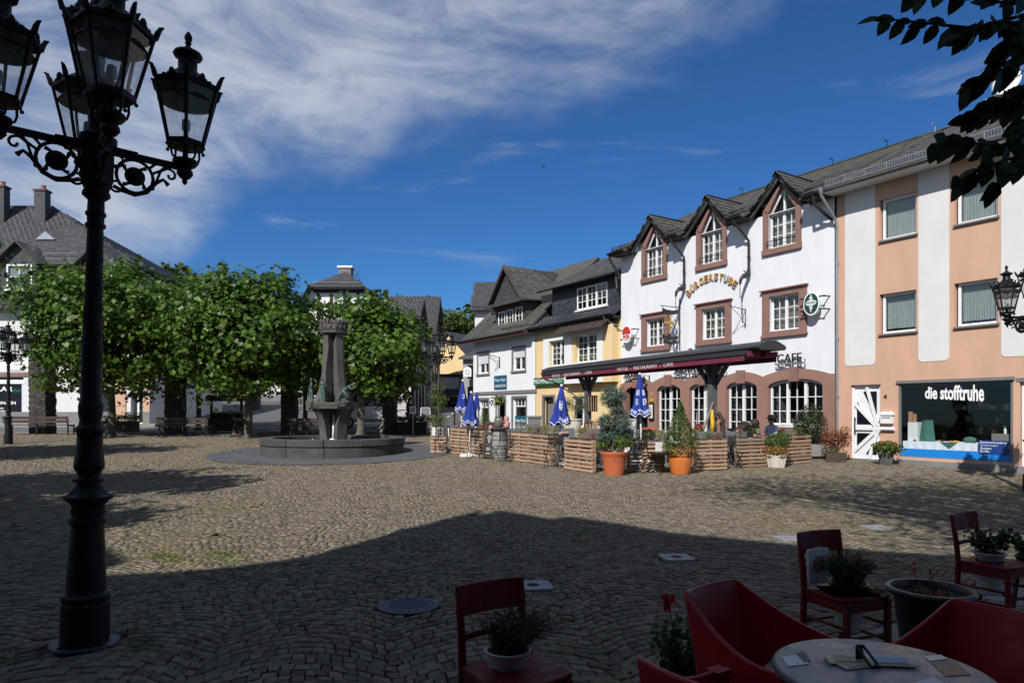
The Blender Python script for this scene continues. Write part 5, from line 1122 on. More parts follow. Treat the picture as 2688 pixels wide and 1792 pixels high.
def chim(px0, px1, ytop, Yd, zb):
    f = Yd / FPX; x0, x1 = (px0 - 1344) * f, (px1 - 1344) * f; zt = EYE + (HOR - ytop) * f; y = Yd - BY
    c = MB().box(x0 + .06, x1 - .06, y + .06, y + .6, zb, zt).build('chimney', 'slate_isl', up); MB().box(x0 - .0, x1 + .0, y - .0, y + .66, zt, zt + .12).build('chimney_cap', 'copper_dark', c)
    MB().lathe([(.13, zt + .14), (.13, zt + .42), (.16, zt + .44)], 12, ((x0 + x1) / 2, y + .45, 0)).build('chimney_pot', 'brick_clay', c)
    tiles(c, 'slate', (x0 + .06, y + .058, zb), (1, 0, 0), (0, 0, 1), .26, .16, 'slate', [(0, 0), (x1 - x0 - .12, 0), (x1 - x0 - .12, zt - zb - .1), (0, zt - zb - .1)], 60, .006, lap=1.1)
chim(85, 119, 500, 43.6, 12.6); chim(-22, 11, 490, 43.6, 12.6)
def slated_dormer(pxc, w, zs, zt, za, y):
    c = (pxc - 1344) / FPX * (BY + y); m = holed(MB(), c - w / 2, c + w / 2, zs - .3, zt + .15, [(c - w / 2 + .28, c + w / 2 - .28, zs, zt)], y, .1); m.add([(c - w / 2, y, zt + .15), (c + w / 2, y, zt + .15), (c, y, za - .1)], [(0, 1, 2)])
    for x in (c - w / 2, c + w / 2): m.quad((x, y, zs - .3), (x, y, zt + .15), (x, y + 3, zt + .15), (x, y + 3, zs - .3))
    d = m.build('dormer', 'slate_isl', hh); window(hh, c - w / 2 + .28, c + w / 2 - .28, zs, zt, y - .02, 1, 2, 2, .09, .05, curtain=('curtain', .45), sill=('white_paint', -(y - .12), .12))
    tiles(d, 'slate', (c - w / 2, y - .002, zt + .16), (1, 0, 0), (0, 0, 1), .3, .2, 'slate', [(.1, 0), (w - .1, 0), (w / 2, za - zt - .2)], 60, .012)
    r = MB()
    for s_ in (-1, 1): r.prism([(c, y - .4, za), (c + s_ * (w / 2 + .35), y - .4, zt + .02), (c + s_ * (w / 2 + .35), y + 3, zt + .02), (c, y + 4, za)], (0, 0, 0), (0, 0, -.1))
    r.build('dormer_roof', 'slate_isl', d)
slated_dormer(51, 2.05, bzz(762) + .05, bzz(697) + .05, bzz(637) + .05, -.1); slated_dormer(-150, 2.05, bzz(762), bzz(697), bzz(637), -.1); slated_dormer(262, 2.0, bzz(762), bzz(697), bzz(637), -.1)
rwx0, rwx1 = bw(118, 167); z0, z1 = bzz(647), bzz(612); k_ = 1.075
MB().box(rwx0 * k_, rwx1 * k_, 2.2, 3.2, 11.25, 12.25).build('roof_light', 'gutter_dark', up); MB().box(rwx0 * k_ + .12, rwx1 * k_ - .12, 2.17, 2.22, 11.35, 12.15).build('roof_light_pane', 'glass', up); MB().prism([(rwx0 * k_, 2.15, 12.25), (rwx1 * k_, 2.15, 12.25), ((rwx0 + rwx1) / 2 * k_, 2.15, 12.75)], (0, 0, 0), (0, 1.4, 0)).build('roof_light_hood', 'zinc', up)
pv = kind(MB().box(-46, -20, 38.2, 40.3, -.3, .0).move(lambda v: Vector((v.x, v.y, v.z + g(39.5) + .1))).build('pavement', 'paver'))
# ------------------------------------------------------------------ half-timbered house behind the middle trees
def timber(par, a, b, w=.24, d=.06): MB().bar(a, b, w, d, up=(0, 1, 0)).build('beam', 'timber_black', par)
TY = 58.; tf = TY / FPX; tx = lambda px: (px - 1344) * tf; tz = lambda py: EYE + (HOR - py) * tf
th_ = thing('half_timbered_house', 'half-timbered gable house with half-hipped slate roof and white ground floor', 'house', (0, TY, 0))
xa, xb, xc = tx(742), tx(1046), tx(892); zb_ = 1.7; zev = tz(880)
w1 = (tx(858), tx(884), tz(1020), tz(968)); w2 = (tx(800), tx(826), tz(1020), tz(968)); w3 = (tx(851), tx(866), tz(836), tz(808)); w4 = (tx(925), tx(945), tz(890), tz(855))
mb = holed(MB(), xa, xb, zb_, zev, [w1, w2, w4], 0, .2); ge = tz(752); gx0, gx1 = tx(826), tx(950)
mb.add([(xa, 0, zev), (xb, 0, zev), (gx1, 0, ge), (gx0, 0, ge)], [(0, 1, 2, 3)]); mb.quad((xb, 0, zb_), (xb, 9, zb_), (xb, 9, zev), (xb, 0, zev)); mb.build('wall', 'plaster_bright', th_)
MB().box(xa, xb, -.05, 0, zb_ - .4, tz(1040)).build('plinth', 'plinth_grey', th_)
for q in (w1, w2, w4): window(th_, *q, .1, 2, 1, 3, .09, .05)
window(th_, *w3, -.06, 1, 2, 3, .08, .05)
for py in (764, 802, 850, 890, 940): timber(th_, (max(xa, xc - (tz(714) - tz(py)) * 1.4), -.04, tz(py)), (min(xb, xc + (tz(714) - tz(py)) * 1.4), -.04, tz(py)), .3)
for px in (760, 800, 836, 870, 905, 940, 980, 1020): timber(th_, (tx(px), -.035, tz(940)), (tx(px), -.035, min(tz(764), tz(714) - abs(tx(px) - xc) * .62)), .24)
for a, b in ((770, 800), (905, 935), (980, 1010)): timber(th_, (tx(a), -.03, tz(940)), (tx(b), -.03, tz(895)), .2); timber(th_, (tx(b), -.03, tz(850)), (tx(a), -.03, tz(805)), .2)
ap = tz(714) + .45; r = MB(); e0, e1, ez = tx(742) - .5, tx(1046) + .5, tz(892)
pr = [(xc, ap), (gx0 - .3, ge), (tx(790), tz(799)), (e0, ez)]; prr = [(xc, ap), (gx1 + .3, ge), (tx(1000), tz(800)), (e1, ez)]
for P_ in (pr, prr):
    for k, ((a, b), (c, d)) in enumerate(zip(P_, P_[1:])): r.prism([(a, (-.7 if k else 2.2), b), (c, -.7, d), (c, 10, d), (a, 10, b)], (0, 0, 0), (0, 0, -.22))
r.prism([(gx0 - .3, -.75, ge), (gx1 + .3, -.75, ge), (xc, 2.2, ap)], (0, 0, 0), (0, 0, -.15)); r = r.build('roof', 'slate_isl', th_)
tiles(r, 'slate', (gx0 - .3, -.75, ge), (1, 0, 0), (0, 2.95, ap - ge), .34, .22, 'slate', [(0, 0), (gx1 - gx0 + .6, 0), (xc - gx0 + .3, 3.3)], 60, .02)
for P_ in (pr, prr):
    for (a, b), (c, d) in list(zip(P_, P_[1:]))[1:]: MB().bar((a, -.74, b - .15), (c, -.74, d - .15), .06, .3, up=(0, 1, 0)).build('barge_board', 'timber_black', r)
snow_guard(r, gx0, gx1, ge + .05, -.5, 'zinc', .25, 1.2, 8); cxx = tx(885)
c_ = MB().box(cxx - .6, cxx + .45, 3, 4, ap - .8, ap + .55).build('chimney', 'rubble', r); MB().box(cxx - .75, cxx + .6, 2.9, 4.1, ap + .55, ap + .72).build('chimney_cap', 'sign_white', c_)
# long white house further left
lw = thing('long_white_house', 'long low white house with grey plinth seen below the tree crowns', 'house', (0, 63, 0)); lf = 63 / FPX; lx = lambda p: (p - 1344) * lf; lz = lambda p: EYE + (HOR - p) * lf
hw = [(lx(593), lx(616), lz(1056), lz(985)), (lx(530), lx(548), lz(1030), lz(985)), (lx(660), lx(690), lz(1025), lz(985))]
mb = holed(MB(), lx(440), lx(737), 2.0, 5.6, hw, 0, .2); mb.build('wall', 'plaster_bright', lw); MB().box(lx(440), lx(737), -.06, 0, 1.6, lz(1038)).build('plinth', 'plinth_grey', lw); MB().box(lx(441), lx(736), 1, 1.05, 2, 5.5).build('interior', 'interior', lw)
for q in hw: window(lw, *q, .1, 2, 1, 2, .1)
MB().prism([(lx(435), -.6, 5.5), (lx(742), -.6, 5.5), (lx(742), 4, 8.2), (lx(435), 4, 8.2)], (0, 0, 0), (0, 0, -.2)).build('roof', 'slate_isl', lw)
# rubble retaining walls by the road
def rubble_wall(x0, x1, y, h, label, mat='rubble', n=40):
    t = thing('stone_wall', label, 'wall', (x0, y, g(y))); L_ = x1 - x0; MB().box(0, L_, .04, .46, -.3, h).build('core', 'mortar', t)
    tiles(t, 'stone', (0, .04, .0), (1, 0, 0), (0, 0, 1), .34, .17, mat, [(0, 0), (L_, 0), (L_, h), (0, h)], n, .05, lap=.93, jit=.25, kind='block', rowvar=.6)
a, b = gnd(772, 1083), gnd(850, 1083); rubble_wall((768 - 1344) / FPX * 50, (862 - 1344) / FPX * 50, 50, 1.0, 'low rubble stone wall in front of the half-timbered house', n=60)
rubble_wall((661 - 1344) / FPX * 52, (679 - 1344) / FPX * 52, 52, 1.35, 'rubble stone gate pillar across the road', n=30)
# ------------------------------------------------------------------ houses up the side street
def timbered_box(name, label, x0, x1, y0, y1, zb, ze, zr, wallmat, ground=None):
    t = thing(name, label, 'house', (x1, y0, zb)); W_, D_ = x1 - x0, y1 - y0; H_ = ze - zb
    wins = [(.9 + k * (D_ - 1.5) / 3, 1.7 + k * (D_ - 1.5) / 3) for k in range(3)]
    mb = MB(); mb.quad((-W_, 0, 0), (0, 0, 0), (0, 0, H_), (-W_, 0, H_)); mb.quad((-W_, 0, 0), (-W_, 0, H_), (-W_, D_, H_), (-W_, D_, 0)); mb.quad((-W_, D_, 0), (-W_, D_, H_), (0, D_, H_), (0, D_, 0))
    mb.add([(0, 0, H_), (0, D_, H_), (0, D_ / 2, zr - zb)], [(0, 1, 2)]); mb.quad((0, 0, 0), (0, D_, 0), (0, D_, H_), (0, 0, H_)); mb.build('wall', wallmat, t)
    r = MB(); o = .45; r.prism([(-W_ - .3, -o, H_ - .25), (o, -o, H_ - .25), (o, D_ / 2, zr - zb + .1), (-W_ - .3, D_ / 2, zr - zb + .1)], (0, 0, 0), (0, 0, -.16)); r.prism([(-W_ - .3, D_ / 2, zr - zb + .1), (o, D_ / 2, zr - zb + .1), (o, D_ + o, H_ - .25), (-W_ - .3, D_ + o, H_ - .25)], (0, 0, 0), (0, 0, -.16)); r = r.build('roof', 'slate_isl', t)
    V = Vector((0, D_ / 2 + o, zr - zb - H_ + .35)); tiles(r, 'slate', (-W_ - .3, -o, H_ - .248), (1, 0, 0), V, .32, .22, 'slate', [(0, 0), (W_ + .75, 0), (W_ + .75, V.length), (0, V.length)], 60, .018); snow_guard(r, -W_, .3, H_, -.2, 'gutter_dark', .3, 1.2, .4)
    return t, W_, D_, H_, zr - zb
def bside(t, ya, za, yb, zb_, w=.2): MB().bar((.035, ya, za), (.035, yb, zb_), w, .07, up=(1, 0, 0)).build('beam', 'timber_black', t)
def bfront(t, xa, za, xb, zb_, w=.2): MB().bar((xa, -.035, za), (xb, -.035, zb_), w, .07, up=(0, 1, 0)).build('beam', 'timber_black', t)
t, W_, D_, H_, HR_ = timbered_box('arcaded_timber_house', 'black and white timber-framed house with arcade at the side street corner', -10.3, -6.75, 45.5, 53, g(46) - .3, 7.0, 9.6, 'plaster_white')
zz = lambda py: EYE + (HOR - py) / FPX * 46 - (g(46) - .3)
for z in (2.9, 3.3, 4.7, 5.7): bside(t, 0, z, D_, z, .24); bfront(t, -W_, z, 0, z, .24)
for k in range(8): y = k * D_ / 7; bside(t, y, 3.0, y, min(HR_ - .3, H_ + (1 - abs(y / D_ - .5) * 2) * (HR_ - H_)), .18)
for k in range(9): x = -k * W_ / 8; bfront(t, x, 3.0, x, H_, .18)
for k in range(4): bside(t, .1 + k * 2, 3.4, .9 + k * 2, 4.6, .14); bfront(t, -.2 - k * 2, 3.4, -1 - k * 2, 4.6, .14)
MB().bar((.2, -.2, 2.85), (.2, D_, 2.85), .5, .25).build('jetty', 'timber_black', t)
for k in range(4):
    y0 = .4 + k * 1.75; m = MB(); m.prism([(.03, y0, 0), (.03, y0 + 1.15, 0), (.03, y0 + 1.15, 1.9), (.03, y0 + .9, 2.35), (.03, y0 + .58, 2.5), (.03, y0 + .25, 2.35), (.03, y0, 1.9)], (0, 0, 0), (.02, 0, 0)); m.build('dark_arch_panel', 'interior', t)  # solid dark plate: the shade inside the arch is put into its colour
for y0, z0, z1 in ((1.2, 3.5, 4.55), (3.3, 3.5, 4.55), (5.4, 3.5, 4.55), (2.3, 5.9, 6.9), (4.6, 5.9, 6.9)): w = MB().box(.02, .06, y0, y0 + .8, z0, z1).build('window', 'white_paint', t); MB().box(.055, .07, y0 + .08, y0 + .36, z0 + .08, z1 - .08).box(.055, .07, y0 + .44, y0 + .72, z0 + .08, z1 - .08).build('pane', 'sign_navy', w)
for x0, z0, z1 in ((-1.3, 3.5, 4.6), (-1.5, 5.0, 5.65)): w = MB().box(x0, x0 + .7, -.06, -.02, z0, z1).build('window', 'white_paint', t); MB().box(x0 + .08, x0 + .32, -.07, -.055, z0 + .08, z1 - .08).box(x0 + .38, x0 + .62, -.07, -.055, z0 + .08, z1 - .08).build('pane', 'sign_navy', w)
MB().box(-1.6, -.15, -.03, 0, .2, 2.6).build('pink_panel', 'plaster_peach', t)
t, W_, D_, H_, HR_ = timbered_box('grey_gable_house', 'grey rendered gable house next up the side street', -10, -6.35, 53.4, 60, g(55) - .3, 7.7, 11.0, 'plaster_grey')
for y0, z0, z1 in ((1, 2.4, 3.7), (3, 2.4, 3.7), (5, 2.4, 3.7), (1, .3, 1.7), (3.8, .2, 1.8), (2.2, 5.0, 6.1), (3.8, 5.0, 6.1)): w = MB().box(.0, .05, y0, y0 + .9, z0, z1).build('window', 'trim_grey', t); MB().box(.04, .06, y0 + .08, y0 + .82, z0 + .08, z1 - .08).build('pane', 'sign_navy', w)
# yellow gable house at the bend
t = thing('yellow_gable_house', 'yellow rendered gable house with white lean-to at the bend of the street', 'house', ((1167 - 1344) / FPX * 63, 63, 0), R(-14)); f = 63 / FPX; zf = lambda p: EYE + (HOR - p) * f
W_ = 2.6; m = MB(); m.add([(-1.5, 0, 1.5), (W_ * .78, 0, 1.5), (W_ * .78, 0, zf(925)), (.35, 0, zf(874)), (-1.5, 0, zf(930))], [(0, 1, 2, 3, 4)]); m.quad((W_ * .78, 0, 1.5), (W_ * .78, 9, 1.5), (W_ * .78, 9, zf(925)), (W_ * .78, 0, zf(925))); m.build('wall', 'plaster_yellow', t)
m = MB(); m.prism([(.35, -.3, zf(871)), (W_ * .78 + .4, -.3, zf(934)), (W_ * .78 + 2.2, 9, zf(934)), (2.8, 9, zf(868))], (0, 0, 0), (0, 0, -.15)); m.prism([(.35, -.3, zf(871)), (-1.6, -.3, zf(936)), (-1.6, 9, zf(936)), (2.8, 9, zf(868))], (0, 0, 0), (0, 0, -.15)); m.build('roof', 'slate_isl', t)
MB().box(.2, 1.9, -1.6, 0, 1.4, zf(992)).build('lean_to', 'plaster_bright', t); MB().box(.1, 2.0, -1.7, 0, zf(992), zf(984)).build('lean_to_roof', 'copper_dark', t)
downpipe(t, [(W_ * .78 + .3, -.3, zf(936)), (W_ * .78, -.08, zf(945)), (W_ * .78, -.08, 2)], .05, 'copper_dark')
t = thing('grey_street_house', 'shaded grey house behind the white corner house', 'house', (-3.9, 57, 0), R(-8)); MB().box(-.2, 1.6, 0, 8, 1.4, 6.2).build('wall', 'plaster_grey', t); MB().prism([(-.5, -.4, 6.1), (1.9, -.4, 6.1), (1.9, 8, 7.6), (-.5, 8, 7.6)], (0, 0, 0), (0, 0, -.15)).build('roof', 'slate_isl', t)
for z0 in (2.6, 4.4): MB().box(.2, .9, -.05, 0, z0, z0 + 1.1).build('window', 'sign_navy', t)
t = thing('round_sign', 'small white arched sign with emblem on the far street house', 'sign', at(1227, 977, 56)); MB().box(-.32, .32, -.06, .06, -.35, .2).prism([(.32 * math.cos(k * math.pi / 12), -.06, .2 + .25 * math.sin(k * math.pi / 12)) for k in range(13)], (0, 0, 0), (0, .12, 0)).build('panel', 'sign_white', t); MB().lathe([(.15, 0), (.19, 0), (.19, .02), (.15, .02)], 18, cap=False).move(lambda v: Vector((v.x, -.062 - v.z, v.y))).build('emblem', 'ink', t); MB().tube([(.3, 0, 0), (.9, .5, 0)], .03, 6).build('bracket', 'gutter_dark', t)
# ------------------------------------------------------------------ houses at the photographer's back: they throw the near shadow
def shade_house(label, prof, y0, depth, mat):
    t = thing('house_behind', label, 'house', (0, y0, 0)); xs = [p[0] for p in prof]
    MB().prism([(xs[0], 0, 0)] + [(x, 0, z) for x, z in prof] + [(xs[-1], 0, 0)], (0, 0, 0), (0, -depth, 0)).build('wall', mat, t)
    r = MB()
    for (a, b), (c, d) in zip(prof, prof[1:]): r.prism([(a, .0, b), (c, .0, d), (c, -depth, d), (a, -depth, b)], (0, 0, 0), (0, 0, .05))
    r.build('roof', 'slate_isl', t)
    for k in range(4):
        for z in (1.0, 3.8, 6.4):
            x = xs[0] + (xs[-1] - xs[0]) * (k + .5) / 4; MB().box(x - .5, x + .5, .0, .04, z, z + 1.3).build('window', 'white_paint', t)
def cast(px, py, yc):
    p = gnd(px, py); k = (p.y - yc) / LY; return (p.x - LX * k, g(0) + k * math.tan(R(SUN_EL)) - .05)
YC = -2.2
pA = [cast(*q, YC) for q in ((470, 1499), (612, 1487), (816, 1457), (944, 1436), (1056, 1406), (1110, 1378), (1200, 1352), (1269, 1336), (1314, 1338), (1451, 1361), (1497, 1354), (1657, 1378), (1760, 1396))]
pA = [(-8.6 + 0, pA[0][1] - .2)] + [p for p in sorted(pA)] + [(-1.2, 10.3), (1.5, 9.4), (5.5, 9.0), (9.5, 8.6)]
pA = sorted(pA); print('castA', [(round(a, 2), round(b, 2)) for a, b in pA])
shade_house('unseen gabled house behind the cafe tables, hung in dark slate to cut bounced light', pA, YC, 8, 'slate_isl')  # dark slate walls chosen to keep bounced light off the near ground
pB = sorted(cast(*q, YC) for q in ((459, 1499), (388, 1497), (340, 1470), (270, 1430), (232, 1385), (150, 1365), (0, 1340), (-200, 1320))); print('castB', [(round(a, 2), round(b, 2)) for a, b in pB])
shade_house('tall unseen house left of the cafe, hung in dark slate to cut bounced light', [(-24, 10)] + [p for p in pB if p[0] < pA[0][0] - .02], YC, 9, 'slate_isl')
# ------------------------------------------------------------------ cast-iron candelabra lamps
def lantern(par, x, y, z, turn):
    LS = .89; c6 = lambda r, k, zz: (x + r * math.cos(turn + k * math.pi / 3), y + r * math.sin(turn + k * math.pi / 3), z + zz)
    n0 = len(bpy.data.objects)
    f = MB(); f.lathe([(.135, -.015), (.16, -.01), (.16, .03), (.145, .035), (.12, .03)], 6, (x, y, z), turn); f.lathe([(.255, .455), (.275, .46), (.275, .495), (.25, .50)], 6, (x, y, z), turn, cap=False)
    for k in range(6):
        f.tube([c6(.150, k, .02), c6(.262, k, .475)], .0125, 6); f.sphere(c6(.158, k, -.025), .016, 6, 4)
        f.tube([c6(.268, k, .48), c6(.285, k, .53), c6(.305, k, .565), c6(.325, k, .575)], [.022, .020, .014, .006], 6); f.sphere(c6(.30, k, .56), .016, 6, 4)
        for q in (.25, .4, .6, .75):
            a, b = Vector(c6(.262, k, .50)), Vector(c6(.262, k + 1, .50)); p = a.lerp(b, q); f.sphere((p.x, p.y, p.z + (.006 if q in (.4, .6) else 0)), .016, 6, 4)
        a, b = Vector(c6(.262, k, .50)), Vector(c6(.262, k + 1, .50)); p = a.lerp(b, .5); f.sphere((p.x, p.y, p.z + .02), .024, 6, 5, (1, 1, 1.6))
    o = f.build('lantern', 'iron_lamp', par, sharp=40)
    r = MB(); r.lathe([(.255, .495), (.17, .555), (.085, .625), (.075, .64), (.075, .73), (.06, .735), (.11, .745), (.118, .765), (.105, .785), (.06, .80), (.035, .825), (.02, .835), (.018, .86)], 12, (x, y, z), turn, cap=False); r.build('roof', 'iron_lamp', o, sharp=35)
    MB().lathe([(.018, .85), (.028, .865), (.02, .875), (.032, .90), (.030, .925), (.012, .955), (.002, .965)], 10, (x, y, z)).build('finial', 'iron_lamp', o, smooth=True)
    for k in range(6):
        p = MB(); a, b, c, d = c6(.142, k, .03), c6(.142, k + 1, .03), c6(.248, k + 1, .46), c6(.248, k, .46); p.quad(a, b, c, d); p.build('pane', 'glass_lamp', o)
    MB().lathe([(.02, .03), (.02, .12), (.034, .14), (.034, .20), (.028, .22), (.01, .23)], 10, (x, y, z)).build('bulb', 'bowl_white', o, smooth=True)
    MB().lathe([(.10, .44), (.20, .40), (.225, .36), (.215, .36), (.09, .43)], 18, (x, y, z), cap=False).build('reflector', 'iron_lamp', o)
    for q_ in [o] + list(o.children):
        for v in q_.data.vertices: v.co = Vector((x, y, z)) + (v.co - Vector((x, y, z))) * LS
    return o
def holder(par, x, y, z):
    h = MB()
    for k in range(4):
        a = k * math.pi / 2 + .4; q = lambda r, zz: (x + r * math.cos(a), y + r * math.sin(a), z + zz)
        h.tube([q(.115, .0), q(.118, -.06), q(.105, -.10), q(.06, -.115)], .0085, 6)
    h.tube([(x, y, z), (x, y, z - .12)], .02, 6)
    h.lathe([(.02, -.10), (.085, -.105), (.09, -.125), (.07, -.15), (.04, -.165), (.055, -.19), (.058, -.21), (.035, -.24), (.018, -.25), (.02, -.27), (.006, -.29)], 14, (x, y, z), cap=False); h.build('lantern_holder', 'iron_lamp', par, sharp=40)
def make_lamp():
    t = thing('street_lamp', 'x', 'street lamp')
    K = 375.7; prof = []
    for w, y in ((225, 1372), (225, 1148), (213, 1142), (222, 1128), (222, 1106), (196, 1096), (186, 1090), (150, 745), (174, 738), (174, 714), (150, 708), (146, 655), (152, 640), (190, 620), (232, 602), (232, 593), (190, 585), (150, 565), (112, 538), (106, 526), (150, 520), (150, 506), (112, 497), (106, 488), (112, 470), (138, 452), (142, 430), (128, 380), (116, 292), (122, 270), (138, 258), (136, 242), (108, 230), (98, 205), (112, 170), (115, 130), (104, 105), (98, 95), (100, 50), (98, 2)):
        prof.append((w / 1.98 / 2 / K, (1689 - 1000 - y / 1.98) / K))
    for w, y in ((103, 968), (103, 958), (92, 952), (88, 700), (80, 400), (77, 332), (100, 322), (100, 308), (82, 300), (84, 268), (100, 260), (100, 246), (84, 240), (80, 180), (112, 166), (136, 155), (134, 140), (118, 125), (132, 105), (148, 90), (152, 60), (152, 10)):
        prof.append((w / 2.063 / 2 / K, (1689 - 440 - y / 2.063) / K))
    prof += [(.10, 3.42), (.105, 3.46), (.12, 3.50), (.12, 3.53), (.075, 3.56), (.058, 3.62), (.065, 3.66), (.06, 3.70), (.085, 3.76), (.10, 3.80), (.09, 3.83), (.06, 3.86)]
    MB().lathe([(r * 1.0, max(0, h)) for r, h in prof], 32).build('post', 'iron_lamp', t, sharp=35)
    for k in range(16):
        a = k * math.pi / 8; F3 = [MB() for _ in range(3)]; F3[0].tube([(.062 * math.cos(a), .062 * math.sin(a), 1.36), (.054 * math.cos(a), .054 * math.sin(a), 2.36)], .006, 4); F3[1].tube([(.083 * math.cos(a), .083 * math.sin(a), 1.0), (.092 * math.cos(a), .092 * math.sin(a), .93), (.086 * math.cos(a), .086 * math.sin(a), .86)], [.006, .016, .006], 5)
        F3[2].tube([(.096 * math.cos(a), .096 * math.sin(a), 3.23), (.098 * math.cos(a), .098 * math.sin(a), 3.42)], .006, 4)
        for m in F3: m.build('flute', 'iron_lamp', t)
    pl = MB().lathe([(.215, .0), (.215, .014), (.20, .018), (.12, .018)], 32, cap=False).build('foot_plate', 'cast_iron', t)
    for k in range(4): MB().lathe([(.016, .018), (.016, .034), (.008, .036)], 6, (.175 * math.cos(k * 1.57 + .5), .175 * math.sin(k * 1.57 + .5), 0)).build('bolt', 'iron_black', pl)
    for k in range(4):
        Rz = Matrix.Rotation(k * math.pi / 2, 3, 'Z'); a = MB()
        a.bar((.09, 0, 3.455), (.56, 0, 3.455), .03, .045); a.tube([(.10, 0, 3.485), (.25, 0, 3.482)], .012, 6)
        ring = lambda cx, cz, r, n=20, a0=0, a1=2 * math.pi: [(cx + r * math.cos(a0 + (a1 - a0) * j / n), 0, cz + r * math.sin(a0 + (a1 - a0) * j / n)) for j in range(n + 1)]
        a.tube(ring(.235, 3.315, .118), .012, 6)
        a.tube([(.345, 0, 3.36), (.40, 0, 3.395), (.43, 0, 3.43)], .010, 6); a.tube([(.33, 0, 3.40), (.36, 0, 3.43), (.38, 0, 3.45)], .010, 6)
        a.tube([(.10, 0, 3.22), (.15, 0, 3.20), (.235, 0, 3.185), (.31, 0, 3.22), (.37, 0, 3.30), (.42, 0, 3.335), (.455, 0, 3.30)], [.014, .014, .016, .018, .016, .012, .018], 6)
        sp = [(.465 + (.045 - .0045 * j) * math.cos(1.6 - j * .62), 0, 3.375 + (.045 - .0045 * j) * math.sin(1.6 - j * .62)) for j in range(9)]; a.tube([(.37, 0, 3.30), (.40, 0, 3.39), (.44, 0, 3.42)] + sp, .0095, 6)
        for ang in (.8, 2.4, 3.9, 5.4): a.tube([(.235 + .10 * math.cos(ang), 0, 3.315 + .10 * math.sin(ang)), (.235 + .062 * math.cos(ang + .3), 0, 3.315 + .062 * math.sin(ang + .3))], [.016, .008], 6); a.sphere((.235 + .13 * math.cos(ang + .4), 0, 3.315 + .13 * math.sin(ang + .4)), .016, 6, 4)
        a.tube(ring(.12, 3.40, .04, 12), .008, 6); a.tube(ring(.12, 3.22, .038, 12), .009, 6)
        a.move(lambda v: Rz @ v); ao = a.build('arm', 'iron_lamp', t, sharp=50)
        md = MB(); md.sphere((.235, 0, 3.315), .068, 14, 8, (1, .35, 1)); md.move(lambda v: Rz @ v); md.build('medallion', 'iron_lamp', ao, smooth=True)
        p = Rz @ Vector((.565, 0, 0)); holder(t, p.x, p.y, 3.62); lantern(t, p.x, p.y, 3.62, k * math.pi / 2 + .3)
    lantern(t, 0, 0, 3.88, .3); return t
lamp = make_lamp(); lamp['label'] = 'tall black cast iron lamp post with five lanterns standing in the cobbles before the chairs'; lamp['group'] = 'cast iron street lamps'
lamp.location = (LAMP.x, LAMP.y, 0); lamp.rotation_euler = (0, R(1.5), R(38.3))
# tilt must be about the world y axis: compose it
lamp.rotation_euler = (Matrix.Rotation(R(1.5), 3, 'Y') @ Matrix.Rotation(R(38.3), 3, 'Z')).to_euler()
def lamp_copy(loc, rz, label):
    c = copy_tree(lamp); c.location = loc; c.rotation_euler = (0, 0, rz); c['label'] = label; return c
Yl = 26.4; lamp_copy(((22 - 1344) / FPX * Yl, Yl, g(Yl)), R(15), 'black five-lantern lamp post by the bench under the plane trees')
Yl = 28.; lamp_copy(((1151 - 1344) / FPX * Yl, Yl, g(Yl)), R(22), 'black five-lantern lamp post near the parasols at the side street')
lamp_copy((10.28, 13.5, g(13.5)), R(8), 'black five-lantern lamp post before the salmon house')
# ------------------------------------------------------------------ fountain
ft = thing('fountain', 'grey basalt fountain with round basin, four curved pillars and crown top', 'fountain', (FC.x, FC.y, g(FC.y) - .05)); RB = 2.36
zb0 = 0.; nS = 12
for k in range(nS):
    a0, a1 = 2 * math.pi * k / nS + .004 + .13, 2 * math.pi * (k + 1) / nS - .004 + .13
    def ringseg(r0, r1, z0, z1, q=6):
        m = MB(); pl = [(r1 * math.cos(a0 + (a1 - a0) * j / q), r1 * math.sin(a0 + (a1 - a0) * j / q), z0) for j in range(q + 1)] + [(r0 * math.cos(a1 + (a0 - a1) * j / q), r0 * math.sin(a1 + (a0 - a1) * j / q), z0) for j in range(q + 1)]
        m.prism(pl, (0, 0, z0), (0, 0, z1)); return m
    bevel(ringseg(RB - .28, RB - .04, -.35, .335).build('basin_slab', 'basalt', ft), .006, 1)
    bevel(ringseg(RB - .42, RB, .34, .56).build('coping_slab', 'basalt', ft), .02, 2)
MB().lathe([(RB - .3, .38), (.001, .38)], 48, cap=False).build('water', 'water', ft)
MB().lathe([(RB - .3, .02), (.001, .02)], 32, cap=False).build('basin_floor', 'basalt_pillar', ft)
def pillar_profile(z):
    return float(np.interp(z, [0, .5, 1.0, 1.35, 1.52, 1.70, 1.85, 2.05, 2.3, 2.7, 3.2, 3.7, 4.1], [.42, .42, .46, .58, .72, .80, .66, .53, .45, .39, .345, .32, .33]))
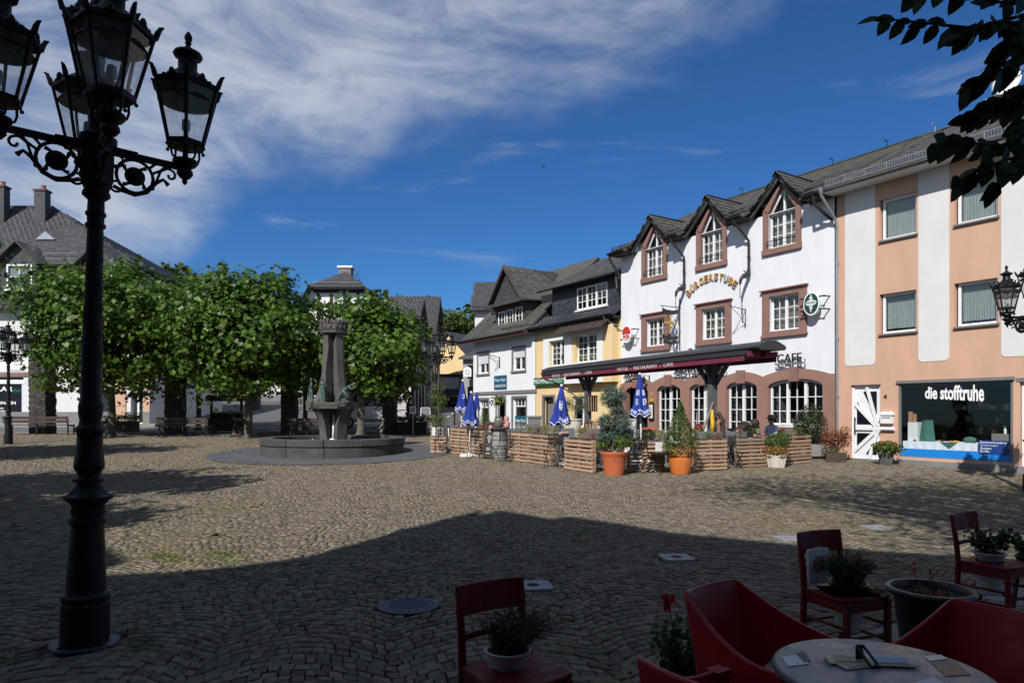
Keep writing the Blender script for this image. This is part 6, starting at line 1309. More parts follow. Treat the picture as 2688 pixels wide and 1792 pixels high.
for k in range(4):
    ang = R(-40 + 90 * k); e = Vector((math.cos(ang), math.sin(ang), 0)); n_ = Vector((-math.sin(ang), math.cos(ang), 0)); m = MB(); zs_ = [0, .3, .6, .9, 1.1, 1.25, 1.38, 1.5, 1.6, 1.72, 1.8, 1.9, 2.0, 2.15, 2.3, 2.5, 2.7, 3.0, 3.3, 3.6, 3.85, 4.1]
    V_ = []
    for z in zs_:
        ro = pillar_profile(z); ri = max(.07, ro - (.20 if 1.0 < z < 2.4 else .17)); hw = (.125 if z > 2.2 else .125 + .05 * min(1, (2.2 - z) / .5)) * (1 + .06 * math.sin(z * 17 + k)) * (1.12 if 3.45 < z < 3.7 else 1)
        ri = .08 if z > 2.3 else (.20 if z < 1.3 else .10)
        V_ += [e * ri - n_ * hw * .55 + Vector((0, 0, z)), e * ro - n_ * hw + Vector((0, 0, z)), e * (ro + .02 * math.sin(z * 23 + k)) + n_ * hw + Vector((0, 0, z)), e * ri + n_ * hw * .55 + Vector((0, 0, z))]
    F_ = [(i * 4 + j, i * 4 + (j + 1) % 4, i * 4 + 4 + (j + 1) % 4, i * 4 + 4 + j) for i in range(len(zs_) - 1) for j in range(4)] + [(3, 2, 1, 0), tuple(len(V_) - 4 + q for q in range(4))]
    m.add(V_, F_); m.build('pillar', 'basalt_pillar', ft, sharp=30)
pb = MB(); q = 8; ro, ri = .80, .52
for r_, z0, z1 in ((.80, 1.52, 1.72),): pb.lathe([(.45, z0), (r_, z0), (r_ + .01, z1 - .03), (r_, z1), (.45, z1)], 8, (0, 0, 0), R(22.5), cap=False)
pb.lathe([(.78, 1.69), (.10, 1.69)], 8, ph=R(22.5), cap=False)
band = pb.build('inscribed_ledge', 'basalt_pillar', ft)
o = text('inscription', 'NOMEN QUOD LATINA DESIGNAT', 'bronze_dark', band, .06, -.748, 1.565, width=1.06, height=.12, ext=.010, bold=.004)
cb = MB().cbox((-.62, -.46, 1.61), (.26, .22, .36), Matrix.Rotation(R(-22), 3, 'Z'), .02).build('corner_block', 'basalt_pillar', ft); MB().prism([(-.70, -.585, 1.74), (-.58, -.62, 1.74), (-.58, -.62, 1.58), (-.64, -.61, 1.50), (-.70, -.585, 1.58)], (0, 0, 0), (0, -.02, 0)).build('shield', 'basalt_pillar', cb)
cr = MB().lathe([(.30, 4.02), (.44, 4.03), (.45, 4.12), (.43, 4.125), (.43, 4.14), (.46, 4.145), (.46, 4.34), (.36, 4.34), (.34, 4.2)], 8, ph=R(22.5), cap=False).build('crown', 'basalt_pillar', ft)
for k in range(20):
    a = k * 2 * math.pi / 20 + .1; h_ = rnd.uniform(.10, .19); rr = .425; m = MB(); m.cbox((rr * math.cos(a), rr * math.sin(a), 4.34 + h_ / 2 - .02), (.09, .07, h_), Matrix.Rotation(a + 1.57, 3, 'Z'), .02); m.build('crown_spike', 'basalt_pillar', cr)
for k in range(16):
    a = k * math.pi / 8; MB().cbox((.452 * math.cos(a), .452 * math.sin(a), 4.25), (.07, .04, .12), Matrix.Rotation(a + 1.57, 3, 'Z'), .015).build('crown_relief', 'basalt_pillar', cr)
wt = MB(); wt.tube([(.02, -.12, 1.5), (.03, -.15, 1.0), (.03, -.16, .4)], [.02, .035, .05], 8); wt.tube([(-.02, -.08, 1.9), (.0, -.1, 1.6), (.01, -.12, 1.5)], .015, 6); wt.build('falling_water', 'foam', ft, smooth=True)
for (x, y, s_) in ((.03, -.35, .11), (-.45, -.9, .10), (-.72, -.95, .06), (.14, -.5, .09), (.6, -1.2, .05)): MB().sphere((x, y, .42), s_, 9, 6, (1, .8, 1.1)).build('splash', 'foam', ft, smooth=True)
# bronze figures of the fountain
def figure(loc, rz, mat, label, J, E, group='bronze figures of the fountain', robe=None, sc=1.):
    t = thing('bronze_figure', label, 'statue', loc, rz, group); t.scale = (sc, sc, sc)
    obj('body', skin_mesh('body', J, E, mat, 2), t)
    if robe:
        m = MB(); n = 22
        m.grid(lambda u, v: ((robe(v)) * math.cos(u * 2 * math.pi) * (1 + .09 * math.sin(u * 2 * math.pi * 7)), (robe(v) * .85) * math.sin(u * 2 * math.pi) * (1 + .09 * math.sin(u * 2 * math.pi * 7)), v * .60), 44, 8); m.build('robe', mat, t, smooth=True)
    return t
def stand(lean=0., arm=0):
    J = {'pel': ((0, 0, .47), (.060, .045)), 'hL': ((.05, 0, .42), .045), 'kL': ((.05, -.01, .22), .034), 'aL': ((.05, 0, .03), .024), 'fL': ((.055, -.07, .015), .02), 'hR': ((-.05, 0, .42), .045), 'kR': ((-.05, -.01, .22), .034), 'aR': ((-.05, 0, .03), .024), 'fR': ((-.055, -.07, .015), .02),
         'wst': ((0, 0, .55), (.05, .04)), 'ch': ((0, 0, .67), (.066, .046)), 'nk': ((0, 0, .75), .024), 'hd': ((0, -.005, .80), .036), 'cr': ((0, 0, .86), (.044, .048)), 'tp': ((0, .005, .90), .034),
         'sL': ((.085, 0, .705), .028), 'eL': ((.11, -.02, .58), .021), 'wL': ((.05, -.09, .56 + arm), .016), 'gL': ((.03, -.11, .56 + arm), .016), 'sR': ((-.085, 0, .705), .028), 'eR': ((-.115, 0, .57), .021), 'wR': ((-.07, -.07, .50), .016), 'gR': ((-.06, -.09, .49), .016)}
    E = [('pel', 'hL'), ('hL', 'kL'), ('kL', 'aL'), ('aL', 'fL'), ('pel', 'hR'), ('hR', 'kR'), ('kR', 'aR'), ('aR', 'fR'), ('pel', 'wst'), ('wst', 'ch'), ('ch', 'nk'), ('nk', 'hd'), ('hd', 'cr'), ('cr', 'tp'), ('ch', 'sL'), ('sL', 'eL'), ('eL', 'wL'), ('wL', 'gL'), ('ch', 'sR'), ('sR', 'eR'), ('eR', 'wR'), ('wR', 'gR')]
    return J, E
rb = lambda v: .115 - .04 * v + .015 * (1 - v) ** 3
zf_ = g(FC.y) - .05 + 1.69
for i, (x, y, rz, lb) in enumerate(((-.20, -.60, 0, 'robed bronze woman standing before the pillars of the fountain ledge'), (-.74, -.05, -60, 'robed bronze woman at the outer corner of the fountain ledge'), (.34, .30, 150, 'dark robed bronze figure behind the fountain pillars'))):
    J, E = stand(0, .04 * i); figure((FC.x + x, FC.y + y, zf_), R(rz), 'bronze', lb, J, E, robe=rb, sc=.95)
# striding man bending forward
J = {'pel': ((0, 0, .40), (.052, .042)), 'hL': ((0, -.04, .37), .042), 'kL': ((.13, -.05, .27), .032), 'aL': ((.08, -.05, .06), .022), 'fL': ((.15, -.05, .015), .018), 'hR': ((-.02, .04, .37), .042), 'kR': ((-.13, .05, .20), .032), 'aR': ((-.27, .05, .05), .022), 'fR': ((-.22, .05, .012), .018),
     'wst': ((.08, 0, .46), (.045, .042)), 'ch': ((.21, 0, .55), (.058, .055)), 'nk': ((.29, 0, .60), .024), 'hd': ((.34, 0, .62), .034), 'cr': ((.39, 0, .64), .042), 'tp': ((.43, 0, .645), .03), 'sL': ((.22, -.085, .55), .027), 'eL': ((.29, -.10, .44), .021), 'wL': ((.39, -.07, .50), .016), 'gL': ((.42, -.04, .53), .017), 'sR': ((.22, .085, .55), .027), 'eR': ((.29, .10, .45), .021), 'wR': ((.39, .06, .50), .016), 'gR': ((.42, .03, .53), .017)}
J = {k: (p, np.array(r) * 1.35 if hasattr(r, '__len__') else r * 1.35) for k, (p, r) in J.items()}
figure((FC.x + .46, FC.y - .60, zf_), 0, 'bronze', 'bronze man striding and bending forward on the fountain ledge', J, stand()[1], sc=1.0)
# kneeling child on the basin rim
J = {'pel': ((0, 0, .15), (.07, .06)), 'hL': ((-.04, -.06, .13), .055), 'kL': ((-.20, -.07, .07), .042), 'aL': ((-.02, -.09, .04), .03), 'fL': ((.08, -.09, .03), .024), 'hR': ((-.04, .06, .13), .055), 'kR': ((-.20, .07, .07), .042), 'aR': ((-.02, .09, .04), .03), 'fR': ((.08, .09, .03), .024), 'wst': ((.0, 0, .26), (.068, .06)), 'ch': ((.02, 0, .40), (.082, .07)), 'nk': ((.03, 0, .50), .035), 'hd': ((.03, 0, .55), .05), 'cr': ((.03, 0, .62), (.062, .065)), 'tp': ((.04, 0, .67), .045), 'sL': ((.01, -.10, .44), .036), 'eL': ((-.08, -.12, .30), .028), 'wL': ((-.19, -.11, .19), .02), 'gL': ((-.25, -.10, .16), .021), 'sR': ((.01, .10, .44), .036), 'eR': ((-.06, .12, .30), .028), 'wR': ((-.18, .11, .20), .02), 'gR': ((-.24, .10, .17), .021)}
a_ = R(38); figure((FC.x + 1.30, FC.y + 1.72, g(FC.y) - .05 + .55), R(10), 'bronze_dark', 'kneeling bronze child on the far rim of the fountain basin', J, stand()[1], sc=.95)
# ------------------------------------------------------------------ plane trees
def sup(d, p=3.): return d / (np.abs(d) ** p).sum(1, keepdims=True) ** (1 / p)
def plane_tree(label, base, c, r, seed, nclump=300, per=42, size=.19, trunk=.16, shoots=16, group='pollarded plane trees along the square'):
    q = np.random.default_rng(seed); t = thing('plane_tree', label, 'tree', base, 0, group); b = Vector(base); c = Vector(c) - b
    m = MB(); tr = [(0, 0, -.1), (0, 0, .06), (.01, .0, .3), (.03, .02, 1.1), (.02, -.02, 2.0), (c.x * .3, c.y * .3, c.z - r[2] * .75), (c.x * .6, c.y * .6, c.z - r[2] * .2), (c.x, c.y, c.z + r[2] * .3)]
    m.tube(tr, [trunk * 1.7, trunk * 1.45, trunk * 1.08, trunk, trunk * .92, trunk * .9, trunk * .6, trunk * .25], 12); m.build('trunk', 'bark', t, smooth=True)
    lim = MB()
    for k in range(18):
        a = q.random() * 6.283; z0 = c.z - r[2] * (.8 - .9 * q.random()); e = Vector((c.x + r[0] * .85 * math.cos(a), c.y + r[1] * .85 * math.sin(a), c.z + r[2] * (q.random() * 1.3 - .6))); s0 = Vector((c.x * .4, c.y * .4, min(z0, c.z)))
        mid = s0.lerp(e, .5) + Vector((0, 0, .3)); lim.tube([s0, mid, e], [.07, .045, .015], 6)
    lim.build('limb', 'bark', t, smooth=True)
    d = q.normal(size=(nclump, 3)); d /= np.linalg.norm(d, axis=1, keepdims=True); d = sup(d, 2.7); rad = 1 - .5 * q.random(nclump) ** 1.7
    lum = 1 + .12 * np.sin(d @ np.array([3.1, 1.7, 2.3]) + seed) + .13 * np.sin(d @ np.array([-6.2, 4.3, 7.1]) + 2 * seed)
    cc = d * (rad * lum)[:, None] * np.array(r) + np.array(c); P, N = [], []
    for i in range(nclump):
        n = int(per * (.5 + 1.0 * q.random())); s_ = .24 + .2 * q.random(); pp = q.normal(size=(n, 3)) * s_ * np.array([1, 1, .75]) + cc[i]; P.append(pp); N.append(np.tile(d[i] * .9, (n, 1)) + (pp - cc[i]) * 1.1)
    tw = MB()
    for k in range(shoots):
        a = q.random() * 6.283; rr = q.random() ** .5 * .8; x, y = c.x + r[0] * rr * math.cos(a), c.y + r[1] * rr * math.sin(a); z = c.z + r[2] * (1 - rr ** 3) * .95; h = .5 + .75 * q.random()
        tw.tube([(x, y, z - .5), (x + .05, y, z + h * .5), (x + .08 * (q.random() - .5), y, z + h)], [.02, .014, .005], 5); n = int(26 * h); zz = q.random(n); pp = np.stack([x + q.normal(size=n) * .13 * (1.2 - zz * .8), y + q.normal(size=n) * .13 * (1.2 - zz * .8), z - .1 + zz * h], 1); P.append(pp); N.append(q.normal(size=(n, 3)) * .6)
    tw.build('shoot', 'twig', t)
    for k in range(14):      # drooping lower twigs
        a = q.random() * 6.283; x, y = c.x + r[0] * .85 * math.cos(a), c.y + r[1] * .85 * math.sin(a); n = 26; zz = q.random(n); pp = np.stack([x + q.normal(size=n) * .25, y + q.normal(size=n) * .25, c.z - r[2] * (.82 + .28 * zz)], 1); P.append(pp); N.append(q.normal(size=(n, 3)) * .6)
    P = np.concatenate(P); N = np.concatenate(N); leaves('crown', P, size, 'plane', 'leaf_plane', t, N=N * .8, up=.55, spread=.55, droop=.5)
    return t
b1, b2, b3 = gnd(291, 1146), gnd(651, 1149), gnd(946, 1148)
plane_tree('broad pollarded plane tree by the hair salon behind the lamp post', b1, (-17.95, 30.6, 5.35), (3.3, 2.9, 2.6), 3, 400, 46)
plane_tree('pollarded plane tree with tall top shoots left of the fountain', b2, (-11.5, 29.8, 5.0), (2.65, 2.6, 2.4), 5, 330, 46, shoots=24)
plane_tree('plane tree directly behind the fountain column before the timbered gable', b3, (-6.2, 30.4, 4.35), (2.35, 2.2, 1.85), 8, 270, 44, shoots=22)
Yb = 35.5; plane_tree('smaller plane tree in the second row beside the flower cart', ((520 - 1344) / FPX * Yb, Yb, g(Yb)), (-15.4, 36, 5.0), (2.7, 2.2, 1.9), 13, 150, 40, trunk=.12, shoots=4)
plane_tree('slim plane tree in the second row behind the stone pillar', ((800 - 1344) / FPX * Yb, Yb, g(Yb)), (-9.9, 36, 4.3), (2.2, 2.0, 1.3), 17, 100, 40, trunk=.12, shoots=4)
# far trees above the roofs
def far_tree(name, label, px, ytop, ybot, wpx, Y, mat, n=900, conifer=False, seed=1):
    x = (px - 1344) / FPX * Y; zt = EYE + (HOR - ytop) / FPX * Y; zb = EYE + (HOR - ybot) / FPX * Y; w = wpx / 2 / FPX * Y; t = thing(name, label, 'tree', (x, Y, g(Y))); z0 = g(Y); MB().tube([(0, 0, -.3), (0, 0, (zb - z0) + (zt - zb) * .8)], [.35, .06], 7).build('trunk', 'bark_dark', t)
    q = np.random.default_rng(seed)
    if conifer: u = q.random(n); a = q.random(n) * 6.283; rr = w * (1 - u) ** .85 * (.55 + .45 * q.random(n)) * (1 + .22 * np.sin(u * 46)); P = np.stack([rr * np.cos(a), rr * np.sin(a), zb - z0 + (zt - zb) * u], 1); N = np.stack([np.cos(a), np.sin(a), a * 0 + .3], 1); leaves('crown', P, (zt - zb) * .11, 'dia', mat, t, N=N, droop=.3)
    else: P, N = blob_points(n, (0, 0, (zb + zt) / 2 - z0), (w, w, (zt - zb) / 2), .6, .35, seed); leaves('crown', P, w * .26, 'round', mat, t, N=N)
far_tree('spruce_tree', 'dark conical spruce rising above the timbered roofs', 1125, 780, 836, 46, 88, 'leaf_far_dark', 1400, True)
far_tree('far_tree', 'pale leafy treetop left of the spruce above the roofs', 1047, 786, 860, 34, 88, 'leaf_far', 900, seed=4); far_tree('far_tree', 'small round treetop beside the spruce above the roofs', 1074, 806, 850, 26, 88, 'leaf_far_dark', 600, seed=6); far_tree('far_tree', 'thin birch-like treetop at the half-hipped roof', 942, 718, 790, 20, 80, 'leaf_far', 260, seed=7)
far_tree('far_tree', 'brownish bushy treetop between the plane trees', 470, 722, 850, 120, 90, 'leaf_far', 1500, seed=9); far_tree('far_tree', 'rounded green tree behind the yellow gable house', 1196, 822, 880, 60, 84, 'leaf_far', 1800, seed=10); far_tree('far_tree', 'dark green tree at the edge of the slate tower house', 1245, 812, 880, 40, 84, 'leaf_far', 1200, seed=12)
# ------------------------------------------------------------------ big shade tree right of the camera, with boughs reaching into view
st = thing('shade_tree', 'broad-leaved shade tree whose dark boughs hang over the cafe tables', 'tree', (6.2, 1.2, 0))
MB().tube([(0, 0, -.1), (0, 0, .4), (.1, .05, 2.2), (0, .1, 4.2), (-.4, .3, 6.2), (-.5, .6, 8.5)], [.34, .26, .22, .2, .14, .05], 12).build('trunk', 'bark_dark', st, smooth=True)
q = np.random.default_rng(21); lim = MB(); Pn = []; Nn_ = []
for k in range(60):  # crown spread widened overhead to block sky light from the near ground
    a = q.random() * 6.283; rr = 4.6 * q.random() ** .6; cx, cy, cz = rr * math.cos(a) * 1.0, .8 + rr * math.sin(a) * .95, 7.4 + 2.0 * (q.random() - .45) + (4.3 - rr) * .35
    lim.tube([(-.2, .2, 5.0 + q.random() * 2), (cx * .5, .2 + cy * .5, 6.6), (cx, cy, cz)], [.08, .05, .015], 5); n = 110; pp = q.normal(size=(n, 3)) * np.array([.75, .75, .38]) + np.array([cx, cy, cz]); Pn.append(pp); Nn_.append(np.tile([0, 0, .8], (n, 1)))
for k in range(62):
    a = q.random() * 6.283; rr = 2.9 * q.random() ** .6; cx, cy, cz = -1.0 - (k % 2) * 2.2 + rr * math.cos(a), 3.9 - (k % 2) * .6 + rr * math.sin(a), 8.3 + 1.6 * (q.random() - .5); n = 100; pp = q.normal(size=(n, 3)) * np.array([.7, .7, .36]) + np.array([cx, cy, cz]); Pn.append(pp); Nn_.append(np.tile([0, 0, .8], (n, 1))); lim.tube([(0, .2, 5.6), (cx * .6, cy * .6, 7.0), (cx, cy, cz)], [.09, .06, .012], 5)
P = np.concatenate(Pn); N = np.concatenate(Nn_); wx, wy, wz = P[:, 0] + 6.2, P[:, 1] + 1.2, P[:, 2]
seen = (wy > .3) & (np.abs(wx) < .80 * wy + .15) & (wz - EYE < .66 * wy + .2); P, N = P[~seen], N[~seen]
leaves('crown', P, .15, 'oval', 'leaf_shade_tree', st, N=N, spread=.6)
bough = []
def bough_px(pts, Y):
    return [at(x, y, Y + dy) - Vector((6.2, 1.2, 0)) for x, y, dy in pts]
LP, LN, LA = [], [], []
def leafy(pts, Y, n, size, sd):
    n = int(n * 1.45); size *= .74
    w = bough_px(pts, Y); q = random.Random(sd); lim.tube([tuple(p) for p in w], [.010 - .007 * i / (len(w) - 1) for i in range(len(w))], 5)
    for i in range(n):
        s_ = (i + .5) / n * (len(w) - 1); k = min(int(s_), len(w) - 2); p = w[k].lerp(w[k + 1], s_ - k); d = (w[k + 1] - w[k]).normalized(); side = 1 if i % 2 else -1
        dirv = (d * .6 + Vector((0, 0, -1)) * (.75 + .3 * q.random()) * (1 if side > 0 else .35) + Vector((0, q.uniform(-.5, .5), 0)) + Vector((0, 0, .5 if side < 0 else 0)) * .6).normalized(); LP.append(p); LA.append(dirv); LN.append(size * q.uniform(.75, 1.2))
leafy([(2900, -30, .3), (2688, 40, .1), (2560, 75, 0), (2420, 60, 0), (2300, 48, 0)], 2.7, 16, .115, 1)
leafy([(2900, 20, .3), (2700, 60, .1), (2600, 60, 0), (2520, 90, 0)], 2.6, 12, .12, 2); leafy([(2860, 80, .3), (2690, 150, .1), (2620, 190, 0), (2560, 215, .05)], 2.5, 13, .125, 3)
leafy([(2880, 180, .3), (2700, 260, .1), (2640, 280, 0), (2570, 300, 0), (2540, 310, 0)], 2.6, 12, .115, 4); leafy([(2900, 300, .3), (2720, 360, .1), (2640, 385, 0), (2540, 375, 0), (2460, 372, 0)], 2.5, 17, .125, 5)
leafy([(2900, 350, .3), (2730, 400, .1), (2640, 420, 0), (2560, 450, 0), (2510, 480, 0)], 2.55, 13, .12, 6); leafy([(2880, 340, .2), (2720, 400, .1), (2650, 440, 0), (2620, 480, 0), (2600, 500, 0)], 2.45, 10, .11, 7); leafy([(2900, -120, .3), (2720, -30, .1), (2640, 10, 0), (2480, -30, 0), (2380, -10, 0)], 2.7, 14, .12, 8)
leafy([(2900, 120, .2), (2740, 150, .1), (2690, 130, 0), (2640, 100, 0)], 2.4, 12, .125, 9); leafy([(2900, 260, .2), (2740, 300, .1), (2690, 320, 0), (2660, 350, 0)], 2.4, 10, .12, 10); leafy([(2900, -60, .2), (2760, 10, .1), (2700, 60, 0), (2650, 110, 0), (2620, 150, 0)], 2.5, 12, .12, 11); leafy([(2880, 60, .2), (2740, 200, .1), (2700, 230, 0), (2650, 250, 0), (2600, 270, 0)], 2.55, 12, .12, 12)
lim.build('limb', 'bark_dark', st)
out = LEAF['oval']; lv = MB(); qq = random.Random(5)
for p, a, s_ in zip(LP, LA, LN):
    nn = Vector((qq.gauss(0, .5), -1 + qq.gauss(0, .5), qq.gauss(.2, .4))); nn = (nn - a * nn.dot(a)).normalized(); b = a.cross(nn)
    lv.add([p + (a * y + b * x * 1.25 + nn * (abs(x) * .25 - .12 * y * y)) * s_ for x, y in out], [tuple(range(len(out)))])
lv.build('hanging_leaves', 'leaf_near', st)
# stone pillars between the plane trees
for i, (p0, p1, lb) in enumerate(((73, 119, 'dark rubble stone pillar behind the long bench'), (430, 471, 'dark rubble stone pillar beside the flower cart'), (735, 773, 'dark rubble stone pillar left of the fountain'), (1001, 1038, 'dark rubble stone pillar in front of the white van'))):
    Yp = 32.4; x0, x1 = (p0 - 1344) / FPX * Yp, (p1 - 1344) / FPX * Yp; t = thing('stone_pillar', lb, 'pillar', (x0, Yp, g(Yp) - .05), 0, 'rubble pillars between the trees'); w_ = x1 - x0; MB().box(.03, w_ - .03, .03, w_ - .03, 0, 3.9).build('core', 'mortar', t)
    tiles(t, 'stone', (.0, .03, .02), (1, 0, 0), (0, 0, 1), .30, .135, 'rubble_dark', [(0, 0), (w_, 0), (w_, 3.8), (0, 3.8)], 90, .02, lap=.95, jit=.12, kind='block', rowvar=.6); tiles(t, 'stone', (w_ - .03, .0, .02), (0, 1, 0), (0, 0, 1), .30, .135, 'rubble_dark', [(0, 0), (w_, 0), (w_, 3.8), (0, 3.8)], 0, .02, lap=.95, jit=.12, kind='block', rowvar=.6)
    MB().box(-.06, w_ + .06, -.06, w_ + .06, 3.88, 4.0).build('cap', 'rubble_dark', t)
# ------------------------------------------------------------------ benches, planters, vehicles under the trees
def bench(p0, p1, ybase, label):
    a = gnd(p0, ybase); L_ = (p1 - p0) / FPX * a.y; t = thing('park_bench', label, 'bench', a, 0, 'dark benches under the plane trees')
    for x in (.08, L_ - .08, L_ / 2):
        MB().bar((x, .05, 0), (x, .05, .44), .05).bar((x, .50, 0), (x, .46, .45), .05).bar((x, .02, .42), (x, .52, .42), .05).bar((x, .06, .43), (x, -.06, .86), .05).build('leg', 'iron_black', t)
    for k in range(3): MB().box(0, L_, .06 + k * .15, .19 + k * .15, .44, .475).build('seat_slat', 'timber_brown', t)
    for k in range(2): z = .56 + k * .17; MB().box(0, L_, -.03 - k * .045, .0 - k * .045, z, z + .13).build('back_slat', 'timber_brown', t)
bench(8, 181, 1141, 'dark slatted bench before the hair salon pillar'); bench(412, 545, 1146, 'dark slatted bench beside the black flower cart'); bench(757, 852, 1149, 'dark slatted bench between stone pillar and fountain')
def tuft(name, label, cat, loc, r, h, mat, n, size, kind_, group=None, par=None, seed=1, up=.6, spread=.8):
    P, N = blob_points(n, (0, 0, h * .5), (r, r, h * .5), .9, .3, seed)
    if par is None:
        t = thing(name, label, cat, loc, 0, group); MB().tube([(0, 0, -.02), (0, 0, h * .5)], [.012, .004], 5).build('stem', 'twig', t); leaves('foliage', P, size, kind_, mat, t, N=N, up=up, spread=spread); return t
    return leaves(name, P + np.array(loc), size, kind_, mat, par, N=N, up=up, spread=spread)
def planter(p0, p1, y0, y1, depth, label, mats, seed, mat='timber_black'):
    a = gnd(p0, y1); w = (p1 - p0) / FPX * a.y; h = (y1 - y0) / FPX * a.y; t = thing('planter_box', label, 'planter', a, 0, 'black planter boxes'); MB().box(0, w, 0, depth, 0, h).build('box', mat, t); MB().box(-.02, w + .02, -.02, depth + .02, h, h + .04).build('rim', mat, t)
    for k in range(int(w / .3) + 1): tuft('foliage', '', '', (.15 + k * .3, depth / 2, h), .24, .38 + .1 * (k % 2), mats[k % len(mats)], 150, .09, 'oval', par=t, seed=seed + k)
planter(262, 346, 1107, 1136, .7, 'black planter box with yellow flowers before the salon door', ['leaf_geranium', 'leaf_yellow', 'leaf_geranium'], 40); planter(1040, 1083, 1110, 1140, .7, 'black planter box with white flowers behind the fountain', ['leaf_geranium', 'leaf_olive'], 50); planter(1084, 1119, 1110, 1140, .7, 'black planter box with dark shrub beside the folding board', ['leaf_box_dark'], 60)
# flower cart with small roof
a = gnd(545, 1137); s_ = a.y / FPX; t = thing('flower_cart', 'black wooden flower cart with plants and a dark roof board', 'flower cart', a); W_ = (637 - 545) * s_
MB().box(0, W_, 0, .9, .12, .72).build('bed', 'timber_black', t)
for x in (.25, W_ - .25): MB().lathe([(.22, -.04), (.24, -.03), (.24, .03), (.22, .04)], 20).move(lambda v: Vector((v.x + x, v.z - .03, v.y + .24))).build('wheel', 'timber_brown', t)
for x in (.12, W_ - .12): MB().box(x - .05, x + .05, .1, .2, .7, 1.75).build('post', 'timber_black', t)
MB().prism([(-.1, -.1, 1.66), (0, -.1, 1.56), (W_ + .05, -.1, 1.56), (W_ + .05, -.1, 1.84), (0, -.1, 1.84)], (0, 0, 0), (0, .9, 0)).build('roof_board', 'timber_black', t); MB().box(.1, W_ - .3, .3, .9, .72, .95).build('tray', 'box_brown', t)
for k in range(6): tuft('foliage', '', '', (.15 + k * .27, .3, .72), .22, .36, ('leaf_geranium', 'leaf_box', 'leaf_lavender')[k % 3], 140, .08, 'oval', par=t, seed=70 + k)
for k in range(4): tuft('flowers', '', '', (.3 + k * .25, .3, 1.84), .2, .28, ('leaf_thuja', 'leaf_yellow', 'petal_red', 'leaf_thuja')[k], 120, .07, 'oval', par=t, seed=80 + k)
# van
a = gnd(1000, 1126); t = thing('parked_van', 'white delivery van parked on the road behind the stone pillar', 'van', (a.x - .8, a.y + 1.2, g(a.y + 1.2)), R(22))
pr = [(-2.1, .35), (-2.14, .75), (-2.0, 1.0), (-1.35, 1.18), (-.75, 1.78), (-.5, 1.86), (1.9, 1.86), (2.05, 1.75), (2.12, 1.0), (2.12, .35)]
MB().prism([(x, -.85, z) for x, z in pr], (0, 0, 0), (0, 1.7, 0)).build('body', 'van_white', t); bevel(t.children[0], .06, 2)
MB().prism([(-1.18, -.856, 1.2), (-.72, -.856, 1.66), (-.15, -.856, 1.72), (-.15, -.856, 1.2)], (0, 0, 0), (0, .01, 0)).build('side_window', 'glass_car', t); MB().prism([(-.08, -.856, 1.2), (-.08, -.856, 1.72), (.75, -.856, 1.72), (.75, -.856, 1.2)], (0, 0, 0), (0, .01, 0)).build('side_window', 'glass_car', t); MB().prism([(-1.3, -.7, 1.22), (-.8, -.7, 1.74), (-.8, .7, 1.74), (-1.3, .7, 1.22)], (0, 0, 0), (-.03, 0, .03)).build('windscreen', 'glass_car', t)
MB().box(-1.2, .8, -.852, -.80, 1.18, 1.74).build('door_trim', 'cloth_black', t); MB().box(-.12, -.10, -.858, -.85, .45, 1.75).box(.80, .82, -.858, -.85, .45, 1.75).build('door_seam', 'trim_grey', t); MB().box(-2.16, 2.14, -.87, -.8, .32, .5).build('sill_trim', 'trim_grey', t)
for x in (-1.35, 1.35):
    w = MB().lathe([(.18, -.1), (.31, -.1), (.33, -.06), (.33, .06), (.31, .1)], 24).move(lambda v: Vector((v.x + x, v.z - .78, v.y + .33))).build('wheel', 'tyre', t, sharp=40); MB().lathe([(.20, -.105), (.05, -.12), (.001, -.12)], 16, cap=False).move(lambda v: Vector((v.x + x, v.z - .78, v.y + .33))).build('rim', 'rim', w)
MB().box(2.02, 2.13, -.86, -.82, 1.0, 1.3).build('tail_light', 'light_red', t); MB().box(1.0, 2.0, -.858, -.855, .95, 1.0).build('stripe', 'light_red', t); text('script', 'Ambulante Pflege', 'trim_grey', t, 1.45, -.86, 1.35, width=.9, height=.16, shear=.3, ext=.002); MB().box(-2.17, -2.1, -.75, -.4, .72, .92).build('headlight', 'roller_grey', t); MB().cbox((-1.0, -.95, 1.2), (.1, .18, .16), bev=.03).build('mirror', 'cloth_black', t)
# dark car up the street
Yc_ = 57; t = thing('parked_car', 'dark small car parked up the side street by the yellow house', 'car', ((1193 - 1344) / FPX * Yc_, Yc_, g(Yc_)), R(80)); pr = [(-1.9, .3), (-1.95, .7), (-1.2, .85), (-.7, 1.38), (.8, 1.42), (1.6, .95), (1.9, .85), (1.9, .3)]
MB().prism([(x, -.8, z) for x, z in pr], (0, 0, 0), (0, 1.6, 0)).build('body', 'car_dark', t); MB().prism([(-1.1, -.7, .88), (-.68, -.7, 1.34), (-.68, .7, 1.34), (-1.1, .7, .88)], (0, 0, 0), (-.03, 0, .02)).build('windscreen', 'glass_car', t)
for x in (-1.2, 1.2):
    for y in (-.75, .75): MB().lathe([(.3, -.09), (.3, .09)], 16).move(lambda v: Vector((v.x + x, v.z + y, v.y + .3))).build('wheel', 'tyre', t)
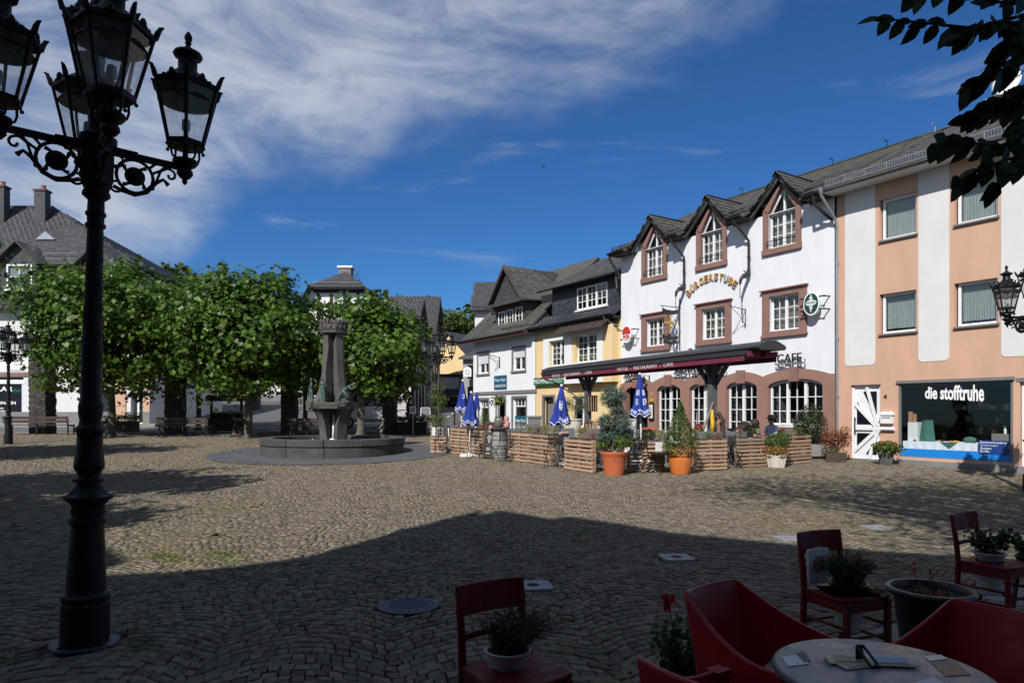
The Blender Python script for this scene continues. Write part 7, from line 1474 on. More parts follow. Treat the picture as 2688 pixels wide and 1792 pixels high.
# parking sign, folding board
a = gnd(1085, 1140); t = thing('parking_sign', 'small white sign on a thin post above the black planters', 'sign', (a.x, a.y - .12, a.z)); MB().tube([(0, 0, 0), (0, 0, 1.35)], .022, 8).build('post', 'zinc', t); MB().box(-.15, .15, -.035, -.02, .98, 1.32).build('panel', 'sign_white', t); MB().lathe([(.07, 0), (.10, 0), (.10, .01), (.07, .01)], 20, cap=False).move(lambda v: Vector((v.x, -.036 - v.z, v.y + 1.17))).bar((-.05, -.045, 1.10), (.05, -.045, 1.24), .02).build('symbol', 'ink', t)
a = gnd(1104, 1118); t = thing('folding_board', 'grey folding pavement board leaning open behind the planters', 'pavement board', a, R(15)); MB().bar((0, 0, 0), (.05, .2, 1.05), .04).bar((.6, 0, 0), (.55, .2, 1.05), .04).bar((0, .4, 0), (.05, .22, 1.05), .04).bar((.6, .4, 0), (.55, .22, 1.05), .04).bar((.05, .2, 1.05), (.55, .2, 1.05), .04).build('frame', 'roller_grey', t); MB().prism([(.05, .03, .12), (.55, .03, .12), (.52, .19, 1.0), (.08, .19, 1.0)], (0, 0, 0), (0, .01, 0)).build('panel', 'trim_grey', t)
t = thing('bollard', 'short dark bollard at the side street kerb', 'bollard', (gnd(1193, 1117).x, gnd(1193, 1117).y, gnd(1193, 1117).z)); MB().lathe([(.05, 0), (.05, .6), (.06, .62), (.06, .72), (.02, .76)], 12).build('post', 'iron_black', t)
# bird
t = thing('bird', 'small dark bird gliding in the blue sky', 'bird', at(1427, 437, 45), R(20)); obj('body', skin_mesh('body', {'a': ((-.13, 0, 0), .012), 'b': ((-.03, 0, 0), .035), 'c': ((.06, 0, .01), .03), 'd': ((.10, 0, .02), .022), 'l1': ((0, .12, .03), (.03, .006)), 'l2': ((-.03, .25, 0), (.018, .004)), 'r1': ((0, -.12, .03), (.03, .006)), 'r2': ((-.03, -.25, 0), (.018, .004))}, [('a', 'b'), ('b', 'c'), ('c', 'd'), ('b', 'l1'), ('l1', 'l2'), ('b', 'r1'), ('r1', 'r2')], 'cloth_black'), t)
# more plane trees of the square, left of the view (their crowns shade the cobbles)
for i, (x, y, lb) in enumerate(((-18.2, 18.3, 'plane tree at the left edge of the square near the salon'), (-12.2, 9.6, 'plane tree on the left of the square beside the lamp post'), (-11.6, 4.6, 'plane tree on the left of the square nearest the tall slate house'))): plane_tree(lb, (x, y, g(y)), (x, y, 5.4), (3.0, 2.1 if i < 2 else 1.4, 1.3), 60 + i, 150, 46, .24, shoots=0)
# ------------------------------------------------------------------ cafe terrace in front of the hotel
# awning on two posts, retracted double cassette
A = Vector((1.72, 29.0, 0)); B = Vector((6.90, 18.15, 0)); D = (B - A).normalized(); Ln = (B - A).length; rz = math.atan2(D.y, D.x); ZA = 3.36
aw = thing('awning', 'long retracted wine red terrace awning on two timber posts before the hotel', 'awning', (A.x, A.y, 0), rz)
prof = [(-.42, .0), (-.50, .06), (-.44, .13), (-.16, .24), (.16, .24), (.44, .13), (.50, .06), (.42, .0)]
MB().prism([(0, y, ZA - .1 + z) for y, z in prof], (0, 0, 0), (Ln, 0, 0)).build('cassette', 'awning_box', aw)
for s_ in (-1, 1):
    MB().box(.1, Ln - .35, s_ * .56 - .05, s_ * .56 + .05, ZA - .22, ZA - .10).build('front_bar', 'awning_box', aw)
    vl = MB(); vl.grid(lambda u, v: (.12 + (Ln - .5) * u, s_ * .58, ZA - .38 + .18 * v), 4, 1); vl = vl.build('valance', 'awning_red', aw)
    MB().box(.1, Ln - .3, s_ * .30 - .22, s_ * .30 + .22, ZA - .26, ZA - .12).build('folded_fabric', 'awning_red', aw)
    if s_ < 0:
        for c in (2.55, 7.2):
            o = text('lettering', 'HOTEL  -  RESTAURANT  -  CAFE', 'awning_print', vl, c, -.59, ZA - .345, width=3.0, height=.12, ext=.002, bold=.006)
for q in (0, Ln): MB().prism([(q, y * 1.02, ZA - .102 + z * 1.03) for y, z in prof], (0, 0, 0), (.04 if q else -.04, 0, 0)).build('end_cap', 'awning_box', aw)
for k_ in (.235, .812):
    x = Ln * k_; zg = g(A.y + D.y * x); MB().box(x - .10, x + .10, -.10, .10, zg - .1, ZA - .1).build('post', 'post_grey', aw)
    for s_ in (-1, 1):
        MB().bar((x + s_ * .08, 0, ZA - 1.0), (x + s_ * .85, 0, ZA - .12), .10, .10).build('brace', 'post_grey', aw); MB().bar((x, s_ * .08, ZA - .75), (x, s_ * .48, ZA - .12), .08, .08).build('brace', 'post_grey', aw)
        l = MB().lathe([(.03, -.16), (.05, -.13), (.075, .04), (.09, .05), (.02, .13), (.012, .18)], 6, (x + s_ * .22, -.02, ZA - .78)).tube([(x + s_ * .1, 0, ZA - .58), (x + s_ * .22, -.02, ZA - .58)], .012, 6).build('post_lantern', 'iron_black', aw)
MB().tube([(-.1, -.35, ZA - .35), (.5, -.25, ZA - .5), (Ln * .2, -.05, ZA - 1.25)], .03, 8).build('crank_arm', 'post_grey', aw)
def awpt(k, y=0.): p = A + D * (Ln * k); return p + Vector((-D.y, D.x, 0)) * y
# pallet barriers: each slat and block its own piece
slat_v = [MB().cbox((.5, 0, .5), (1, 1, 1), bev=.06).mesh('slat', m_) for m_ in ('pallet_wood', 'pallet_wood', 'pallet_grey')]
pallets = []
def pallet(p0, b0, p1, b1, h, label, nsl=8, grey=False, turnout=0.):
    a, b = gnd(p0, b0), gnd(p1, b1); d = b - a; L_ = Vector((d.x, d.y, 0)).length; rz = math.atan2(d.y, d.x); t = thing('pallet_barrier', label, 'pallet', a, rz, 'upright pallet barriers'); t.rotation_euler = (0, -math.asin(max(-.2, min(.2, d.z / d.length))), rz)
    sh = h / nsl
    for side in (0, 1):
        for k in range(side, nsl, 1 + 2 * side):
            o = obj('slat', slat_v[2] if (grey and side == 0 and k > nsl - 2) else slat_v[k % 2], t); hh_ = sh * rnd.uniform(.56, .66); y = 0 if side == 0 else .115; o.scale = (L_ * rnd.uniform(.985, 1.01), .022, hh_); o.location = (rnd.uniform(-.006, .006), y + rnd.uniform(-.003, .003), k * sh + .015 + (rnd.uniform(-.008, .008))); o.rotation_euler = (0, rnd.uniform(-.006, .006), 0)
    for x in (.05, L_ / 2, L_ - .05): o = obj('bearer', slat_v[1], t); o.scale = (.085, .09, h * .985); o.location = (x - .043, .057, .01)
    MB().box(.02, L_ - .02, .14, .34, h - .26, h + .01).build('planter_trough', 'box_brown', t); MB().box(.03, L_ - .03, .15, .33, h - .02, h + .014).build('soil', 'soil', t)
    pallets.append((t, a, d, h)); return t
pl = [pallet(1130, 1188, 1172, 1189, .88, 'pallet barrier with four paper notices and a tall conifer behind it', grey=True), pallet(1181, 1189, 1222, 1194, .84, 'pallet barrier beneath the first blue parasol'), pallet(1222, 1194, 1266, 1201, .84, 'pallet barrier next to the tall chalk board'), pallet(1333, 1208, 1388, 1214, .84, 'pallet barrier right of the grey barrel'), pallet(1388, 1214, 1454, 1224, .84, 'pallet barrier left of the parasol with white foot'), pallet(1481, 1231, 1556, 1242, .82, 'pallet barrier left of the festooned terracotta pot'), pallet(1645, 1238, 1745, 1239, .80, 'pallet barrier with two paper notices behind the iron chair', grey=True), pallet(1826, 1236, 1909, 1233, .80, 'pallet barrier right of the cone-shaped box tree'), pallet(1934, 1228, 2014, 1224, .80, 'grey-topped pallet barrier by the bending person', grey=True), pallet(2050, 1221, 2130, 1214, .80, 'pallet barrier behind the white ribbed pot')]
def note(t, x0, x1, z0, z1, n=6):
    o = MB().box(x0, x1, -.018, -.012, z0, z1).build('paper_notice', 'paper', t)
    for k in range(n): z = z1 - (z1 - z0) * (k + 1) / (n + 1); MB().box(x0 + .02, x1 - .02 - .05 * rnd.random() * (x1 - x0) * 5 * 0, -.021, -.018, z, z + .008).build('ink_line', 'ink', o)
for x in (.07, .22, .39, .55): note(pl[0], x, x + .10, .58, .84, 5)
note(pl[6], .13, .30, .48, .77, 6); note(pl[6], .72, .97, .54, .75, 6)
def tufts_on(i, items):
    t, a, d, h = pallets[i]
    for k, (u, mat, r_, hh_, lb) in enumerate(items):
        p = a + d * u; rz = math.atan2(d.y, d.x); off = Vector((-math.sin(rz), math.cos(rz), 0)) * .23; q = p + off; tuft('heather', lb, 'plant', (q.x, q.y, q.z + h + .005), r_ * 1.25, hh_ * 1.25, mat, 260, .06, 'needle', 'small plants in the pallet planters', seed=100 + i * 7 + k, up=.9, spread=.45)
tufts_on(1, [(.3, 'leaf_rust', .15, .30, 'rust brown heather under the first blue parasol'), (.8, 'leaf_rust', .10, .2, 'small rust heather at the end of the first parasol pallet')]); tufts_on(2, [(.3, 'leaf_yellow', .14, .3, 'yellow heather beside the chalk board pallet'), (.7, 'leaf_rust', .14, .22, 'rust heather beside the chalk board')]); tufts_on(3, [(.35, 'leaf_yellow', .15, .36, 'tall yellow and rust heather right of the barrel'), (.75, 'leaf_yellow', .10, .2, 'small yellow heather in the pallet right of the barrel')])
tufts_on(4, [(.1, 'leaf_rust', .12, .18, 'low red heather on the long pallet'), (.42, 'leaf_yellow', .15, .33, 'bright yellow heather on the long pallet'), (.78, 'leaf_yellow', .11, .2, 'yellow-red heather by the parasol pole')]); tufts_on(5, [(.35, 'leaf_yellow', .13, .28, 'yellow heather left of the festooned pot'), (.78, 'leaf_rust', .18, .18, 'red trailing heather left of the festooned pot')]); tufts_on(6, [(.28, 'leaf_box', .15, .26, 'green heather above the paper notice'), (.58, 'leaf_thuja', .15, .24, 'yellow-green heather above the iron chair'), (.88, 'leaf_yellow', .16, .3, 'golden heather left of the cone box tree')]); tufts_on(7, [(.15, 'leaf_yellow', .14, .3, 'golden heather right of the cone box tree'), (.55, 'leaf_thuja', .13, .16, 'low lime green heather in the middle pallet'), (.85, 'leaf_rust', .14, .14, 'low red heather at the gap in the barrier')]); tufts_on(8, [(.3, 'leaf_rust', .15, .28, 'rust heather by the bending person'), (.72, 'leaf_thuja', .18, .28, 'lime green heather before the seated guest')]); tufts_on(9, [(.28, 'leaf_rust', .13, .28, 'rust heather behind the white ribbed pot'), (.7, 'leaf_thuja', .18, .24, 'lime green heather next to the concrete planter')])
# folded blue parasols
def parasol(px, ytip, ybot, wpx, base, label, words, red=False):
    a = gnd(*base) if len(base) == 2 else Vector(base); f = a.y / FPX; x = (px - 1344) * f - a.x; zt = EYE + (HOR - ytip) * f - a.z; zb = EYE + (HOR - ybot) * f - a.z; w = wpx / 2 * f; t = thing('folded_parasol', label, 'parasol', a, 0, 'folded blue parasols'); MB().tube([(0, 0, .02), (x, 0, zt)], .024, 10).build('pole', 'pole_white', t); MB().sphere((x, 0, zt + .03), .04).build('finial', 'pole_white', t)
    MB().box(-.28, .28, -.28, .28, .0, .07).lathe([(.10, .07), (.035, .10), (.03, .34)], 12).build('foot', 'pole_white', t)
    m = MB(); H = zt - zb; n = 48
    def f_(u, v):
        a_ = u * 2 * math.pi; rr = (.03 + w * (1 - v) ** .92) * (1 + .16 * math.sin(a_ * 6 + .4 * math.sin(v * 5)) * (1 - v)) * (1 - .12 * math.exp(-((v - .28) / .10) ** 2)); return (x * (.55 + .45 * v) + rr * math.cos(a_), rr * math.sin(a_) * .95, zb + H * v + .05 * math.sin(a_ * 6) * (1 - v) ** 3)
    m.grid(f_, n, 14); c = m.build('canopy', 'parasol_blue', t, smooth=True)
    hm = MB(); hm.grid(lambda u, v: tuple(Vector(f_(u, .015 + .02 * v)) * 1. + Vector((math.cos(u * 6.283), math.sin(u * 6.283), 0)) * .006), n, 1); hm.build('hem', 'parasol_print', c)
    for wd, v0, hgt, a0, a1 in words:
        me = text_mesh('print', wd, 'parasol_red' if (red and v0 > .5) else 'parasol_print', height=1., width=1., ext=0., bold=.02)
        for v in me.vertices:
            u = (a0 + (a1 - a0) * (v.co.x + .5)) / (2 * math.pi); p = Vector(f_(u % 1.0, v0 + hgt * v.co.z)); cdir = Vector((math.cos(u * 6.283), math.sin(u * 6.283), .25)); v.co = p + cdir * .012
        obj('print', me, c)
pi = math.pi
parasol(1214.6, 1001, 1080, 27, (1208, 1186), 'slim folded blue parasol nearest the side street', [('ANDERNACH', .07, .07, 1.05 * pi, 1.95 * pi), ('O', .42, .16, 1.55 * pi, 1.72 * pi)]); parasol(1237, 1032, 1114, 37, (1232, 1197), 'wide folded blue parasol above the chalk board pallet', [('BITTBURGER SIEGEL', .06, .06, 1.05 * pi, 1.95 * pi)]); parasol(1474, 1014, 1113, 47, (1467, 1219), 'folded blue parasol with white crest and white foot', [('Nais', .07, .11, 1.45 * pi, 1.80 * pi), ('H', .42, .2, 1.40 * pi, 1.56 * pi), ('8', .36, .12, 1.42 * pi, 1.54 * pi)])
Yp = 19.6; parasol(1679.5, 984, 1092, 46, ((1684 - 1344) / FPX * Yp, Yp, g(Yp)), 'folded blue parasol with red and white print behind the pots', [('ENER WEISSBIER', .07, .08, 1.05 * pi, 1.95 * pi), ('ER', .28, .14, 1.2 * pi, 1.36 * pi), ('ER', .28, .14, 1.58 * pi, 1.78 * pi), ('81', .50, .14, 1.2 * pi, 1.4 * pi), ('81', .50, .14, 1.58 * pi, 1.78 * pi)], True)
Yp = 26.5; parasol(1252, 1030, 1075, 16, ((1247 - 1344) / FPX * Yp, Yp, g(Yp)), 'narrow folded blue parasol behind the wide one', [])
# ------------------------------------------------------------------ pots, shrubs and small things on the terrace
def shrub(par, name, c, r, mat, n, size, kind_='oval', seed=1, up=.4, spread=.7, shell=.55, lump=.2, cone=0.):
    P, N = blob_points(n, (0, 0, 0), (1, 1, 1), shell, lump, seed)
    if cone: k = np.clip((P[:, 2] + 1) / 2, 0, 1.1); s_ = (1 - cone * k) ; P[:, 0] *= s_; P[:, 1] *= s_
    return leaves(name, P * np.array(r) + np.array(c), size, kind_, mat, par, N=N * .9, up=up, spread=spread)
def lathe_pot(name, par, prof, mat, n=36): return MB().lathe(prof, n).build(name, mat, par, sharp=40)
# festooned terracotta pot with cloud-pruned spruce
a = gnd(1612, 1246); f = a.y / FPX; t = thing('terracotta_pot', 'large festooned terracotta pot with a blue-green cloud-pruned spruce', 'potted tree', a); h = 62 * f; R0, R1 = 25 * f, 35 * f
p = lathe_pot('pot', t, [(R0, 0), (R0 * 1.02, .03), (R0 * 1.03, .05), (R0 + (R1 - R0) * .35, h * .32), (R0 + (R1 - R0) * .37, h * .345), (R1 * .93, h * .80), (R1 * .95, h * .82), (R1, h * .86), (R1 * 1.04, h * .94), (R1 * 1.03, h), (R1 * .9, h), (R1 * .88, h * .9), (.01, h * .88)], 'terracotta')
for s_ in (-1.15, -.15, .85, 1.9, 2.9, 3.9):
    fe = MB(); fe.tube([((R1 * .90 - .03 * math.sin(pi * k / 10)) * math.cos(-1.57 + s_ + (k / 10 - .5) * .85), (R1 * .90 - .03 * math.sin(pi * k / 10)) * math.sin(-1.57 + s_ + (k / 10 - .5) * .85), h * .70 - h * .14 * math.sin(pi * k / 10)) for k in range(11)], [.010 + .012 * math.sin(pi * k / 10) for k in range(11)], 6); fe.build('festoon', 'terracotta', p, smooth=True)
MB().tube([(0, 0, h * .8), (.03, 0, h + .35), (.02, .02, h + 1.0), (.06, 0, h + 1.5)], [.035, .03, .025, .012], 8).build('trunk', 'bark_dark', t)
for k, (px, py, rx, ry, nl) in enumerate(((1612, 1044, 33, 30, 1300), (1622, 1078, 22, 18, 500), (1592, 1108, 24, 24, 800), (1632, 1112, 28, 28, 900), (1597, 1140, 24, 22, 700), (1645, 1138, 18, 18, 500), (1612, 1150, 28, 20, 800), (1590, 1166, 20, 14, 450), (1634, 1160, 22, 16, 500))):
    shrub(t, 'foliage', ((px - 1612) * f, rnd.uniform(-.1, .1), (1246 - py) * f), (rx * f, rx * f * .9, ry * f), 'leaf_spruce' if k < 7 else 'leaf_thuja', int(nl * 1.7), .085, 'needle', 200 + k, .2, .55, .6, .25)
MB().sphere((.30 * 1.0, -.12, h + .06), .075, 8, 6, (1, .8, .9)).sphere((.26, -.14, h - .01), .05, 8, 6).build('stone', 'stone_white', t); MB().sphere((.02, -.2, h), .08, 8, 6, (1.4, .8, .6)).build('stone', 'pot_dark', t)
# plain terracotta-coloured pot with box cone
a = gnd(1786, 1243); f = a.y / FPX; t = thing('box_tree_pot', 'plain orange pot with a tall cone-shaped box tree, yellowed below', 'potted tree', a); h = 52 * f; R0, R1 = 24 * f, 33 * f
lathe_pot('pot', t, [(R0, 0), (R0 * 1.03, .02), (R0 + (R1 - R0) * .8, h * .72), (R1 * .94, h * .76), (R1 * .93, h * .86), (R1, h * .90), (R1 * 1.02, h * .97), (R1 * .98, h), (R1 * .9, h * .99), (.01, h * .93)], 'terracotta_plastic')
MB().tube([(0, 0, h * .8), (0, 0, h + 1.0)], [.03, .008], 7).build('trunk', 'bark_dark', t)
q = np.random.default_rng(5); n = 5200; u = q.random(n) ** 1.35; ang = q.random(n) * 6.283; rad = np.interp(u, [0, .12, .3, .5, .75, 1.0], [.30, .44, .42, .30, .14, .015]) * (1 - .35 * q.random(n) ** 2) * (1 + .10 * np.sin(ang * 5 + u * 9)); P = np.stack([rad * np.cos(ang), rad * np.sin(ang), h - .02 + u * (1197 - 1060) * f], 1); N = np.stack([np.cos(ang), np.sin(ang), .3 + 0 * ang], 1)
dry = u < .14 + .07 * np.sin(ang * 3); leaves('foliage', P[~dry], .045, 'oval', 'leaf_box', t, N=N[~dry], spread=.6); leaves('dry_foliage', P[dry], .045, 'oval', 'leaf_dry', t, N=N[dry], spread=.6)
# white ribbed pot
a = gnd(2038, 1226); f = a.y / FPX; t = thing('ribbed_pot', 'white square ribbed pot with a box bush half dried', 'potted shrub', a, R(18)); h = 33 * f; m = MB(); m.grid(lambda u, v: ((.17 + .05 * v + .006 * math.sin(u * 2 * pi * 24)) * math.copysign(abs(math.cos(u * 2 * pi)) ** .5, math.cos(u * 2 * pi)), (.17 + .05 * v + .006 * math.sin(u * 2 * pi * 24)) * math.copysign(abs(math.sin(u * 2 * pi)) ** .5, math.sin(u * 2 * pi)), h * .9 * v), 144, 4); m.build('pot', 'pot_white', t, smooth=True); MB().lathe([(.24, h * .88), (.26, h * .9), (.26, h), (.22, h), (.2, h * .9), (.01, h * .86)], 24, ph=pi / 4).build('rim', 'pot_white', t, sharp=40)
shrub(t, 'foliage', (.05, 0, h + 36 * f), (36 * f, 34 * f, 26 * f), 'leaf_box', 2200, .045, seed=31); shrub(t, 'dry_foliage', (-.04, -.06, h + 14 * f), (30 * f, 30 * f, 14 * f), 'leaf_dry', 1100, .045, seed=32); MB().tube([(0, 0, h * .6), (0, 0, h + .3)], [.03, .015], 6).build('trunk', 'bark_dark', t)
# concrete planter with large box bush
a = gnd(2132, 1206); f = a.y / FPX; t = thing('concrete_planter', 'grey concrete planter with a large dark green box bush', 'planter', a + Vector((0, .05, 0)), PHI * 0 + R(8)); MB().box(0, 62 * f, 0, .55, .10, 40 * f).box(.06, 58 * f, .1, .45, 0, .10).build('trough', 'concrete', t); MB().box(.04, 60 * f, .04, .5, 40 * f, 40 * f + .01).build('soil', 'soil', t)
shrub(t, 'foliage', (10 * f, .28, 92 * f), (46 * f, .46, 52 * f), 'leaf_box_dark', 5200, .05, seed=33, lump=.16, cone=.15)
lm_ = MB()
for k in range(14): ang = k * 2.4; lm_.tube([(10 * f, .28, 38 * f), (10 * f + .3 * math.cos(ang), .28 + .2 * math.sin(ang), 70 * f), (10 * f + .45 * math.cos(ang), .28 + .35 * math.sin(ang), 105 * f)], [.02, .014, .005], 5)
lm_.build('limb', 'bark', t)
# brown box with dry red shrub
a = gnd(2198, 1212); f = a.y / FPX; t = thing('wooden_planter', 'low dark brown hexagonal planter with a dried rust-red shrub', 'planter', a + Vector((0, .1, 0)))
for k in range(3): MB().lathe([(28 * f, k * .09), (28 * f, k * .09 + .085)], 6, ph=R(12)).build('board_course', 'box_brown', t)
MB().lathe([(25 * f, .262), (.01, .262)], 6, ph=R(12), cap=False).build('soil', 'soil', t)
for k, (dx, rx) in enumerate(((-20, 20), (22, 20), (2, 22))): shrub(t, 'foliage', (dx * f, 0, .27 + (34 + 6 * (k % 2)) * f), (rx * f, rx * f, 30 * f), 'leaf_rust', 700, .055, seed=35 + k, shell=.95)
lm_ = MB(); [lm_.tube([(0, 0, .2), (.2 * math.cos(k * 2.4), .14 * math.sin(k * 2.4), .5), (.36 * math.cos(k * 2.4), .25 * math.sin(k * 2.4), .85)], [.01, .007, .003], 4) for k in range(18)]; lm_.build('stem', 'twig', t); shrub(t, 'weeds', (.02, 0, .30), (.3, .25, .08), 'leaf_thuja', 120, .05, seed=39)
# grey faceted pot with red flowers beside the door
a = gnd(2326, 1219); f = a.y / FPX; t = thing('flower_pot', 'dark grey faceted pot with green plant and red blossoms by the white door', 'potted plant', a); h = 36 * f; lathe_pot('pot', t, [(15 * f, 0), (24 * f, h), (22 * f, h), (20 * f, h * .9), (.01, h * .88)], 'pot_grey', 6); shrub(t, 'foliage', (0, 0, h + 8 * f), (36 * f, 32 * f, 16 * f), 'leaf_box', 900, .055, 'round', 41); shrub(t, 'blossoms', (0, -.05, h + 20 * f), (22 * f, 20 * f, 8 * f), 'petal_red', 90, .035, 'round', 42)
# tall thin conifer behind the first pallet
a = gnd(1152, 1184); f = a.y / FPX; t = thing('tall_thuja', 'tall loose conifer with bare pale stem in the first pallet planter', 'tree', a); MB().tube([(0, 0, .0), (.02, 0, .9), (-.02, .02, 1.8), (0, 0, 2.9)], [.045, .04, .03, .01], 8).build('trunk', 'bark', t)
for k, (px, py, rx, ry, n) in enumerate(((1150, 1018, 20, 18, 420), (1142, 1042, 22, 18, 420), (1160, 1046, 20, 18, 380), (1150, 1068, 24, 16, 420), (1142, 1100, 22, 14, 420), (1160, 1098, 18, 12, 300), (1150, 1116, 30, 14, 600))): shrub(t, 'foliage', ((px - 1152) * f, 0, (1184 - py) * f), (rx * f, rx * f, ry * f), 'leaf_thuja', n, .075, 'needle', 300 + k, shell=.9)
shrub(t, 'undergrowth', (0, .05, 58 * f), (.34, .25, .16), 'leaf_rust', 260, .06, 'needle', 309)
# dark conical bush
Yb = 24.8; t = thing('conical_bush', 'dark green conical bush behind the chalk board', 'shrub', ((1273 - 1344) / FPX * Yb, Yb, g(Yb))); f = Yb / FPX; MB().lathe([(.2, 0), (.26, .4), (.28, .42), (.24, .42), (.01, .38)], 20).build('pot', 'pot_dark', t); MB().tube([(0, 0, .3), (0, 0, 1.6)], [.03, .008], 6).build('trunk', 'bark_dark', t); shrub(t, 'foliage', (0, 0, .38 + 38 * f), (24 * f, 22 * f, 42 * f), 'leaf_box', 2200, .06, 'needle', 43, cone=.75)
# barrels
stave_me = {}
def barrel(loc, r, h, label, stand=True):
    t = thing('oak_barrel', label, 'barrel', loc, 0, 'old oak barrels'); n = 18; prof = lambda z: r * (.84 + .16 * math.sin(pi * z)); key = (round(r, 3), round(h, 3))
    if key not in stave_me:
        m = MB(); zs_ = [0, .15, .3, .5, .7, .85, 1.]; V_ = []; da = pi / n * .96
        for z in zs_: V_ += [(prof(z) * math.cos(-da), prof(z) * math.sin(-da), z * h), (prof(z) * math.cos(da), prof(z) * math.sin(da), z * h), ((prof(z) - .03) * math.cos(da), (prof(z) - .03) * math.sin(da), z * h), ((prof(z) - .03) * math.cos(-da), (prof(z) - .03) * math.sin(-da), z * h)]
        m.add(V_, [(i * 4 + j, i * 4 + (j + 1) % 4, i * 4 + 4 + (j + 1) % 4, i * 4 + 4 + j) for i in range(6) for j in range(4)] + [(3, 2, 1, 0), (24, 25, 26, 27)]); stave_me[key] = m.mesh('stave', 'barrel_oak')
    for k in range(n): o = obj('stave', stave_me[key], t); o.rotation_euler = (0, 0, 2 * pi * k / n)
    for z in (.05, .22, .36, .64, .78, .95): MB().lathe([(prof(z - .02) + .004, (z - .022) * h), (prof(z) + .006, z * h), (prof(z + .02) + .004, (z + .022) * h)], 36, cap=False).build('hoop', 'barrel_hoop', t, smooth=True)
    MB().lathe([(r * .80, h * .98), (.001, h * .98)], 24, cap=False).build('head', 'barrel_oak', t); MB().lathe([(r * .80, h * .01), (.001, h * .01)], 24, cap=False).build('head', 'barrel_oak', t); return t
a = gnd(1312, 1206); f = a.y / FPX; bh_ = 81 * f; barrel(a + Vector((0, .22, 0)), 21 * f, bh_, 'upright grey oak barrel beside the tall chalk board'); bp = a + Vector((0, .22, bh_)); MB
tb = thing('barrel_top', 'round dark board lying on the upright barrel', 'table top', bp + Vector((0, 0, -.015))); MB().lathe([(.30, .0), (.31, .01), (.31, .03), (.30, .035)], 28).build('board', 'box_brown', tb)
t = thing('glazed_urn', 'grey-green glazed urn with a small standard tree on the barrel', 'potted tree', bp + Vector((-.04, 0, .02))); lathe_pot('urn', t, [(.07, 0), (.09, .02), (.135, .13), (.145, .22), (.12, .29), (.10, .31), (.125, .34), (.12, .35), (.09, .33), (.01, .31)], 'urn_glaze', 24); MB().tube([(0, 0, .3), (.01, 0, .55), (-.01, 0, .72)], [.022, .018, .012], 6).build('trunk', 'bark', t); shrub(t, 'foliage', (0, 0, .82), (.24, .22, .18), 'leaf_thuja', 320, .07, 'oval', 45, shell=.9)
t = thing('garden_figure', 'small pink garden figure with cap standing on the barrel', 'garden figure', bp + Vector((.20, .05, .02))); MB().lathe([(.09, 0), (.11, .06), (.10, .16), (.06, .20), (.075, .24), (.08, .29), (.07, .33), (.045, .37), (.01, .39)], 16).build('body', 'gnome_pink', t, smooth=True); MB().sphere((-.06, -.06, .17), .05).sphere((.07, -.05, .15), .045).build('arm', 'terracotta', t, smooth=True)
# chalk board
a = gnd(1278, 1204); f = a.y / FPX; t = thing('chalk_board', 'tall narrow brown menu board leaning against the barrel', 'menu board', a, R(-10)); Hb = 100 * f; w = 27 * f; t.rotation_euler = (R(-7), R(5), R(-12))
m = MB(); m.box(-w / 2, -w / 2 + .05, 0, .05, 0, Hb); m.box(w / 2 - .05, w / 2, 0, .05, 0, Hb)
for z in (.08, .36 * Hb, .66 * Hb, Hb - .05): m.box(-w / 2 + .05, w / 2 - .05, .001, .05, z - .03, z + .03)
m.box(-w / 2 + .02, w / 2 - .02, .05, .25, 0, .05); m.build('frame', 'board_brown', t); MB().box(-w / 2 + .05, w / 2 - .05, .02, .04, .1, Hb - .08).build('panel', 'chalk_panel', t)
MB().sphere((0, .015, .83 * Hb), .06, 14, 8, (1, .12, 1.35)).build('emblem', 'emblem_pink', t)
for i, (z, ws) in enumerate(((.72, .16), (.60, .12), (.55, .15), (.50, .08), (.44, .05), (.28, .13), (.23, .12), (.14, .14))):
    q = MB(); n_ = 5
    for k in range(n_): x = -ws / 2 + ws * (k + .5) / n_; q.bar((x - .008, .014, z * Hb), (x + .010, .014, z * Hb + rnd.uniform(.02, .035)), .009, .004, up=(0, 1, 0))
    q.bar((-ws / 2, .015, z * Hb), (ws / 2, .015, z * Hb + .004), .007, .003, up=(0, 1, 0)); q.build('chalk_line', 'chalk', t)
# olive in white urn on a barrel, pumpkins on a crate
Yb = 22.6; f = Yb / FPX; x = (1508 - 1344) * f; zg = g(Yb); hb = EYE + (HOR - 1129) * f - zg; barrel((x, Yb, zg), .30, hb, 'grey oak barrel carrying the white urn with olive tree')
t = thing('white_urn', 'white fluted urn with a small olive tree on the barrel', 'potted tree', (x, Yb, zg + hb)); h = 30 * f; m = MB(); m.grid(lambda u, v: ((.17 + .085 * v ** .7 + .008 * math.sin(u * 2 * pi * 26)) * math.cos(u * 2 * pi), (.17 + .085 * v ** .7 + .008 * math.sin(u * 2 * pi * 26)) * math.sin(u * 2 * pi), h * .9 * v), 156, 6); m.build('urn', 'pot_white', t, smooth=True); MB().lathe([(.24, h * .88), (.28, h * .9), (.285, h * .98), (.24, h), (.22, h * .9), (.01, h * .88)], 30).build('rim', 'pot_white', t, sharp=40); MB().tube([(0, 0, h * .8), (.03, 0, h + .3), (.05, 0, h + .6)], [.025, .02, .01], 6).build('trunk', 'bark', t)
for k, (dx, dz, r_) in enumerate(((.02, .42, .36), (-.2, .5, .22), (.2, .62, .24), (.3, .4, .2))): shrub(t, 'foliage', (dx, 0, h + dz), (r_, r_, r_ * 1.05), 'leaf_olive', 420, .07, 'needle', 46 + k, shell=.95)
Yb = 23.2; f = Yb / FPX; x = (1552 - 1344) * f; zc = EYE + (HOR - 1122) * f; t = thing('pumpkin_crate', 'wooden crate stand with orange pumpkins on the terrace', 'crate', (x, Yb, g(Yb))); hh_ = zc - g(Yb)
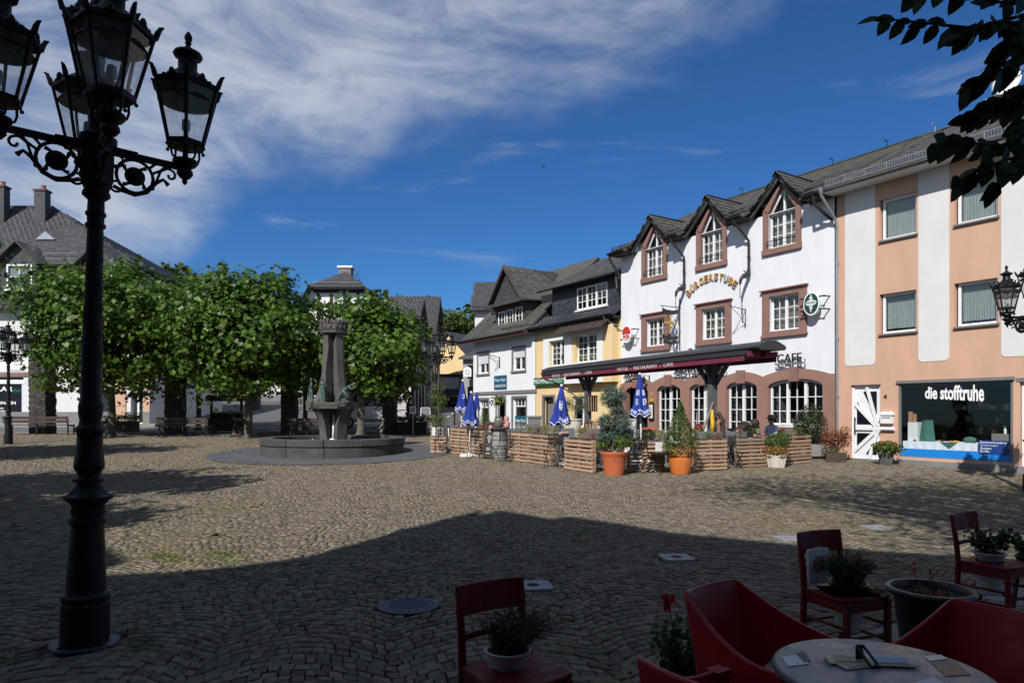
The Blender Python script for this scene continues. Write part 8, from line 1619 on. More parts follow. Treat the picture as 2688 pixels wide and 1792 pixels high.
for k in range(4): MB().box(-.22 + k * .115, -.13 + k * .115, -.16, -.14, 0, hh_ + .22).build('slat', 'pallet_wood', t)
MB().box(-.23, .23, -.14, .16, hh_ + .12, hh_ + .15).box(-.23, .23, .14, .16, 0, hh_ + .2).build('shelf', 'pallet_wood', t)
for k in range(4):
    t = thing('pumpkin', 'small orange pumpkin on the wooden crate stand', 'pumpkin', (x - .17 + k * .115, Yb - .02, zc + .15), 0, 'pumpkins on the crate'); m = MB(); m.grid(lambda u, v: (.06 * (1 + .08 * math.cos(u * 2 * pi * 8)) * math.sin(pi * v) * math.cos(u * 2 * pi), .06 * (1 + .08 * math.cos(u * 2 * pi * 8)) * math.sin(pi * v) * math.sin(u * 2 * pi), .045 - .045 * math.cos(pi * v)), 40, 8); m.build('flesh', 'orange', t, smooth=True); MB().tube([(0, 0, .085), (.01, 0, .11)], .007, 5).build('stalk', 'twig', t)
# small iron bistro furniture along the barrier
def iron_chair(loc, rz, label, seat=True):
    t = thing('iron_chair', label, 'chair', loc, rz, 'black iron bistro chairs')
    for s_ in (-1, 1): MB().tube([(s_ * .19, .20, 0), (s_ * .19, .05, .22), (s_ * .19, -.12, .40), (s_ * .19, -.18, .47), (s_ * .18, -.22, .9)], .011, 6).tube([(s_ * .19, -.22, 0), (s_ * .19, -.08, .22), (s_ * .19, .12, .40), (s_ * .19, .18, .45)], .011, 6).build('leg', 'iron_black', t)
    m = MB()
    for k in range(6): y = -.16 + k * .065; m.box(-.2, .2, y, y + .03, .45, .458)
    m.build('seat', 'iron_black', t); m = MB()
    for k in range(5): m.bar((-.18, -.215, .62 + k * .06), (.18, -.215, .62 + k * .06), .012, .02)
    for k in range(6): m.bar((-.16 + k * .064, -.212, .60), (-.16 + k * .064, -.212, .9), .012, .008, up=(0, 1, 0))
    m.build('backrest', 'iron_black', t); MB().tube([(-.19, .0, .2), (.19, 0, .2)], .008, 6).build('stretcher', 'iron_black', t); return t
def iron_table(loc, rz, label):
    t = thing('iron_table', label, 'table', loc, rz, 'small iron bistro tables'); MB().lathe([(.27, .50), (.28, .505), (.28, .53), (.27, .535)], 28).build('top', 'iron_black', t)
    for k in range(3): ang = k * 2.094; MB().tube([(.28 * math.cos(ang), .28 * math.sin(ang), 0), (.22 * math.cos(ang), .22 * math.sin(ang), .14), (.05 * math.cos(ang), .05 * math.sin(ang), .24), (.10 * math.cos(ang), .10 * math.sin(ang), .40), (.22 * math.cos(ang), .22 * math.sin(ang), .50)], .011, 6).build('leg', 'iron_black', t)
    MB().lathe([(.06, .235), (.07, .24), (.06, .245)], 16, cap=False).build('ring', 'iron_black', t)
p = gnd(1697, 1243); iron_chair(p + Vector((-.02, .1, 0)), R(200), 'black iron lattice chair between the two terracotta pots'); p = gnd(1727, 1243); iron_table(p + Vector((.03, .05, 0)), .4, 'low round iron table between the two terracotta pots')
p = gnd(1452, 1228); iron_chair(p + Vector((0, .1, 0)), R(160), 'black iron chair before the white-footed parasol'); p = gnd(1576, 1228); iron_chair(p + Vector((-.1, .4, 0)), R(115), 'black iron chair behind the festooned pot'); p = gnd(1930, 1232); iron_chair(p + Vector((0, .15, 0)), R(190), 'black iron chair in the gap of the pallet barrier'); p = gnd(1312, 1210); iron_chair(p + Vector((.05, -.28, 0)), R(150), 'black iron chair leaning before the barrel'); p = gnd(1247, 1200); iron_chair(p + Vector((0, -.2, 0)), R(170), 'black iron chair before the chalk board pallet'); p = gnd(1160, 1189); iron_chair(p + Vector((0, -.25, 0)), R(180), 'black iron chair before the pallet with notices')
# grey woven terrace chairs
def woven_chair(loc, rz, label):
    t = thing('woven_chair', label, 'chair', loc, rz, 'grey woven terrace chairs'); m = MB(); m.grid(lambda u, v: (-.25 + .5 * u, -.24 - .08 * v + .03 * math.cos((u - .5) * 3), .42 + .50 * v), 10, 8); m.grid(lambda u, v: (-.25 + .5 * u, -.27 - .08 * v + .03 * math.cos((u - .5) * 3), .42 + .50 * v), 10, 8); m.build('backrest', 'rattan', t); MB().box(-.26, .26, -.26, .24, .36, .44).build('seat', 'rattan', t)
    for s_ in (-1, 1): MB().box(s_ * .27 - .03, s_ * .27 + .03, -.26, .24, .60, .65).box(s_ * .27 - .025, s_ * .27 + .025, .18, .23, .0, .60).build('arm', 'rattan', t); MB().box(s_ * .24 - .02, s_ * .24 + .02, -.26, -.22, 0, .4).build('leg', 'rattan', t)
    b = MB(); [b.box(-.255, .255, -.285 - .08 * k / 12, -.275 - .08 * k / 12, .43 + k * .04, .45 + k * .04) for k in range(12)]; b.build('weave', 'rattan', t); return t
def terr(px, Y): return Vector(((px - 1344) / FPX * Y, Y, g(Y)))
for i, (px, Y, rz, lb) in enumerate(((1700, 20.3, 190, 'grey woven chair behind the blue parasol pole'), (1722, 19.8, 170, 'grey woven chair beside the hotel door terrace'), (1656, 19.6, 200, 'grey woven chair behind the spruce pot'), (1575, 20.6, 185, 'grey woven chair left of the spruce pot'), (1550, 19.2, 178, 'grey woven chair before the olive barrel'), (1855, 19.3, 170, 'grey woven chair by the driftwood post'), (1885, 19.0, 185, 'grey woven chair behind the lime green heather'), (1916, 20.8, 160, 'grey woven chair left of the bending person'), (1945, 19.2, 178, 'grey woven chair before the bending person'), (1985, 20.6, 200, 'grey woven chair right of the bending person'), (1420, 22.2, 185, 'grey woven chair behind the long pallet'), (1395, 23.4, 175, 'grey woven chair near the vape shop steps'), (1484, 20.9, 170, 'grey woven chair with the plaid-shirted guest'), (2050, 20.2, 150, 'grey woven chair at the seated guest table'))): woven_chair(terr(px, Y), R(rz), lb)
t = thing('wooden_chair', 'reddish wooden chair near the hotel door', 'chair', terr(1708, 21.6), R(190)); MB().box(-.2, .2, -.2, .2, .43, .46).build('seat', 'terracotta', t); [MB().bar((x, y, 0), (x, y, .44), .035).build('leg', 'terracotta', t) for x in (-.18, .18) for y in (-.18, .18)]; MB().box(-.21, .21, -.2, -.17, .78, .9).bar((-.19, -.185, .44), (-.19, -.185, .8), .03).bar((.19, -.185, .44), (.19, -.185, .8), .03).build('backrest', 'terracotta', t)
for px, Y, lb in ((1740, 21.3, 'dark round terrace table near the hotel windows'), (2020, 21.2, 'dark round terrace table of the guest with the hat'), (1560, 22.0, 'dark round terrace table before the olive barrel')):
    t = thing('terrace_table', lb, 'table', terr(px, Y), 0, 'dark terrace tables'); MB().lathe([(.36, .70), (.37, .71), (.37, .73), (.36, .74)], 28).build('top', 'rattan', t); MB().tube([(0, 0, .02), (0, 0, .70)], .035, 8).build('leg', 'iron_black', t); MB().lathe([(.24, 0), (.24, .03), (.05, .06)], 20).build('foot', 'iron_black', t)
# driftwood decoration at the second awning post
pB = awpt(.812, -.18); t = thing('driftwood_sculpture', 'driftwood branches with red glass ball and yellow figure at the awning post', 'decoration', (pB.x, pB.y, g(pB.y))); MB().tube([(-.28, -.1, 0), (-.30, -.12, .5), (-.18, -.1, .9), (-.02, -.12, 1.3), (.14, -.1, 1.75)], [.06, .055, .05, .04, .012], 8).tube([(-.28, -.1, .45), (-.36, -.12, .9), (-.34, -.1, 1.45)], [.05, .035, .01], 8).build('branch', 'driftwood', t, smooth=True); MB().sphere((-.33, -.22, .98), .13, 18, 12).build('glass_ball', 'ball_red', t, smooth=True)
MB().tube([(.08, -.2, .85), (.09, -.2, 1.1), (.07, -.2, 1.3), (.08, -.2, 1.52)], [.05, .06, .055, .02], 10).build('yellow_figure', 'yellow_toy', t, smooth=True); MB().tube([(.35, -.1, .3), (.42, -.1, .8), (.40, -.12, 1.2), (.28, -.12, 1.42), (.16, -.14, 1.38)], [.05, .07, .08, .06, .02], 8).build('dark_root', 'timber_brown', t, smooth=True); MB().sphere((.1, -.2, .55), .16, 12, 8, (1.2, .8, .8)).build('cloth', 'curtain', t, smooth=True); MB().tube([(.26, -.16, 1.1), (.3, -.2, 1.2)], .05, 8).build('red_ornament', 'letter_rust', t)
p_ = awpt(.235, -.12); t = thing('hanging_crate', 'small dark wooden crate fixed to the first awning post', 'crate', (p_.x + .18, p_.y - .1, 1.62)); MB().box(-.12, .26, 0, .03, 0, .62).box(-.12, -.09, -.2, 0, 0, .62).box(.23, .26, -.2, 0, 0, .62).box(-.12, .26, -.2, 0, 0, .03).box(-.12, .26, -.2, 0, .59, .62).build('box', 'timber_brown', t); [MB().box(-.09 + k * .09, -.06 + k * .09, -.19, -.17, .03, .59).build('slat', 'pallet_wood', t) for k in range(4)]
t = thing('grey_bin', 'grey wheeled bin in front of the vape shop window', 'bin', terr(1403, 28.0)); MB().prism([(-.22, -.24, .05), (.22, -.24, .05), (.27, -.28, .95), (-.27, -.28, .95)], (0, 0, 0), (0, .5, 0)).build('body', 'trim_grey', t); MB().box(-.29, .29, -.32, .26, .95, 1.03).build('lid', 'trim_grey', t); MB().lathe([(.1, -.03), (.1, .03)], 14).move(lambda v: Vector((v.z + .2, v.x + .2, v.y + .1))).build('wheel', 'tyre', t)
# ------------------------------------------------------------------ people
PE = [('pel', 'hL'), ('hL', 'kL'), ('kL', 'aL'), ('aL', 'fL'), ('pel', 'hR'), ('hR', 'kR'), ('kR', 'aR'), ('aR', 'fR'), ('pel', 'wst'), ('wst', 'ch'), ('ch', 'ch2'), ('ch2', 'nk'), ('nk', 'hd'), ('hd', 'cr'), ('cr', 'tp'), ('ch2', 'sL'), ('sL', 'eL'), ('eL', 'wL'), ('wL', 'gL'), ('ch2', 'sR'), ('sR', 'eR'), ('eR', 'wR'), ('wR', 'gR')]
RAD = dict(pel=(.15, .12), hL=.10, kL=.065, aL=.045, fL=.035, hR=.10, kR=.065, aR=.045, fR=.035, wst=(.135, .105), ch=(.15, .11), ch2=(.13, .09), nk=.055, hd=.075, cr=(.085, .095), tp=.07, sL=.062, eL=.045, wL=.030, gL=.034, sR=.062, eR=.045, wR=.030, gR=.034)
def person(loc, rz, label, pos, cloth, group=None, trousers='denim', hair='hair_dark', sleeve='cloth_black', hairr=1.):
    t = thing('person', label, 'person', loc, rz, group); bare = ('nk', 'hd', 'cr', 'tp', 'wL', 'gL', 'wR', 'gR'); J = {k: (pos[k], RAD[k] if k in bare else tuple(np.array(RAD[k] if hasattr(RAD[k], '__len__') else (RAD[k],) * 2) * .75)) for k in pos}; E = list(PE)
    for s_ in 'LR':      # five fingers on each hand
        w, h_ = Vector(pos['w' + s_]), Vector(pos['g' + s_]); d = (h_ - w).normalized(); b = d.cross(Vector((0, 0, 1)) if abs(d.z) < .8 else Vector((1, 0, 0))).normalized(); up_ = b.cross(d)
        for i in range(5):
            o_ = (i - 1.5) * .020 if i < 4 else -.05; ln = (.075, .085, .08, .065, .05)[i]; base = h_ + b * o_ + d * (.03 if i < 4 else -.01); mid = base + d * ln * .5 - up_ * .008 + (b * -.02 if i == 4 else Vector()); tip = base + d * ln - up_ * .03 + (b * -.03 if i == 4 else Vector())
            J[f'{s_}{i}m'] = (tuple(mid), .0095); J[f'{s_}{i}t'] = (tuple(tip), .008); E += [('g' + s_, f'{s_}{i}m'), (f'{s_}{i}m', f'{s_}{i}t')]
    obj('body', skin_mesh('body', J, E, 'skin', 2, 'pel'), t)
    def sub(keys, mat, k, nm):
        Jc = {q: (pos[q], tuple(np.array(RAD[q] if hasattr(RAD[q], '__len__') else (RAD[q],) * 2) * k)) for q in keys}; Ec = [e for e in PE if e[0] in keys and e[1] in keys]; obj(nm, skin_mesh(nm, Jc, Ec, mat, 2), t)
    sub(['pel', 'hL', 'kL', 'aL', 'hR', 'kR', 'aR'], trousers, 1.14, 'trousers'); sub(['wst', 'ch', 'ch2', 'sL', 'eL', 'wL', 'sR', 'eR', 'wR', 'pel'], cloth, 1.17, 'jacket')
    cr, hd, nk = Vector(pos['cr']), Vector(pos['hd']), Vector(pos['nk']); upv = (Vector(pos['tp']) - hd).normalized()
    return t
# bending guest with dark jacket, hand on the pallet edge
Yp = 19.9; s0 = terr(1940, Yp); f = Yp / FPX
def P3(px, py, dy=0.): return tuple(at(px, py, Yp + dy) - s0)
pos = dict(pel=P3(1936, 1139), hL=P3(1934, 1142, -.08), kL=(-.05, -.12, .50), aL=(-.02, -.05, .08), fL=(.10, -.1, .035), hR=P3(1934, 1142, .1), kR=(-.08, .12, .50), aR=(-.08, .1, .08), fR=(.06, .1, .035), wst=P3(1940, 1124), ch=P3(1952, 1114), ch2=P3(1962, 1112), nk=P3(1970, 1113), hd=P3(1974, 1114), cr=P3(1978, 1112), tp=P3(1982, 1111), sL=P3(1960, 1116, -.19), eL=P3(1942, 1130, -.26), wL=P3(1932, 1146, -.3), gL=P3(1930, 1150, -.32), sR=P3(1962, 1114, .18), eR=P3(1976, 1128, .2), wR=P3(1980, 1140, .16), gR=P3(1982, 1145, .14))
t = person(s0, 0, 'person in dark jacket and jeans bending over the terrace chairs', pos, 'cloth_black'); hr = MB(); c = Vector(pos['cr']); hr.sphere((c.x + .03, c.y, c.z + .02), .125, 14, 9, (1.15, 1, 1.05)); hr.tube([(c.x + .05, c.y, c.z), (c.x + .12, c.y - .02, c.z - .14)], [.10, .06], 8); hr.build('hair', 'hair_dark', t, smooth=True); MB().tube([tuple(Vector(pos['eL']) + Vector((.0, -.01, .0))), tuple(Vector(pos['wL']) + Vector((0, -.01, 0)))], [.055, .045], 8).build('sleeve', 'denim', t, smooth=True)
def seated(px, Y, ztop_px, rz, label, cloth, sleeve):
    b = terr(px, Y); zt = EYE + (HOR - ztop_px) / FPX * Y - b.z; k = zt - 1.28   # head top of a seated adult
    pos = dict(pel=(0, 0, .53), hL=(.09, -.02, .52), kL=(.12, -.44, .50), aL=(.12, -.42, .08), fL=(.12, -.55, .04), hR=(-.09, -.02, .52), kR=(-.12, -.44, .50), aR=(-.12, -.42, .08), fR=(-.12, -.55, .04), wst=(0, .02, .70), ch=(0, 0, .88), ch2=(0, -.02, .98), nk=(0, -.03, 1.06), hd=(0, -.05, 1.12), cr=(0, -.05, 1.21), tp=(0, -.04, 1.26), sL=(.18, -.02, .98), eL=(.23, -.10, .74), wL=(.12, -.30, .76), gL=(.08, -.36, .77), sR=(-.18, -.02, .98), eR=(-.23, -.10, .74), wR=(-.12, -.30, .76), gR=(-.08, -.36, .77))
    t = person((b.x, b.y, b.z + k * .0), rz, label, pos, cloth); fc = MB(); fc.sphere((0, -.145, 1.165), .018, 8, 6, (.8, 1.2, 1.3)); fc.build('nose', 'skin', t, smooth=True); MB().sphere((-.033, -.132, 1.195), .010, 8, 6).sphere((.033, -.132, 1.195), .010, 8, 6).build('eyes', 'cloth_black', t); MB().sphere((0, -.135, 1.125), .02, 8, 6, (1.2, .4, .35)).build('mouth', 'gnome_pink', t); MB().sphere((-.09, -.04, 1.18), .025, 8, 6, (.4, .8, 1.2)).sphere((.09, -.04, 1.18), .025, 8, 6, (.4, .8, 1.2)).build('ears', 'skin', t)
    MB().sphere((0, -.03, 1.225), .108, 14, 9, (.95, 1.05, .85)).build('hair', 'hair_dark', t, smooth=True); return t
t = seated(2028, 20.6, 1108, R(-70), 'seated guest in pale blue shirt and brown brimmed hat', 'shirt_blue', 'shirt_blue'); MB().lathe([(.20, 1.235), (.205, 1.243), (.115, 1.255), (.112, 1.33), (.09, 1.355), (.03, 1.35), (.005, 1.345)], 26, (0, -.04, 0)).build('hat', 'straw', t, smooth=True); MB().lathe([(.1175, 1.258), (.1165, 1.285)], 26, (0, -.04, 0), cap=False).build('hat_band', 'hat_band', t)
seated(1462, 21.4, 1110, R(40), 'seated guest in plaid shirt behind the blue parasol', 'plaid', 'plaid')
# standing person in black behind the planters
b = gnd(1068, 1137); b = Vector((b.x, b.y + 1.0, g(b.y + 1.0))); pos = dict(pel=(0, 0, .95), hL=(.09, 0, .90), kL=(.10, -.02, .50), aL=(.10, .02, .08), fL=(.12, -.12, .04), hR=(-.09, 0, .90), kR=(-.10, -.02, .50), aR=(-.10, .02, .08), fR=(-.12, -.12, .04), wst=(0, 0, 1.10), ch=(0, -.01, 1.28), ch2=(0, -.01, 1.40), nk=(0, -.01, 1.50), hd=(0, -.03, 1.56), cr=(0, -.03, 1.65), tp=(0, -.02, 1.70), sL=(.18, 0, 1.42), eL=(.22, .02, 1.14), wL=(.20, -.06, .90), gL=(.19, -.09, .84), sR=(-.18, 0, 1.42), eR=(-.22, .02, 1.14), wR=(-.20, -.06, .90), gR=(-.19, -.09, .84))
t = person(b, R(60), 'person dressed in black standing behind the planters by the van', pos, 'cloth_black', trousers='cloth_black'); MB().sphere((0, -.01, 1.665), .11, 14, 9, (.95, 1.05, .95)).tube([(0, .06, 1.66), (0, .07, 1.45)], [.08, .05], 8).build('hair', 'hair_dark', t, smooth=True)
# ------------------------------------------------------------------ foreground: red chairs, table, pots
def face(fx, fy): return math.atan2(fx, -fy)
def wood_chair(loc, rz, label, hole=False):
    t = thing('red_wooden_chair', label, 'chair', loc, rz, 'old red painted wooden chairs')
    for s_ in (-1, 1):
        o = MB().tube([(s_ * .175, .19, 0), (s_ * .172, .175, .43), (s_ * .170, .19, .58), (s_ * .168, .225, .79)], [.020, .0215, .020, .017], 8); o.build('back_post', 'red_wood', t, sharp=50)
        m = MB(); m.bar((s_ * .172, -.175, 0), (s_ * .172, -.175, .43), .036, .036); bevel(m.build('leg', 'red_wood', t), .005)
        MB().tube([(s_ * .172, -.175, .16), (s_ * .172, .18, .16)], .010, 8).tube([(s_ * .172, -.175, .26), (s_ * .172, .18, .26)], .010, 8).build('stretcher', 'red_wood', t, smooth=True)
    MB().tube([(-.17, -.175, .20), (.17, -.175, .20)], .010, 8).tube([(-.17, .18, .22), (.17, .18, .22)], .010, 8).build('stretcher', 'red_wood', t, smooth=True)
    m = MB()      # seat board with rounded front
    pl = [(-.185, .185), (-.20, -.05), (-.205, -.17)] + [(-.205 + .41 * k / 8, -.17 - .035 * math.sin(math.pi * k / 8)) for k in range(1, 8)] + [(.205, -.17), (.20, -.05), (.185, .185)]
    m.prism([(x, y, .428) for x, y in pl], (0, 0, 0), (0, 0, .024)); bevel(m.build('seat', 'red_wood', t), .007)
    m = MB(); m.box(-.17, .17, -.178, -.158, .36, .427).box(-.17, .17, .15, .17, .36, .427).box(-.18, -.16, -.157, .149, .36, .427).box(.16, .18, -.157, .149, .36, .427); m.build('apron', 'red_wood', t)
    def board(z0, z1, w, y0, th, nm):
        m = MB(); n = 12
        def P(u, z, dy): x = -w / 2 + w * u; return (x, y0 + .030 * (1 - (2 * u - 1) ** 2) + dy + (z - z0) * .16, z)
        pts = [P(k / n, 0, 0) for k in range(n + 1)]
        for k in range(n):
            u0, u1 = k / n, (k + 1) / n; a, b, c, d = P(u0, z0, 0), P(u1, z0, 0), P(u1, z1, 0), P(u0, z1, 0); e, f2, g2, h2 = P(u0, z0, th), P(u1, z0, th), P(u1, z1, th), P(u0, z1, th)
            m.quad(a, b, c, d); m.quad(f2, e, h2, g2); m.quad(d, c, g2, h2); m.quad(a, e, f2, b)
            if k == 0: m.quad(a, d, h2, e)
            if k == n - 1: m.quad(b, f2, g2, c)
        import bmesh
        me = m.mesh(nm, 'red_wood'); bm = bmesh.new(); bm.from_mesh(me); bmesh.ops.remove_doubles(bm, verts=bm.verts, dist=1e-5); bm.to_mesh(me); bm.free()
        bevel(obj(nm, me, t), .006, 2)
    board(.665, .805, .375, .185, .020, 'top_rail'); board(.555, .585, .33, .175, .014, 'lower_rail'); return t
wood_chair((.01, 3.10, 0), face(.53, -.85), 'red wooden chair with a white bowl of lavender standing on cobbles'); wood_chair((2.18, 4.47, 0), face(.36, -.93), 'red wooden chair with a paper bag hanging from its back'); wood_chair((3.77, 5.34, 0), face(.5, -.86), 'red wooden chair at the stone slabs beside the dark tub plant')
def bowl_plant(loc, r, h, mat, label, lm, n, ph_, size, kind_, droop=0., seed=1, sub=False):
    t = thing('plant_bowl', label, 'potted plant', loc); MB().lathe([(r * .62, 0), (r * .70, .01), (r * .95, h * .8), (r * 1.02, h * .86), (r * 1.04, h * .97), (r * 1.0, h), (r * .93, h * .98), (r * .86, h * .85), (.004, h * .8)], 36).build('bowl', mat, t, sharp=45); MB().lathe([(r * .90, h * .86), (.003, h * .9)], 24, cap=False).build('soil', 'soil', t)
    q = np.random.default_rng(seed); P, N = [], []; st_ = MB()
    for k in range(n):
        a = q.random() * 6.283; l = ph_ * (.55 + .6 * q.random()); e = .35 + .9 * q.random(); x0, y0 = r * .6 * q.random() * math.cos(a), r * .6 * q.random() * math.sin(a); tip = np.array([x0 + math.cos(a) * l * .55 * e + droop * l * .6, y0 + math.sin(a) * l * .55 * e, h + l * (1 - .35 * e) * (1 - droop * .55)]); b0 = np.array([x0, y0, h * .85]); md = (b0 + tip) / 2 + np.array([0, 0, l * .16]); st_.tube([tuple(b0), tuple(md), tuple(tip)], [.0022, .0018, .0008], 4, cap=False)
        for j in range(11): u = .15 + .85 * q.random(); p = (1 - u) ** 2 * b0 + 2 * u * (1 - u) * md + u * u * tip; P.append(p + q.normal(size=3) * .006); N.append(q.normal(size=3))
    st_.build('stem', 'twig', t); leaves('foliage', P, size, kind_, lm, t, N=N, up=.4, spread=.5); return t
bowl_plant((-.02, 3.13, .452), .105, .085, 'bowl_white', 'white bowl with straggling lavender on the red wooden chair', 'leaf_lavender', 190, .27, .026, 'needle', .5, 3)
t = bowl_plant((2.19, 4.45, .44), .12, .07, 'pot_dark', 'dense dark lavender dome in a pot sunk into the chair seat', 'leaf_lavender', 330, .21, .030, 'needle', .0, 4); MB().lathe([(.07, -.24), (.075, -.23), (.10, .0)], 24).build('liner', 'bowl_white', t, sharp=45); MB().box(-.16, .17, -.15, .14, .004, .012).build('soil_spill', 'soil', t); leaves('dry_leaf', np.array([(.14 + .03 * math.cos(k), -.08 + .03 * math.sin(k), .02 + .004 * k) for k in range(7)]), .09, 'oval', 'leaf_rust', t, spread=.5)
t = bowl_plant((3.75, 5.36, .452), .115, .07, 'bowl_white', 'white bowl with a leafy geranium on the chair by the slabs', 'leaf_geranium', 34, .22, .030, 'round', 0., 6); MB().lathe([(.075, -.26), (.08, -.25), (.10, 0)], 24).build('liner', 'bowl_white', t, sharp=45)
p = at(2690, 1462, 5.5); bowl_plant((p.x + .05, 5.5, .36), .11, .1, 'pot_dark', 'small dark bowl with green sprigs right of the third red chair', 'leaf_geranium', 40, .18, .035, 'round', 0, 7); st_ = thing('plant_stool', 'low dark stool carrying the small plant bowl', 'stool', (p.x + .05, 5.5, 0)); MB().lathe([(.14, .33), (.15, .335), (.15, .36), (.14, .36)], 24).build('seat', 'timber_brown', st_); [MB().bar((.09 * math.cos(k * 2.1), .09 * math.sin(k * 2.1), .33), (.13 * math.cos(k * 2.1), .13 * math.sin(k * 2.1), 0), .025).build('leg', 'timber_brown', st_) for k in range(3)]
# paper bag on the second chair
cr_ = face(.36, -.93); t = thing('paper_bag', 'white paper bag with round print hanging on the red chair back', 'bag', (2.18, 4.47, 0), cr_); m = MB(); m.prism([(-.16, .145, .47), (.02, .145, .47), (.02, .150, .70), (-.16, .150, .70)], (0, 0, 0), (0, .02, 0)); bevel(m.build('bag', 'paper', t), .006); MB().lathe([(.055, 0), (.001, .001)], 20, cap=False).move(lambda v: Vector((v.x - .07, .1435 - v.z, v.y + .60))).build('print', 'emblem_pink', t); MB().tube([(-.12, .150, .69), (-.10, .150, .71), (-.05, .150, .71), (-.03, .150, .69)], .003, 5).build('handle', 'paper', t)
# big dark tub
t = thing('dark_tub', 'large dark blue-black plastic plant tub with rolled rim and withered flowers', 'planter', (2.82, 4.60, 0)); MB().lathe([(.17, 0), (.175, .01), (.222, .36), (.228, .37), (.25, .385), (.268, .40), (.272, .42), (.262, .435), (.24, .435), (.228, .42), (.222, .38), (.004, .36)], 48).build('tub', 'pot_dark', t, sharp=35); MB().lathe([(.22, .37), (.12, .385), (.003, .38)], 24, cap=False).build('soil', 'soil', t); q = np.random.default_rng(3)
P = np.stack([q.normal(size=70) * .08, q.normal(size=70) * .08, .385 + q.random(70) * .03], 1); leaves('withered_leaves', P, .03, 'round', 'leaf_rust', t, spread=.7); sm = MB()
for x, y, h_ in ((-.10, .02, .55), (.0, -.02, .52), (.03, .05, .50)): sm.tube([(x * .5, y, .38), (x, y, h_)], .003, 5)
sm.build('stem', 'twig', t); leaves('blossom', np.array([(-.10 + q.normal() * .015, .02 + q.normal() * .015, .56 + q.normal() * .012) for _ in range(18)]), .017, 'round', 'petal_red', t); leaves('blossom', np.array([(.0 + q.normal() * .012, -.02 + q.normal() * .012, .525 + q.normal() * .01) for _ in range(12)]), .015, 'round', 'petal_red', t)
# geranium behind the armchair
t = bowl_plant((.92, 3.62, 0), .15, .28, 'pot_dark', 'dark pot of geranium with one red blossom behind the red armchair', 'leaf_geranium', 46, .24, .030, 'round', -.35, 9); b_ = at(1752, 1578, 3.6) - Vector((.92, 3.62, 0)); leaves('blossom', np.array([(b_.x + q.normal() * .015, b_.y + q.normal() * .015, b_.z + q.normal() * .015) for _ in range(40)]), .026, 'round', 'petal_red', t); MB().tube([(-.05, 0, .25), (b_.x * .6, b_.y, .45), (b_.x, b_.y, b_.z)], .003, 5).build('flower_stem', 'leaf_geranium', t)
# red plastic armchairs
def armchair(loc, rz, label):
    t = thing('red_armchair', label, 'armchair', loc, rz, 'red plastic armchairs'); m = MB(); n = 64
    sm_ = lambda x: x * x * (3 - 2 * x)
    def path(s):
        a = abs(s); sg = 1 if s > 0 else -1
        if a <= .36: return (s / .36 * .190, .215 + .03 * (1 - (a / .36) ** 2), 0.)
        q = (a - .36) / .64; c = min(1., q / .25); return (sg * (.190 + .085 * math.sin(min(1, q * 1.4) * math.pi / 2)), .215 - .475 * q - .0 * c, q)
    def ztop(q, a): return .835 if q <= 0 else .835 - .185 * (1 - (1 - min(1., q / .8)) ** 2.1)
    def zbot(q): return .425 if q <= 0 else .425 + (.165 * sm_(min(1., q / .42)))
    def fn(u, v):
        s = 2 * u - 1; x, y, q = path(s); zt, zb = ztop(q, abs(s)), zbot(q); z = zb + (zt - zb) * v; rake = .20 * (1 - .75 * min(1, q / .5)); out = .05 * (z - .42)
        return (x * (1 + out), y + (z - .42) * rake, z)
    m.grid(fn, n, 8); sh = m.build('shell', 'red_plastic', t, smooth=True); so = sh.modifiers.new('solid', 'SOLIDIFY'); so.thickness = .020; so.offset = 0; bevel(sh, .006, 2)
    st = MB(); st.grid(lambda u, v: ((-.235 + .47 * u) * (1 - .06 * (1 - v)), .225 - .46 * v, .437 - .022 * math.sin(math.pi * u) * math.sin(math.pi * min(1, v * 1.1)) - (.025 * max(0, (v - .85) / .15) ** 2)), 12, 12); se = st.build('seat', 'red_plastic', t, smooth=True); so = se.modifiers.new('solid', 'SOLIDIFY'); so.thickness = .022; bevel(se, .006, 2)
    for s_ in (-1, 1):
        l = MB(); xs_ = s_ * .280; sec = [(xs_, -.235, .648, .030, .022), (xs_ * 1.0, -.255, .60, .030, .020), (xs_ * .98, -.258, .45, .028, .020), (xs_ * 1.02, -.262, .0, .020, .018)]; V_ = []
        for x, y, z, a, b in sec: V_ += [(x - b, y - a, z), (x + b, y - a, z), (x + b, y + a, z), (x - b, y + a, z)]
        l.add(V_, [(i * 4 + j, i * 4 + (j + 1) % 4, i * 4 + 4 + (j + 1) % 4, i * 4 + 4 + j) for i in range(3) for j in range(4)] + [(0, 1, 2, 3), (15, 14, 13, 12)]); bevel(l.build('leg', 'red_plastic', t), .008); MB().bar((s_ * .185, .19, .43), (s_ * .215, .29, 0), .045, .038).build('leg', 'red_plastic', t)
    return t
armchair((1.09, 2.86, 0), face(.62, -.78), 'red plastic armchair between the geranium pot and the round table'); armchair((1.70, 2.56, 0), face(-.85, -.52), 'red plastic armchair at the table side toward the dark tub'); armchair((.76, 2.22, 0), face(.80, .60), 'red plastic armchair at the table side toward the lavender chair')
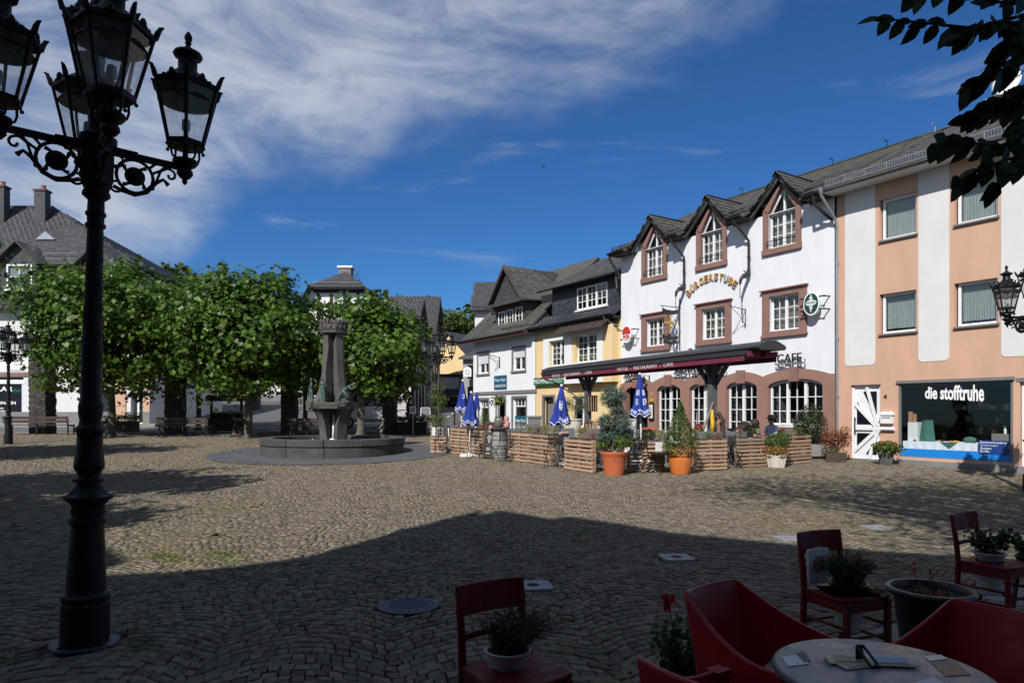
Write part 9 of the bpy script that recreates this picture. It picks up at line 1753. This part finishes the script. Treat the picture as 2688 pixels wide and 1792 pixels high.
# round grey table with menus
TC = Vector((1.245, 2.30, 0)); t = thing('round_table', 'round grey bistro table with worn top and a single foot', 'table', TC); MB().lathe([(.325, .715), (.342, .722), (.345, .732), (.342, .742), (.332, .746)], 72).build('top_edge', 'table_edge', t, sharp=30); MB().lathe([(.333, .7462), (.003, .7468)], 72, cap=False).build('top', 'table_top', t); MB().tube([(0, 0, .02), (0, 0, .715)], .03, 14).build('column', 'iron_black', t); MB().lathe([(.22, 0), (.22, .015), (.05, .05), (.03, .06)], 30).build('foot', 'iron_black', t)
ZT = .7472
def on_table(px, py, z=ZT): return atz(px, py, z)
def card(name, label, pts, mat, cat='card', th=.0016, z=ZT, group=None):
    P = [on_table(x, y, z) for x, y in pts]; c = sum(P, Vector()) / len(P); t = thing(name, label, cat, (c.x, c.y, z), 0, group); MB().prism([p - Vector((c.x, c.y, z)) for p in P], (0, 0, 0), (0, 0, th)).build('sheet', mat, t); return t
def fold(name, label, a, b, w, lift, mat, inner, z):
    a, b = on_table(*a, z), on_table(*b, z); d = (b - a); n_ = Vector((-d.y, d.x, 0)).normalized(); t = thing(name, label, 'menu', (a.x, a.y, z), 0, 'menu leaflets on the table'); L_ = d.length; dd = d.normalized()
    m = MB(); m.grid(lambda u, v: tuple(dd * L_ * u + n_ * (w * v) + Vector((0, 0, .003 + lift * v * (1 - v) * 1.2 + lift * .5 * v))), 6, 6); o = m.build('cover', mat, t, smooth=True); so = o.modifiers.new('s', 'SOLIDIFY'); so.thickness = .0015
    m = MB(); m.grid(lambda u, v: tuple(dd * L_ * (.02 + .97 * u) + n_ * (w * 1.02 * v) + Vector((0, 0, .001))), 3, 3); m.build('inner_leaf', inner, t)
    m = MB(); m.grid(lambda u, v: tuple(dd * L_ * (.08 + .34 * u) + n_ * w * (.15 + .7 * v) + Vector((0, 0, .0055 + lift * (.15 + .7 * v) * (1 - (.15 + .7 * v)) * 1.2 + lift * .5 * (.15 + .7 * v)))), 4, 4); m.build('print', 'menu_print', t); m = MB(); m.grid(lambda u, v: tuple(dd * L_ * (.55 + .36 * u) + n_ * w * (.15 + .7 * v) + Vector((0, 0, .0055 + lift * (.15 + .7 * v) * (1 - (.15 + .7 * v)) * 1.2 + lift * .5 * (.15 + .7 * v)))), 4, 4); m.build('print', 'menu_blue', t)
fold('menu_leaflet', 'cream folded menu leaflet lying under the black holder', (2178, 1742), (2418, 1752), .085, .012, 'menu_cream', 'menu_cream', ZT + .004); fold('menu_leaflet', 'pale yellow menu leaflet beneath the folded one', (2222, 1758), (2405, 1738), .06, .004, 'menu_cream', 'menu_cream', ZT + .001)
t = thing('menu_holder', 'black plastic menu holder frame on the round table', 'menu holder', on_table(2296, 1752)); k_ = 2.38 / FPX; MB().prism([(-.045, .035, .0), (-.008, .045, .0), (-.014, .055, .062), (-.040, .045, .062)], (0, 0, 0), (0, .006, 0)).build('back_plate', 'clip_black', t); MB().bar((-.036, .05, .058), (-.012, 0, .004), .008, .006).bar((-.014, .052, .060), (.016, 0, .004), .008, .006).bar((-.014, 0, .004), (.018, 0, .004), .012, .012).bar((-.036, .05, .060), (-.012, .052, .060), .008, .006).build('frame', 'clip_black', t)
c = card('plastic_card', 'clear wrapped pale card at the table edge by the armchair', ((2052, 1722), (2108, 1716), (2124, 1742), (2068, 1748)), 'paper'); card('plastic_card', 'dark card half under the wrapped pale card', ((2088, 1714), (2112, 1711), (2128, 1734), (2112, 1740)), 'trim_grey', z=ZT + .0002); card('picture_card', 'tan picture postcard on the table by the right armchair', ((2444, 1738), (2508, 1736), (2548, 1770), (2482, 1774)), 'menu_tan'); card('picture_card', 'pale card at the near edge of the table', ((2404, 1790), (2450, 1776), (2490, 1800), (2440, 1822)), 'paper'); card('picture_card', 'small grey foil scrap on the round table', ((2425, 1722), (2470, 1718), (2488, 1729), (2440, 1734)), 'zinc')
